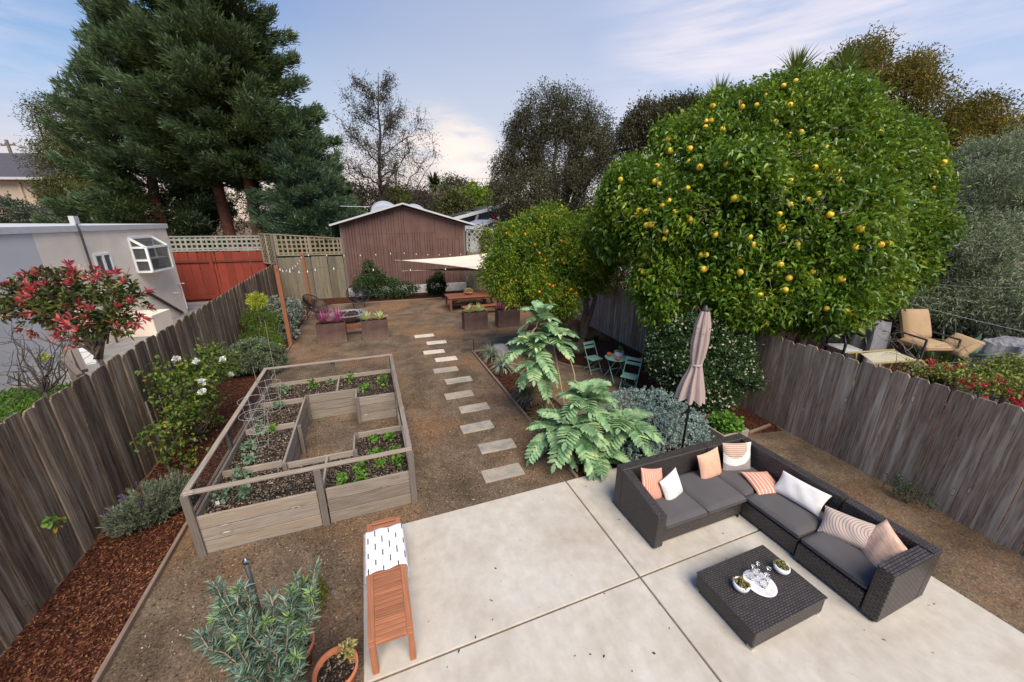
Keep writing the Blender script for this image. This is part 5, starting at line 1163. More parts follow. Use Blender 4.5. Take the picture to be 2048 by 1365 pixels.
V_, F = leaf_wide(q+rng.normal(size=(8, 3))*[.02, .06, .03]-[0, -.02, .12], rng.normal(size=(8, 3))*[.3, 1, .6], .06, .05, up=1); mesh_np('yellow_leaves', V_, F, M_leaf('yellowing_leaves', [(.5, .28, .03), (.6, .4, .06)], .3), fl_)
mb = MB(); mb.tube([q-[0, 0, .3], q-[0, 0, .1], q], .005, 5); mb.build('stem', M_TWIG, fl_, world=True)
s1 = plant('grey_green_shrub', 'rounded grey-green shrub with small yellow flowers beside the far left corner of the raised bed', 'shrub', (-3.72, 13.4, 0)); SL = [(-3.75, 13.5, .6, .65, .7, .55), (-3.3, 13.3, .55, .5, .5, .5), (-4.1, 13.3, .6, .5, .5, .5)]
P, U = shell(SL, 640, .7, 1.05, .05, .5); U = unit(U+[0, 0, .5]); whorls('foliage', M_leaf('soft_grey_green_leaves', [(.07, .10, .05), (.15, .20, .12), (.27, .32, .2)], .15, .8, .2, 3), s1, P, U, 16, .11, .022, .8, .8, .09)
P, U = shell(SL, 12, 1.0, 1.1, .7, .8); whorls('flowers', L_YELTOP, s1, P, U, 10, .05, .04, .5, .9, .02, wide=True)
s2 = plant('silvery_shrub', 'silvery white-leaved shrub beside the nearer cedar post', 'shrub', (-3.75, 17.6, 0)); SL = [(-3.6, 17.6, .65, .55, .7, .55), (-3.9, 18.6, .9, .6, .7, .65), (-3.5, 19.2, .8, .5, .6, .55), (-3.4, 17.0, .35, .4, .4, .3)]
P, U = shell(SL, 800, .6, 1.1, .05, .45); U = unit(U+[0, 0, .5]); whorls('foliage', L_SILV2, s2, P, U, 10, .13, .045, .8, .8, .1)
s3 = plant('sapling', 'tall thin sapling with a bright yellow-green top and feathery lower leaves by the left fence', 'sapling', (-3.95, 15.2, 0)); q = C(513, 602, 14.2); q2 = C(520, 640, 14.2)
crown('foliage', M_leaf('feathery_green_leaves', [(.045, .09, .012), (.10, .18, .02), (.20, .28, .04)], .25), s3, [(*q2, .55, .55, .45), (q2[0]+.05, q2[1], q2[2]-1.0, .45, .45, .55), (-3.85, 15.0, .6, .6, .7, .5)], 800, 10, .12, .12, .016, .8, .1, .7, .3, 1.1, cut=.3)
crown('new_growth', L_YELTOP, s3, [(*q, .30, .30, .27)], 130, 10, .07, .11, .02, .8, .5, .5, .3, 1.05); trunk('trunk', M_TWIG, s3, [(curve_pts((-3.95, 15.2, 0), q, 8, wob=.03), .03, .01, 6)])
s4 = plant('dark_shrub', 'dark green conical shrub in front of the brown shed wall', 'shrub', (.6, 24.6, 0)); SL = [(.6, 24.6, .7, 1.2, .8, .6), (.2, 24.7, 1.35, .7, .5, .5), (.0, 24.8, 2.0, .25, .25, .45), (1.8, 24.5, .6, .9, .6, .45), (-.6, 24.6, .9, .5, .5, .5)]
crown('foliage', L_DKGREEN, s4, bumpy(SL, 5, .45, .8), 900, 9, .16, .13, .06, .7, .4, .8, .5, 1.12); limbs(s4, (.6, 24.7, 0), SL, 8, .04, M_DKBARK, 'branches')
s5 = plant('small_shrub', 'small dark shrub against the whitewashed shed base left of the dining table', 'shrub', (4.1, 24.9, 0)); crown('foliage', L_DKGREEN, s5, [(4.1, 24.9, .6, .6, .4, .55), (4.3, 24.9, 1.1, .3, .3, .35)], 380, 9, .13, .13, .055)
# --- centre bed
def tuft(label, x, y, n, L, m, w=.012, e0=.25, cat='grass clump', name='ornamental_grass', loc=None):
    t = plant(name, label, cat, (x, y, 0)); strap(t, (x, y, .0), n, L, m, w, e0, 1.45, 'blades', .8); return t
tuft('tan ornamental grass mound at the left edge of the planting bed', 3.85, 8.75, 520, .68, L_TUFT, .02); tuft('second tan grass mound under the honey bush by the path edging', 3.7, 7.3, 520, .68, L_TUFT, .02)
tuft('grey-green spiky grass clump in front of the grey rock', 3.9, 11.0, 150, .65, L_TUFTG, .04, .6); tuft('pale wispy grass beside the grey rock', 3.85, 12.1, 160, .75, L_TUFTG, .022, .7)
tuft('small dark green plant in the mulch between the solar lights', 4.1, 9.9, 90, .2, L_DKGREEN, .02, .3, 'plant', 'small_plant'); tuft('dark grass clump at the foot of the right fence behind the mandarin tree', 8.6, 12.6, 90, .55, L_DKGREEN, .025, .7); 
mb = MB(); mb.lathe([(0, 0), (.3, .02), (.38, .14), (.33, .3), (.2, .4), (0, .44)], n=20, sy=.8); o = mb.build('garden_rock', M_plain('grey_rock', (.28, .27, .28), .9, .25, 5), None, smooth=True); o.location = (4.22, 12.35, 0); tag(o, 'smooth grey garden rock at the far end of the planting bed', 'rock')
dm_ = o.modifiers.new('rough', 'DISPLACE'); tx = bpy.data.textures.new('rock', 'CLOUDS'); tx.noise_scale = .3; dm_.texture = tx; dm_.strength = .07
o = MB().lathe([(0, 0), (.14, .0), (.16, .1), (.14, .2), (.15, .35), (.12, .35), (.1, .1), (0, .08)], n=18).build('dark_pot', M_DKBARK, None, smooth=True); o.location = (4.75, 12.2, 0); tag(o, 'dark rusted pot beside the grey rock', 'plant pot')
def solar(label, x, y, rot=0, h=.32):
    t = thing('solar_path_light', label, 'path light', (x, y, 0), rot, 'solar lights along the path edging'); MB().bb(-.045, .045, -.045, .045, .06, h).build('post', M_DKBARK, t); MB().bb(-.075, .075, -.075, .075, h, h+.03).build('housing', M_PLASTICBLK, t)
    MB().bb(-.06, .06, -.06, .06, h+.031, h+.034).build('solar_panel', M_plain('solar_panel_blue', (.06, .09, .16), .15, .1), t)
solar('solar path light at the patio corner under the honey bush leaves', 3.52, 5.5, .1); solar('solar path light half hidden between the tan grass mounds', 3.5, 8.0, .2); solar('solar path light in front of the grey-green grass clump', 3.6, 10.35, 0, .4)
t = thing('spike_light', 'thin stemmed solar light at the far corner of the path edging', 'path light', (3.4, 12.92, 0)); MB().tube([(0, 0, 0), (0, 0, .5), (-.05, 0, .56), (-.2, 0, .56)], .013, 6).build('stem', M_BLACK, t); MB().box((-.27, 0, .56), (.24, .16, .04)).build('head', M_PLASTICBLK, t)
# silver artemisia
ar = plant('silver_mound_shrub', 'broad mound of lacy silver blue foliage behind the sofa and umbrella', 'shrub', (5.3, 5.7, 0)); AL = [(5.35, 5.6, .45, .62, .55, .48), (4.85, 5.35, .35, .5, .4, .38), (5.9, 6.1, .55, .65, .65, .5), (5.5, 6.5, .5, .7, .6, .42), (6.3, 5.6, .45, .5, .5, .4), (4.55, 5.5, .22, .35, .3, .24), (6.1, 5.1, .35, .4, .35, .33)]
P, U = shell(AL, 2100, .75, 1.06, .06, .55); U = unit(U+[0, 0, .4]); P = P+rng.normal(size=P.shape)*.03; whorls('foliage', L_SILVER, ar, P, U, 13, .06, .02, .6, .9, .05, wide=False, jit=.4); limbs(ar, (5.4, 5.8, 0), AL, 12, .03, M_DKBARK, 'branches')
# white flowered viburnum at the right fence
vb = plant('flowering_shrub', 'dense dark green shrub dotted with cream flowers against the right fence behind the umbrella', 'shrub', (8.25, 7.2, 0)); VL = [lobe(1345, 720, 9.6, 52), lobe(1400, 690, 9.3, 60), lobe(1455, 740, 9.0, 50), lobe(1330, 655, 9.8, 35), lobe(1380, 760, 9.3, 50), lobe(1440, 790, 8.9, 40), lobe(1480, 700, 8.9, 28), lobe(1425, 655, 9.4, 32), lobe(1500, 755, 8.7, 22)]
VL = bumpy(VL, 5, .4); crown('foliage', L_DKGREEN, vb, VL, 3000, 10, .11, .075, .036, .7, .3, .8, .6, 1.08, wide=True); P, U = shell(VL, 900, .96, 1.12, .4, .9); k = rng.random(len(P)) < .9; whorls('flowers', L_CREAMF, vb, P[k], U[k], 7, .034, .034, .5, .8, .01, wide=True); limbs(vb, (8.3, 7.2, 0), VL, 12, .04, M_DKBARK, 'branches')
wp = plant('twiggy_weed', 'small sparse dark seedling at the foot of the right fence', 'seedling', (8.55, 2.55, 0)); crown('leaves', L_DKGREEN, wp, [(8.6, 2.55, .25, .14, .35, .2)], 60, 5, .06, .05, .025, rmin=.2); limbs(wp, (8.6, 2.55, 0), [(8.6, 2.5, .35, .1, .3, .2)], 7, .01, M_TWIG, 'stems')
# --- bistro set
def slat_seat(t, w, d, z, n, m):
    mb = MB()
    for k in range(n): y = -d/2+(k+.5)*d/n; mb.bb(-w/2, w/2, y-d/n*.36, y+d/n*.36, z-.012, z)
    mb.build('seat', m, t)
def bistro_chair(label, x, y, yaw):
    t = thing('folding_chair', label, 'chair', (x, y, 0), yaw, 'sea green folding bistro chairs'); w, d, z = .44, .42, .50; slat_seat(t, w, d, z, 7, M_TEAL)
    mb = MB()
    for s in (-1, 1): mb.bar((s*(w/2-.02), -d/2+.02, z-.02), (s*(w/2-.02), d/2-.02, z-.02), .02, .02)
    mb.build('seat_frame', M_TEAL, t)
    for s in (-1, 1):
        mb = MB(); mb.bar((s*(w/2), d/2+.10, .98), (s*(w/2), -d/2+.02, 0), .022, .012); mb.build('leg', M_TEAL, t)
        mb = MB(); mb.bar((s*(w/2-.03), -d/2+.03, z-.02), (s*(w/2-.03), d/2+.06, 0), .022, .012); mb.build('leg', M_TEAL, t)
    mb = MB(); mb.bar((-w/2, -d/2+.1, .12), (w/2, -d/2+.1, .12), .015, .015); mb.bar((-w/2, d/2-.04, .12), (w/2, d/2-.04, .12), .015, .015); mb.build('stretcher', M_TEAL, t)
    mb = MB(); mb.bar((-w/2, d/2+.085, .93), (w/2, d/2+.085, .93), .014, .09); mb.bar((-w/2, d/2+.05, .80), (w/2, d/2+.05, .80), .014, .09); mb.build('backrest', M_TEAL, t); return t
bistro_chair('sea green folding chair beyond the bistro table near the tree trunk', 6.62, 9.75, .15); bistro_chair('sea green folding chair on the near side of the bistro table beside the flowering shrub', 6.78, 8.1, -.95)
t = thing('bistro_table', 'round sea green folding bistro table with crossed legs', 'table', (6.95, 9.0, 0)); TT = .74; MB().lathe([(0, TT-.025), (.35, TT-.025), (.36, TT-.02), (.36, TT), (0, TT+.001)], n=36).build('tabletop', M_TEAL, t)
for s in (-1, 1):
    for k in (-1, 1): MB().bar((s*.2, k*.22, TT-.03), (s*.22, -k*.27, 0), .024, .014).build('leg', M_TEAL, t)
MB().bar((-.22, .0, .36), (.22, 0, .36), .016, .016).build('stretcher', M_TEAL, t)
def smallpot(label, x, y, z): o = MB().lathe([(0, 0), (.055, 0), (.075, .1), (.065, .1), (.05, .03), (0, .03)], n=20).build('orange_pot', M_ORPOT, None, smooth=True); o.location = (x, y, z); tag(o, label, 'pot', 'orange pots on the bistro table')
q = G(1218, 712, TT); smallpot('small orange pot on the left side of the bistro table', q[0], q[1], TT); q = G(1235, 721, TT); smallpot('small orange pot on the near side of the bistro table', q[0], q[1], TT)
q = G(1240, 712, TT); t = thing('planter_tin', 'round grey tin planter with pebbles and a small succulent on the bistro table', 'planter', (q[0], q[1]+.06, TT)); MB().lathe([(0, 0), (.15, 0), (.16, .02), (.14, .025), (.145, .13), (.13, .13), (.13, .08), (0, .09)], n=28).build('tin', M_FASCIA, t, smooth=True); MB().lathe([(0, .115), (.13, .11)], n=18).build('pebbles', M_GREYTARP, t); crown('succulent', L_VEG, t, [(t.location[0]+.06, t.location[1]+.03, TT+.2, .06, .06, .07)], 18, 6, .02, .05, .03, zmin=TT)

# --- fruit trees
def ray_hit(px, py, lobes, back=.0):
    d = unit(ray(px, py)); best = None
    for l in lobes:
        c = np.array(l[:3]); r = np.array(l[3:]); o = (CAM-c)/r; e = d/r; A = e@e; B = o@e; Cc = o@o-1; D_ = B*B-A*Cc
        if D_ > 0: s = (-B-math.sqrt(D_))/A; best = s if best is None or s < best else best
    return None if best is None else CAM+d*(best+back)
def fruits(par, pxs, lobes, r, m, name='fruit', back=-.02):
    proto = None
    for (x, y) in pxs:
        h = ray_hit(x, y, lobes, back)
        if h is None: continue
        if proto is None:
            proto = MB().lathe([(0, -r*.95), (r*.5, -r*.85), (r*.87, -r*.48), (r, 0), (r*.87, r*.48), (r*.5, r*.83), (0, r*.9)], n=14).build(name, m, par, smooth=True); o = proto
        else: o = proto.copy(); C0.objects.link(o); o.parent = par
        o.location = h-np.array(par.location); o.rotation_euler = (random.random()*3, random.random()*3, 0); s = random.uniform(.8, 1.12); o.scale = (s, s, s)
gt_ = plant('grapefruit_tree', 'very large grapefruit tree full of yellow fruit overhanging the right fence', 'fruit tree', (*C(1640, 640, 11.2)[:2], 0))
GLb = [lobe(1560, 350, 11, 175), lobe(1390, 340, 10.3, 100), lobe(1330, 450, 9.8, 95), lobe(1275, 400, 10.2, 75), lobe(1450, 450, 9.6, 130), lobe(1600, 480, 9.5, 150), lobe(1685, 355, 10.5, 118), lobe(1775, 325, 11.2, 78), lobe(1750, 470, 10, 95), lobe(1555, 240, 11, 75), lobe(1655, 240, 11, 72), lobe(1460, 265, 10.6, 75), lobe(1420, 540, 9.4, 75), lobe(1530, 585, 9.1, 75), lobe(1640, 590, 9.0, 75), lobe(1720, 570, 9.4, 65), lobe(1330, 560, 9.8, 58), lobe(1835, 385, 11, 50), lobe(1790, 540, 10, 45), lobe(1320, 600, 9.7, 35), lobe(1480, 600, 9.2, 48), lobe(1240, 460, 10.4, 42)]
GLb = bumpy(GLb, 9, .30, .82)
crown('crown', L_CITRUS, gt_, GLb, 13000, 12, .20, .13, .06, .55, .05, .75, .80, 1.08, 1.6, .5, True, .3, .8)
crown('inner_leaves', L_CITRUS, gt_, [(a, b_, c, d*.84, e*.84, f*.84) for a, b_, c, d, e, f in GLb], 2600, 8, .28, .2, .11, .8, .1, .6, .8, 1.0, 1.6, .3, False, .2, .6)
GLf = GLb; limbs(gt_, np.array(gt_.location), GLb[:22], 26, .2, M_BARK, 'trunk', .12)
dt_ = []
for k in range(26):
    h_ = ray_hit(rng.uniform(1260, 1860), rng.uniform(220, 600), GLb, -.05)
    if h_ is None: continue
    for j in range(5): e_ = h_+unit(rng.normal(size=3)+unit(CAM-h_)*.7)*rng.uniform(.2, .5); dt_.append((curve_pts(h_+unit(h_-CAM)*.3, e_, 5, wob=.03), .010, .003, 4))
    trunk('dead_twig', M_DEAD, gt_, dt_); dt_ = []
FX = [(1425, 213), (1411, 243), (1411, 255), (1340, 302), (1379, 298), (1378, 324), (1314, 333), (1354, 346), (1400, 335), (1310, 364), (1319, 369), (1241, 360), (1188, 406), (1279, 423), (1274, 431), (1292, 424), (1233, 449), (1211, 464), (1293, 451), (1302, 449), (1337, 402), (1350, 424), (1470, 397), (1453, 330), (1459, 294), (1494, 252), (1445, 259), (1403, 510), (1412, 510), (1292, 512), (1407, 539), (1329, 478), (1478, 520), (1499, 475), (1591, 163), (1567, 172), (1531, 192), (1725, 176), (1743, 177), (1580, 211), (1513, 211), (1480, 205), (1551, 244), (1460, 294), (1493, 251), (1452, 330), (1668, 306), (1629, 336), (1604, 349), (1673, 343), (1716, 355), (1580, 364), (1636, 388), (1617, 400), (1581, 410), (1469, 397), (1869, 346), (1865, 366), (1563, 456), (1559, 429), (1719, 458), (1563, 133), (1505, 490), (1480, 545), (1560, 530), (1595, 490), (1720, 455), (1760, 490), (1776, 487), (1740, 545), (1710, 495), (1653, 618), (1690, 620), (1702, 627), (1595, 658), (1588, 655), (1530, 645), (1520, 590), (1430, 470), (1380, 440), (1660, 430), (1570, 580), (1625, 545), (1845, 300)]
fr_ = np.random.default_rng(11); FX = FX+list(zip(fr_.uniform(1240, 1900, 22), fr_.uniform(180, 600, 22)))
fruits(gt_, FX, GLb, .075, M_FRUIT, back=-.055)
mt = plant('mandarin_tree', 'small round mandarin tree with orange fruit on a branching trunk inside the garden', 'fruit tree', (7.2, 11.65, 0))
ML = [lobe(1095, 500, 12.6, 75), lobe(1040, 530, 12.3, 62), lobe(1150, 520, 12.6, 68), lobe(1100, 450, 12.8, 42), lobe(1010, 560, 12.2, 42), lobe(1160, 470, 12.8, 42), lobe(1080, 575, 12.0, 42), lobe(1190, 530, 12.6, 42), lobe(1130, 600, 12.2, 30), lobe(1025, 580, 12.2, 30), lobe(1040, 480, 12.6, 38)]
ML0 = ML; ML = bumpy(ML, 6, .36)
crown('crown', L_MANDA, mt, ML, 4800, 11, .17, .115, .036, .6, .2, .7, .72, 1.09, 1.3, .5, False, .25)
crown('inner_leaves', L_MANDA, mt, [(a, b_, c, d*.85, e*.85, f*.85) for a, b_, c, d, e, f in ML], 1500, 8, .22, .15, .07, .8, .1, .6, .7, 1.0, 1.4, .3)
tb_ = np.array([7.2, 11.65, 0]); trunk('trunk', M_BARK, mt, [(curve_pts(tb_, tb_+[0, 0, .55], 4), .30, .21, 10)]+[(curve_pts(tb_+[0, 0, .4], np.array(ML[k][:3])+[0, 0, -.2], 7, bow=bw2, wob=.04), .13, .04, 8) for k, bw2 in ((0, (-.2, 0, 0)), (1, (.1, -.2, -.2)), (2, (.35, 0, -.1)), (4, (.2, 0, -.1)), (7, (.25, 0, -.2)), (6, (.2, .1, 0)), (5, (.3, 0, 0)))])
rr = np.random.default_rng(3); MF = [(x, y) for x, y in zip(rr.uniform(975, 1215, 24), rr.uniform(450, 640, 24))]+[(1122, 482), (1128, 527), (1048, 575), (1106, 573), (1007, 577), (1125, 520), (1090, 555)]
fruits(mt, MF, ML, .05, M_ORANGE, back=.0)

# --- photinia and neighbour's yard
ph = plant('photinia_tree', 'small tree with bright red young leaves and pale flowers beyond the left fence', 'tree', (*C(200, 715, 9.3)[:2], 0)); PL = [lobe(150, 610, 9.2, 60), lobe(80, 610, 9.2, 55), lobe(220, 600, 9.2, 55), lobe(150, 580, 9.3, 50), lobe(250, 580, 9.3, 32), lobe(40, 600, 9.2, 35), lobe(180, 650, 9.0, 42), lobe(95, 560, 9.3, 30), lobe(230, 640, 9.1, 32)]
P, U = shell(bumpy(PL, 3, .4), 460, .3, 1.05, .8, .3); U = unit(U+[0, 0, .5]); whorls('foliage', L_PHOT, ph, P, U, 9, .17, .06, .8, .9, .12, True); P, U = shell(bumpy(PL, 3, .4), 115, .8, 1.3, .8, .7); U = unit(U+[0, 0, .8]); whorls('red_new_leaves', L_REDLEAF, ph, P, U, 11, .19, .05, 1.1, .7, .08, True)
P, U = shell(PL, 34, .85, 1.05, .8, .8); P = np.repeat(P, 14, 0)+rng.normal(size=(len(P)*14, 3))*.05; whorls('flowers', L_CREAMF, ph, P, np.tile([0, 0, 1.0], (len(P), 1)), 3, .03, .03, .5, .8, .01); limbs(ph, np.array(ph.location), PL, 22, .07, M_BARK, 'trunk', .06, .5)
bs_ = plant('bare_shrub', 'leafless twiggy grey shrub beyond the left fence beside the grass', 'shrub', (*C(95, 790, 7.6)[:2], 0)); bq = C(90, 785, 7.6); paths = [(curve_pts((*bq[:2], 0), bq, 5), .04, .03, 6)]
for k in range(26):
    tg = C(rng.uniform(0, 150), rng.uniform(640, 750), rng.uniform(7.3, 8.2)); c_ = curve_pts(bq, tg, 7, bow=tuple(rng.normal(size=3)*.12), wob=.05); paths.append((c_, .016, .004, 5))
    for j in range(3): a = c_[random.randint(2, 5)]; paths.append((curve_pts(a, a+rng.normal(size=3)*[.3, .3, .35]+[0, 0, .1], 5, wob=.03), .006, .002, 4))
trunk('branches', M_DKBARK, bs_, paths)
def tufts(name, label, poly, n, L, m):
    P = np.array(poly); x0, y0 = P.min(0); x1, y1 = P.max(0); Q = rng.uniform([x0, y0], [x1, y1], (n, 2)); D = rng.normal(size=(n, 3))*[.5, .5, .2]+[0, 0, 1]
    V_, F = leaf_geo(np.c_[Q, np.zeros(n)], D, rng.uniform(.5, 1.2, n)*L, .022, up=0, droop=.3); o = mesh_np(name, V_, F, m); return o
o = tufts('grass', '', [(-11.5, 11.0), (-5.2, 14.2)], 9000, .28, M_GRASS); tag(o, kind='stuff')
def ybox(name, label, cat, px, py, dims, m, rot=0, grp=None, z=0, build=None):
    q = G(px, py, z); mb = MB(); w, d, h = dims
    mb.bb(-w/2, w/2, -d/2, -d/2+.02, 0, h); mb.bb(-w/2, w/2, d/2-.02, d/2, 0, h); mb.bb(-w/2, -w/2+.02, -d/2+.021, d/2-.021, 0, h); mb.bb(w/2-.02, w/2, -d/2+.021, d/2-.021, 0, h); mb.bb(-w/2+.02, w/2-.02, -d/2+.02, d/2-.02, 0, h*.7)
    mb.bb(-w/2-.015, w/2+.015, -d/2-.015, -d/2+.005, h-.04, h+.005); o = mb.build(name, m, None, bev=.004); o.location = (q[0], q[1], z); o.rotation_euler = (0, 0, rot); return tag(o, label, cat, grp)
ybox('trough_planter', 'long faded red trough planter with yellow flowers beside the grey wall of the stucco building', 'planter', 58, 728, (1.7, .4, .35), M_TERRA, .3); ybox('plastic_tub', 'white plastic tub at the far left edge of the neighbour yard', 'tub', 8, 762, (.6, .45, .35), M_WHITE, .3); ybox('plastic_tub', 'white square pot on the neighbour paving beyond the photinia trunk', 'tub', 178, 726, (.5, .45, .5), M_WHITE, .2); ybox('plastic_tub', 'pale blue and white tub beside the red trough planter', 'tub', 105, 735, (.4, .35, .5), M_FASCIA, .2); ybox('yellow_bin', 'pale yellow bin lying on the neighbour paving', 'bin', 45, 748, (.6, .35, .3), M_plain('pale_yellow_plastic', (.55, .5, .2), .5), -.6)
fw = plant('yellow_flowers', 'small clump of yellow flowers in the red trough planter', 'flowers', (*G(72, 722, .4)[:2], .35)); q = fw.location; crown('flowers', L_YELTOP, fw, [(q[0], q[1], .5, .3, .2, .12)], 40, 7, .05, .07, .06, wide=True)
for lb, a, b2 in (('leaning wooden post offcut above the left fence, nearer to the photinia', C(150, 700, 7.6), C(170, 742, 7.4)), ('second leaning wooden offcut beside the upright old post', C(128, 720, 7.6), C(160, 752, 7.4))):
    mb = MB(); mb.bar(a, b2, .09, .09); o = mb.build('wood_offcut', M_POST, None, origin=b2); tag(o, lb, 'wood offcut')
q = C(136, 700, 7.9); mb = MB(); mb.box((0, 0, q[2]/2), (.16, .16, q[2])); o = mb.build('old_gate_post', M_BED, None); o.location = (q[0], q[1], 0); tag(o, 'short grey weathered upright post beyond the left fence', 'post')

# --- right neighbour's things (above the fence)
rcg = thing('lounge_chair', 'patio armchair with buttoned tan cushions in the right hand neighbour garden', 'armchair', (0, 0, 0)); q = C(1848, 696, 9.8); cz = q[2]; rcg.location = (q[0], q[1], max(0, cz-.45)); z0 = .45; rcg.scale = (1.2, 1.2, 1.2); rcg.rotation_euler = (0, 0, -.35)
def soft(par, name, w, d, h, loc, R, m):
    mb, pb = cushion(w, d, h, 10, 10, .06, .03); o = mb.build(name, m, par, smooth=True); o.location = loc; o.rotation_euler = R; return o
soft(rcg, 'seat_cushion', .62, .62, .16, (0, 0, z0), (0, 0, 0), M_TANCUSH); soft(rcg, 'back_cushion', .62, .68, .16, (0.05, .38, z0+.36), (1.15, 0, 0), M_TANCUSH); soft(rcg, 'side_cushion', .5, .5, .14, (.5, -.2, z0+.05), (.2, -.7, 0), M_TANCUSH)
mb = MB(); 
for s in (-1, 1): mb.bar((s*.36, -.3, z0+.2), (s*.36, .35, z0+.22), .04, .03); mb.bar((s*.36, -.3, z0+.2), (s*.36, -.32, -rcg.location[2]/1.2), .03, .03); mb.bar((s*.36, .35, z0+.22), (s*.36, .45, -rcg.location[2]/1.2), .03, .03)
mb.build('frame', M_PLASTICBLK, rcg)
lg = thing('folding_lounger', 'folding lounger with cream and dark striped sling beside the right fence', 'lounger', (0, 0, 0)); q = C(1775, 715, 8.8); lg.location = (q[0], q[1], q[2]-.35); lg.rotation_euler = (0, 0, -.5); mb = MB()
for k in range(9): mb.bar((-.5+.02*k, -.3+k*.075, .3), (.35, -.3+k*.075, .42), .045, .006); mb.bar((.36, -.3+k*.075, .42), (.75, -.3+k*.075, .12), .045, .006)
mb.build('sling', M_plain('cream_sling', (.6, .56, .42), .8), lg); mb = MB()
for y in (-.35, .38): mb.bar((-.6, y, .29), (.4, y, .43), .03, .03); mb.bar((.4, y, .43), (.85, y, .08), .03, .03); mb.bar((-.4, y, .3), (-.1, y, -q[2]+.35), .03, .03); mb.bar((.5, y, .35), (.2, y, -q[2]+.35), .03, .03)
mb.build('frame', M_plain('brass_tube', (.45, .34, .14), .5), lg)
def tarp(label, px, py, dep_, w, d, h):
    q = C(px, py, dep_); t = thing('covered_furniture', label, 'furniture cover', (q[0], q[1], 0)); zt = q[2]+h/2; P = []; n = 16
    for i in range(n+1):
        row = []
        for j in range(n+1):
            u = -1+2*i/n; v = -1+2*j/n; e = max(abs(u), abs(v)); z = zt-(0 if e < .7 else (e-.7)/.3*(zt-.02))+.07*math.sin(u*3+1)*math.cos(v*2.5)+rng.normal()*.015; row.append((u*w/2*(1+.05*math.sin(v*7)), v*d/2, max(.0, z)))
        P.append(row)
    mb = MB(); mb.grid(P); mb.build('cover', M_GREYTARP, t)
tarp('grey cloth covered furniture under the grapefruit leaves right of the fence', 1735, 668, 10.4, 1.1, .9, .7); tarp('large dark grey covered grill at the right edge of the photo', 2020, 700, 10.6, 2.0, 1.2, .5)
q = C(1690, 690, 9.6); t = thing('black_armchair', 'black tubular chair arm with pale seat beside the covered furniture', 'chair', (q[0], q[1], 0), -.4); zz = q[2]; mb = MB(); 
for x in (-.25, .25): mb.tube([(x, -.3, 0), (x, -.3, zz+.1), (x, -.2, zz+.28), (x, .1, zz+.3), (x, .25, zz+.1), (x, .28, 0)], .03, 8)
mb.build('frame', M_BLACK, t, smooth=True); MB().bb(-.28, .28, -.3, .3, zz-.12, zz-.06).build('seat', M_FASCIA, t); MB().bb(-.26, .26, .25, .29, zz, zz+.3).build('backrest', M_BLACK, t)
for k, (x, y, dep_, L, lb) in enumerate(((1940, 700, 10.0, .75, 'broad blue-green agave behind the tan armchair'), (2035, 745, 9.4, .7, 'agave at the right edge behind the red flowers'))):
    q = C(x, y, dep_); t = plant('agave', lb, 'agave', (q[0], q[1], 0), 'agaves in the right hand garden'); strap(t, (q[0], q[1], max(.2, q[2]-.2)), 26, L, L_AGAVE, .17, .35, 1.4, 'leaves', .1); trunk('stem', M_BARK, t, [([(q[0], q[1], 0), (q[0], q[1], max(.25, q[2]-.15))], .08, .1, 8)])
q = C(1905, 680, 10.8); t = plant('strappy_plant', 'clump of upright strappy green leaves behind the tan armchair', 'plant', (q[0], q[1], 0)); strap(t, (q[0], q[1], 0), 60, q[2]+.5, L_DKGREEN, .08, .9, 1.5, 'leaves', .2)
vn = plant('flowering_vine', 'tangled vine with red flowers and yellow-green leaves spilling over the right fence', 'vine', (*C(1950, 790, 6.9)[:2], 0)); VN = [lobe(1970, 750, 7.0, 44, rz=20), lobe(2035, 745, 6.9, 45, rz=26), lobe(1900, 748, 7.0, 32, rz=12), lobe(2010, 775, 6.4, 40, rz=20), lobe(2060, 790, 6.2, 40, rz=25), lobe(1835, 738, 7.3, 26, rz=8), lobe(1950, 770, 6.6, 30, rz=14)]
crown('foliage', L_BOUG, vn, VN, 800, 7, .08, .065, .034, .4, .4, 1.0, .2, 1.15, 1.2, .2, True); P, U = shell([lobe(2000, 780, 6.3, 50, rz=16), lobe(1940, 760, 6.6, 35, rz=10), lobe(1890, 735, 6.9, 25, rz=9), lobe(2050, 800, 6.1, 35, rz=15)], 46, .6, 1.1, 1.4, .2); [whorls('flower', L_FLOWR, vn, p_+rng.normal(size=(4, 3))*.03, np.tile([-.6, -.2, .5], (4, 1)), 4, .035, .035, .4, .9, .01, True) for p_ in P]
paths = []; vb0 = np.array([*C(1980, 760, 7.0)[:2], .0])
for k in range(30): a = C(rng.uniform(1780, 2060), rng.uniform(690, 760), 7.2); b2 = a+rng.normal(size=3)*[.7, .6, .25]; paths.append((curve_pts(a, b2, 6, bow=(0, 0, .12), wob=.03), .006, .003, 4))
for k in range(4): paths.append((curve_pts(vb0+rng.normal(size=3)*[.15, .15, 0], C(1850+k*55, 740, 7.1), 7, wob=.05), .025, .01, 6))
trunk('stems', M_TWIG, vn, paths)
def wire(label, a, b2, r=.007, sag=.05, name='garden_wire', m=None):
    p = [np.array(a)*(1-u)+np.array(b2)*u-np.array([0, 0, 4*sag*u*(1-u)]) for u in np.linspace(0, 1, 12)]; mb = MB(); mb.tube(p, r, 5); tag(mb.build(name, m or M_WIRE, None, origin=p[0]), label, 'cable')
wire('upper pale wire stretched across the olive tree at right', C(1868, 568, 10.2), C(2070, 574, 7.8)); wire('lower pale wire sloping down to the right above the tan armchair', C(1745, 585, 11), C(2070, 668, 7.6))
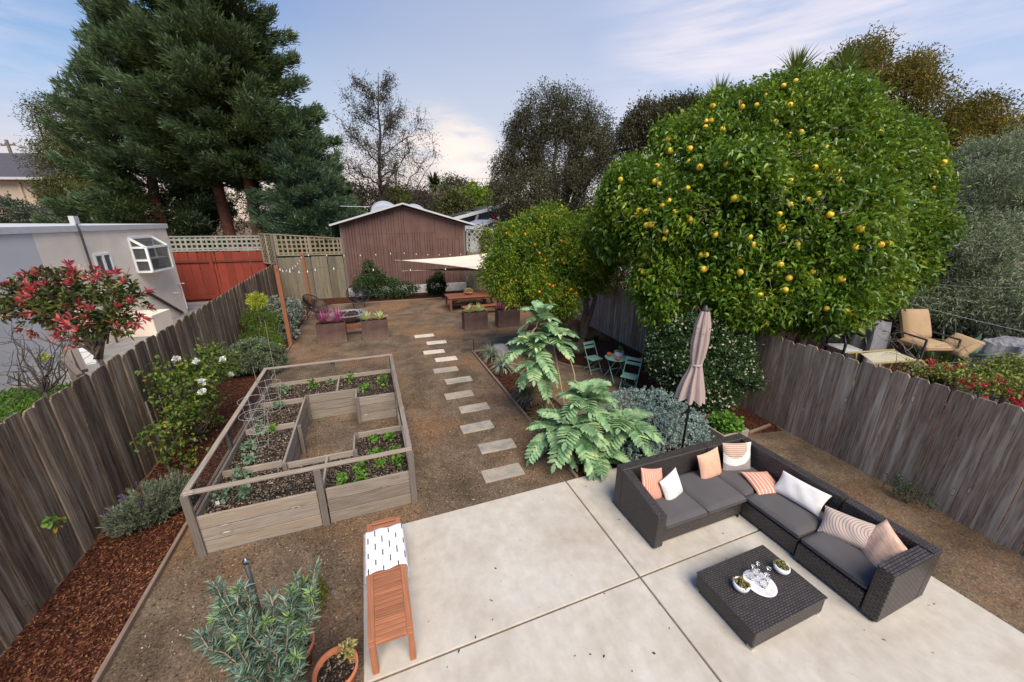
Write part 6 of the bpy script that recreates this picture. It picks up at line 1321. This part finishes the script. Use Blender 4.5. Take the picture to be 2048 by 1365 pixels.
# olive, ochre and dark trees
def tree(name, label, base, lobes, mats, n, per, cr, L, W, tr=.2, nb=14, bark=None, cat='tree', group=None, zmin=.5, **k):
    t = plant(name, label, cat, base, group); crown('crown', mats, t, bumpy(lobes, 7, .5, .68), n, per, cr, L, W, zmin=zmin, **k); limbs(t, np.array(t.location), lobes, nb, tr, bark or M_BARK, 'trunk', .1); return t
tree('olive_tree', 'grey-green olive tree at the right edge behind the wires', (*C(2000, 640, 13)[:2], 0), [lobe(1980, 400, 12.5, 105), lobe(2060, 360, 12.5, 120), lobe(1935, 500, 12.2, 75), lobe(2020, 520, 12, 100), lobe(1990, 600, 11.8, 75), lobe(1900, 570, 12.3, 45), lobe(2090, 620, 11.6, 80), lobe(1960, 330, 12.8, 45), lobe(1900, 610, 12.2, 50), lobe(1820, 610, 12.6, 40)], L_OLIVE, 9500, 14, .22, .15, .024, .14, 22, None, jit=.9, rmin=.55, cut=.45)
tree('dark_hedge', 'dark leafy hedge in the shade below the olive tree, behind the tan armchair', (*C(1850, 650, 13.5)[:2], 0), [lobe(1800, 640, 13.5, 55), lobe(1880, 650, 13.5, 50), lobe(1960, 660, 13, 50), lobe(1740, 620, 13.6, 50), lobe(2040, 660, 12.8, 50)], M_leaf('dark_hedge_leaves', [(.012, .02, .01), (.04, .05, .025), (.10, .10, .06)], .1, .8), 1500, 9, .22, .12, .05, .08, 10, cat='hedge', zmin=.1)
mb = MB()
for k in range(22): mb.bb(k*.3, k*.3+.28, 0, .02, 0, 2.0)
o = mb.build('dark_fence', M_DKBARK, None); q = C(1890, 690, 12.6); o.location = (q[0], q[1], 0); o.rotation_euler = (0, 0, -.75); tag(o, 'dark board fence in deep shade at the back of the right hand garden', 'fence')
def ochre(l): return l
tree('evergreen_oak', 'tall ochre-green oak rising behind the grapefruit tree at the top right', (*C(1800, 420, 19)[:2], 0), [lobe(1720, 165, 19, 55), lobe(1780, 195, 19, 62), lobe(1850, 230, 19, 65), lobe(1900, 280, 19, 65), lobe(1960, 290, 19, 50), lobe(2020, 270, 19, 38), lobe(1695, 125, 19, 28), lobe(1745, 105, 19, 32), lobe(1830, 150, 19, 34), lobe(1960, 235, 19, 26), lobe(2060, 300, 19, 50), lobe(1900, 340, 18.6, 55)], L_OCHRE, 5200, 12, .38, .17, .06, .3, 20, jit=.9, rmin=.6, cut=.5, zmin=1)
tree('evergreen_oak', 'dark low oak between the grapefruit tree and the big oak', (*C(1300, 400, 26)[:2], 0), [lobe(1290, 250, 26, 42), lobe(1340, 245, 26, 42), lobe(1265, 285, 26, 30), lobe(1380, 240, 26, 40)], L_OAK, 2400, 12, .4, .2, .08, .25, 12, zmin=2, cut=.5)
tree('evergreen_oak', 'large dark rounded oak behind the blue house in the centre', (*C(1120, 440, 33)[:2], 0), [lobe(1110, 300, 33, 85), lobe(1050, 310, 33, 50), lobe(1175, 300, 33, 55), lobe(1110, 240, 33, 42), lobe(1150, 245, 33, 35), lobe(1190, 255, 33, 35), lobe(1050, 260, 33, 32), lobe(1020, 350, 32, 38), lobe(1060, 390, 31, 50), lobe(1130, 390, 31, 55), lobe(1185, 370, 32, 50), lobe(1020, 400, 30, 35), lobe(1205, 310, 33, 35), lobe(1080, 420, 30, 40)], L_OAK, 8200, 12, .45, .2, .075, .45, 26, M_DKBARK, jit=.9, rmin=.55, cut=.45, zmin=1)
for k, (x, y, L, lb) in enumerate(((1435, 165, 2.0, 'left spiky yucca head above the grapefruit tree'), (1590, 110, 2.2, 'middle spiky yucca head above the grapefruit tree'), (1690, 105, 2.3, 'right spiky yucca head above the grapefruit tree'))):
    q = C(x, y+45, 14.5); t = plant('yucca_tree', lb, 'yucca', (q[0], q[1], 0), 'yuccas behind the grapefruit tree'); strap(t, q, 170, L*.55, L_YUCCA, .06, .0, 1.45, 'leaves', .12); trunk('trunk', M_BARK, t, [(curve_pts((q[0], q[1], 0), q, 5, wob=.05), .22, .14, 8)])
# --- redwoods
def redwood(label, base, htop, R, zlow, nbr, m, seed=1, side=None):
    t = plant('redwood_tree', label, 'conifer', (*base, 0), 'redwoods behind the red fence'); b_ = np.array([*base, 0.]); Q = []; D = []; US = []; paths = [(curve_pts(b_, b_+[0, 0, htop], 9, wob=.06), .42, .08, 10)]
    for k in range(nbr):
        z = zlow+(htop-zlow)*(k/nbr)**1.05; a = k*2.4+rng.normal()*.3; f = (z-zlow)/(htop-zlow); l = R*(min(1, .55+f*3) if f < .2 else (1-f)**.6+.06)*rng.uniform(.6, 1.22)
        if side is not None and math.cos(a-side[0]) < side[1]: l *= .55
        h = np.array([math.cos(a), math.sin(a), 0]); lift = rng.uniform(.25, .6)*(.5+f); n = int(36*l)
        u = rng.random(n)**.6*.85+.15; p = b_+[0, 0, z]+h*(l*u)[:, None]+np.array([0, 0, 1.0])*(l*(-.22*u+lift*u**2.2))[:, None]; tan = unit(h+np.array([0, 0, 1.0])*(-.22+2.2*lift*u**1.2)[:, None])
        s = np.array([-h[1], h[0], 0]); sp = (.16+.36*np.sin(PI*np.minimum(1, u*.95))*min(1, l/3)); off = s*(rng.normal(size=n)*sp)[:, None]+np.array([0, 0, 1.0])*(rng.normal(size=n)*sp*.35)[:, None]
        p = p+off; i = np.repeat(np.arange(n), 7); US.append(u[i]); Q.append(p[i]+rng.normal(size=(n*7, 3))*.10); D.append(tan[i]+off[i]*.9+rng.normal(size=(n*7, 3))*.42+[0, 0, .25])
        if k % 2 == 0: cc = [b_+[0, 0, z]+h*l*u_+np.array([0, 0, 1.0])*l*(-.22*u_+lift*u_**2.2) for u_ in np.linspace(0, .95, 6)]; paths.append((np.array(cc), .06, .012, 5))
    Q = np.concatenate(Q); D = np.concatenate(D); s = rng.uniform(.6, 1.2, len(Q)); V_, F = leaf_geo(Q, D, .36*s, .058, up=.3, droop=.03); UU = np.concatenate(US); tipm = (UU > rng.uniform(.62, 1.05, len(UU))).astype(int); mesh_np('foliage', V_, F, [m, L_CTIP], t, midx=np.repeat(tipm[:, None], 2, 1).ravel()); trunk('trunk', M_REDBARK, t, paths); return t
r1 = V(515, 455, 31.5); r2 = V(455, 420, 33)
redwood('towering redwood with the nearer reddish trunk, right of the pair', (r1[0], r1[1]), 23, 5.0, 7.5, 190, L_CONIF, side=(-.2, -.75)); redwood('towering redwood with the farther trunk, left of the pair', (r2[0]-.2, r2[1]), 24, 5.2, 7.0, 230, L_CONIF)
q = V(325, 440, 34); redwood('dense lower redwood filling the left side of the clump', (q[0], q[1]), 16.5, 4.8, 1.2, 140, L_CONIF)
q = V(628, 470, 30); t = redwood('blue-green young conifer to the right of the redwood trunks', (q[0], q[1]), 11.0, 3.6, .8, 170, L_CONIF2); q = V(675, 440, 36); redwood('slender conifer beside the shed at the right end of the clump', (q[0], q[1]), 8.6, 2.6, 1.2, 80, L_CONIF)
tree('evergreen_tree', 'loose olive-brown evergreen at the far left beside the tan house', (*C(150, 440, 34)[:2], 0), [lobe(120, 250, 34, 48), lobe(160, 230, 34, 40), lobe(110, 330, 33, 48), lobe(170, 320, 33, 55), lobe(90, 215, 34, 22), lobe(140, 390, 32, 45), lobe(90, 375, 32, 25), lobe(200, 400, 32, 45)], L_HEDGE, 2400, 12, .42, .22, .07, .3, 18, M_DKBARK, jit=.9, rmin=.4, cut=.3, zmin=2)
tree('hedge_shrub', 'grey-green leafy hedge above the flat roof at the far left', (*C(60, 440, 27)[:2], 0), [lobe(20, 425, 27, 28), lobe(60, 435, 27, 24), lobe(100, 440, 27, 18), lobe(-20, 430, 27, 35)], M_leaf('grey_hedge_leaves', [(.03, .04, .028), (.08, .10, .07), (.16, .18, .14)], .1), 800, 10, .28, .2, .09, .08, 8, cat='hedge')
# deciduous bare trees
def bare(label, base, top, spread, n1=12, n2=9, n3=6, r=.22, leafn=0, name='bare_tree', zf=.3, m=None, leafm=None, lw=.1):
    t = plant(name, label, 'tree', (base[0], base[1], 0)); b_ = np.array([base[0], base[1], 0.]); tp = np.array(top); H_ = tp[2]; ax = curve_pts(b_, tp, 12, wob=.08); paths = [(ax, r, .02, 8)]; tips = []
    for k in range(n1):
        u = zf+(1-zf)*k/n1*.95; a0 = ax[0]*(1-u)+ax[-1]*u; i = int(u*11); a0 = ax[i]+(ax[min(11, i+1)]-ax[i])*(u*11-i); a = k*2.4+rng.random(); l = spread*(1.15-u)*rng.uniform(.8, 1.2)
        tg = a0+np.array([math.cos(a)*l, math.sin(a)*l*.8, l*rng.uniform(.45, 1.0)]); c_ = curve_pts(a0, tg, 8, bow=(0, 0, -l*.06), wob=l*.025); paths.append((c_, r*.42*(1.1-u), .012, 6))
        for j in range(n2):
            q = c_[random.randint(2, 7)]; l2 = l*rng.uniform(.25, .5); t2 = q+unit(rng.normal(size=3)+[0, 0, .35]+unit(tg-a0)*.8)*l2; c2 = curve_pts(q, t2, 5, wob=l2*.05); paths.append((c2, .028, .008, 4))
            for jj in range(n3): q3 = c2[random.randint(1, 4)]; t3 = q3+rng.normal(size=3)*l2*.35+[0, 0, -.1*l2]; paths.append((np.array([q3, (q3+t3)/2+rng.normal(size=3)*.04, t3]), .013, .006, 3)); tips.append(t3); tips.append((q3+t3)/2)
    trunk('branches', m or M_DKBARK, t, paths)
    if leafn: T = np.array(tips); i = rng.integers(0, len(T), leafn); Q = T[i]+rng.normal(size=(leafn, 3))*.18; V_, F = leaf_geo(Q, rng.normal(size=(leafn, 3))+[0, 0, -.6], lw*rng.uniform(.6, 1.3, leafn), lw*.55, up=0); mesh_np('crown', V_, F, leafm or L_BARE, t)
    return t
b1 = V(752, 402, 40); tp = V(755, 150, 40); bare('tall nearly bare tree with sparse leaves behind the brown shed', b1, tp, 6.0, 24, 14, 7, .33, 11000, zf=.18, lw=.15)
q = V(790, 405, 44); bare('bare twiggy brown tree right of the tall one', q, V(795, 320, 44), 2.6, 12, 8, 6, .12, 500, zf=.15, lw=.1)
q = V(715, 405, 42); bare('low bare brown thicket left of the shed roof', q, V(712, 355, 42), 2.8, 12, 8, 6, .1, 500, zf=.1)
q = V(868, 420, 48); bare('pale leafless shrub in front of the palm', q, V(872, 385, 48), 2.4, 12, 7, 5, .1, 0, zf=.1, m=M_TWIG); q = V(955, 415, 52); bare('pale leafless tree behind the blue house roof', q, V(958, 372, 52), 3.0, 12, 7, 5, .1, 300, zf=.1, m=M_TWIG)
q = C(150, 440, 26); bare('leafless brown shrub above the flat roof, left of the redwoods', q, C(120, 395, 26), 2.0, 14, 8, 5, .08, 0, zf=.35, m=M_TWIG)
# palm
q = V(868, 420, 58); pt = V(868, 372, 58); t = plant('palm_tree', 'distant shaggy fan palm right of the bare tree', 'palm', (q[0], q[1], 0)); strap(t, pt, 150, 2.3, M_leaf('palm_fronds', [(.03, .05, .015), (.08, .10, .03)], .1), .35, .1, 1.4, 'fronds', .35); strap(t, pt-[0, 0, .6], 120, 2.6, L_TUFT, .3, -1.3, -.5, 'dead_fronds', .1); trunk('trunk', M_BARK, t, [([(q[0], q[1], 0), tuple(pt)], .4, .35, 8)])
bgt = [((905, 395), 60, [(905, 380, 24), (930, 390, 26), (890, 385, 16)], 'dark evergreen clump right of the palm'), ((985, 400), 55, [(985, 392, 13), (988, 378, 7)], 'small pointed dark conifer left of the big oak'), ((945, 400), 50, [(945, 392, 16), (930, 402, 18), (965, 400, 18)], 'bright green low tree behind the blue house'), ((905, 412), 42, [(905, 408, 22), (880, 414, 18), (930, 412, 18)], 'low bushes behind the shed roof on the right'), ((740, 400), 46, [(700, 398, 30), (740, 402, 26), (775, 405, 22), (810, 404, 24)], 'brownish low thicket behind the shed roof'), ((800, 392), 39, [(800, 396, 14), (788, 400, 10)], 'small green-leaved branch above the shed roof domes'), ((845, 410), 44, [(850, 405, 20), (838, 400, 14)], 'brown brush between the shed roof and the palm'), ((655, 420), 44, [(650, 420, 40), (600, 425, 40)], 'dark foliage seen between the conifers left of the shed'), ((380, 440), 42, [(340, 430, 40), (420, 430, 40), (480, 425, 40), (550, 430, 40)], 'distant shrubbery seen low between the redwood trunks'), ((1230, 420), 24, [(1225, 520, 38), (1215, 560, 30), (1260, 560, 30)], 'brown-leaved shrub between the two citrus trees over the fence'), ((1010, 480), 27, [(985, 480, 20), (965, 470, 12), (1000, 500, 20)], 'grey-green shrub behind the diagonal lattice')]
bm = [L_OAK, L_HEDGE, L_MANDA, L_HEDGE, L_BARE, L_MANDA, L_BARE, L_HEDGE, L_OAK, L_OCHRE, L_OLIVE]
for (b_, d_, ls, lb), m_ in zip(bgt, bm):
    if d_ == 24: d_ = 15.5
    q = C(*b_, d_); tree('background_shrub' if d_ < 45 else 'background_tree', lb, (q[0], q[1], 0), [lobe(x, y, d_, r) for x, y, r in ls], m_, 130*len(ls), 10, .02*d_*.7, .008*d_, .0035*d_, .1, 6, M_DKBARK, zmin=.05)
def upole(label, px, pyt, dep_, r=.16, arm=False):
    q = C(px, pyt, dep_); t = thing('utility_pole', label, 'utility pole', (q[0], q[1], 0)); MB().tube([(0, 0, 0), (0, 0, q[2])], [r, r*.8], 8).build('pole', M_TWIG, t)
    if arm:
        MB().bar((-.9, .6, q[2]-.5), (.9, -.6, q[2]-.5), .12, .14).build('crossarm', M_TWIG, t)
        for s in (-.8, -.3, .8): MB().lathe([(.06, 0), (.08, .1), (0, .2)], (s, -s*.66, q[2]-.43), 8).build('insulator', M_GREYTARP, t)
upole('wooden utility pole with crossarm at the far left above the dark roof', 12, 280, 40, .17, True); upole('wooden utility pole between the bare trees', 789, 328, 48, .2); upole('short thick brown chimney like pole left of the centre of the sky', 772, 370, 46, .45)
wire('thin overhead cable from the far left pole', C(12, 286, 40), C(110, 300, 45), .03, .3, 'overhead_cable', M_BLACK); wire('thin overhead cable across the sky left of the big oak', V(800, 345, 60), V(1100, 352, 60), .02, .6, 'overhead_cable', M_GREYTARP)
wire('thin overhead cable from the tall conifers to the shed roof', V(640, 411, 28), V(740, 414, 28), .02, .02, 'overhead_cable', M_FASCIA)

# ================================================================== CAMERA, SKY, FILL LAMP
cam = bpy.data.cameras.new('camera'); co_ = bpy.data.objects.new('camera', cam); C0.objects.link(co_)
from mathutils import Matrix
co_.matrix_world = Matrix([[R2[0], -D2[0], -FW[0], 0], [R2[1], -D2[1], -FW[1], 0], [R2[2], -D2[2], -FW[2], CH], [0, 0, 0, 1]])
cam.sensor_width = 36; cam.lens = FL/2048*36; cam.clip_end = 3000; cam.clip_start = .1; bpy.context.scene.camera = co_
SEL, SAZ = math.radians(52), math.radians(178)   # azimuth measured from +Y towards +X
w = bpy.data.worlds.new('World'); bpy.context.scene.world = w; w.use_nodes = True; t = w.node_tree; bg = t.nodes['Background']
sky = t.nodes.new('ShaderNodeTexSky'); sky.sky_type = 'NISHITA'; sky.sun_disc = False; sky.sun_elevation = SEL; sky.sun_rotation = SAZ; sky.altitude = 50
tc = t.nodes.new('ShaderNodeTexCoord'); nrm = t.nodes.new('ShaderNodeVectorMath'); nrm.operation = 'NORMALIZE'; t.links.new(tc.outputs['Generated'], nrm.inputs[0]); sx = t.nodes.new('ShaderNodeSeparateXYZ'); t.links.new(nrm.outputs[0], sx.inputs[0])
base = ramp(t, sx.outputs[2], [(0, (.58, .42, .34)), (.04, (.70, .53, .45)), (.10, (.58, .54, .56)), (.2, (.30, .44, .64)), (.36, (.125, .265, .54)), (.62, (.07, .18, .45)), (1, (.06, .15, .38))])
def smooth_(v, a, b):
    n = t.nodes.new('ShaderNodeMapRange'); n.interpolation_type = 'SMOOTHSTEP'; t.links.new(v, n.inputs[0]); n.inputs[1].default_value = a; n.inputs[2].default_value = b; return n.outputs[0]
def dotdir(px, py):
    d = unit(ray(px, py)); v = t.nodes.new('ShaderNodeVectorMath'); v.operation = 'DOT_PRODUCT'; t.links.new(nrm.outputs[0], v.inputs[0]); v.inputs[1].default_value = tuple(d); return v.outputs['Value']
rg = smooth_(dotdir(2300, 300), .1, 1.15); c = mixc(t, math_(t, 'MULTIPLY', rg, .8), base, (.43, .50, .68))
gl = smooth_(dotdir(930, 380), .80, 1.0); c = mixc(t, math_(t, 'MULTIPLY', gl, .32), c, (.80, .68, .56))
def cloud(c, cx_, cy_, k, off, rot, scl, col, amt, thr=.5, ns=3):
    msk = smooth_(dotdir(cx_, cy_), off, min(1, off+1/k)); mp = t.nodes.new('ShaderNodeMapping'); mp.inputs['Rotation'].default_value = rot; mp.inputs['Scale'].default_value = scl; t.links.new(nrm.outputs[0], mp.inputs[0])
    n = noise(t, mp.outputs[0], ns, 6, .55, .3); f = math_(t, 'MULTIPLY', math_(t, 'MULTIPLY_ADD', n, 4, -4*thr+.5, clamp=True), math_(t, 'MULTIPLY', msk, amt)); return mixc(t, f, c, col)
c = cloud(c, 1850, 30, 4.5, .80, (0, .25, .4), (1.2, 1.2, 11), (.70, .66, .76), .4, .54, 2.2); c = cloud(c, 1540, 70, 14, .94, (0, .2, .4), (1.2, 1.2, 9), (.80, .72, .74), .7, .46, 2.5)
c = cloud(c, 870, 300, 90, .9925, (0, 0, 0), (3, 3, 14), (.92, .74, .60), .6, .48, 3); c = cloud(c, 935, 315, 120, .995, (0, 0, 0), (3, 3, 12), (.93, .78, .68), .7, .4, 4); c = cloud(c, 20, 140, 60, .985, (0, 0, 0), (3, 3, 12), (.55, .55, .66), .4, .52, 3)
sk = t.nodes.new('ShaderNodeMix'); sk.data_type = 'RGBA'; sk.blend_type = 'ADD'; sk.inputs[0].default_value = 1
sc_ = t.nodes.new('ShaderNodeVectorMath'); sc_.operation = 'SCALE'; sc_.inputs['Scale'].default_value = .012; t.links.new(sky.outputs[0], sc_.inputs[0])
t.links.new(c, sk.inputs[6]); t.links.new(sc_.outputs[0], sk.inputs[7]); t.links.new(sk.outputs[2], bg.inputs[0]); bg.inputs[1].default_value = 1.0
sky_fill = bpy.data.lights.new('sky_fill', 'SUN'); sky_fill.energy = 4.4; sky_fill.angle = math.radians(42); sky_fill.color = (1, .89, .74); so = bpy.data.objects.new('sky_fill', sky_fill); C0.objects.link(so)  # added broad lamp acting as soft skylight to brighten the ground at dusk
from mathutils import Vector
sd = Vector((math.sin(SAZ)*math.cos(SEL), math.cos(SAZ)*math.cos(SEL), math.sin(SEL))); so.rotation_euler = sd.to_track_quat('Z', 'Y').to_euler()
sc = bpy.context.scene; sc.view_settings.view_transform = 'Standard'; sc.view_settings.look = 'None'; sc.view_settings.exposure = .28; sc.view_settings.gamma = 1
sc.cycles.max_bounces = 6; sc.cycles.diffuse_bounces = 3; sc.cycles.transparent_max_bounces = 6; sc.cycles.transmission_bounces = 6; sc.cycles.use_denoising = True
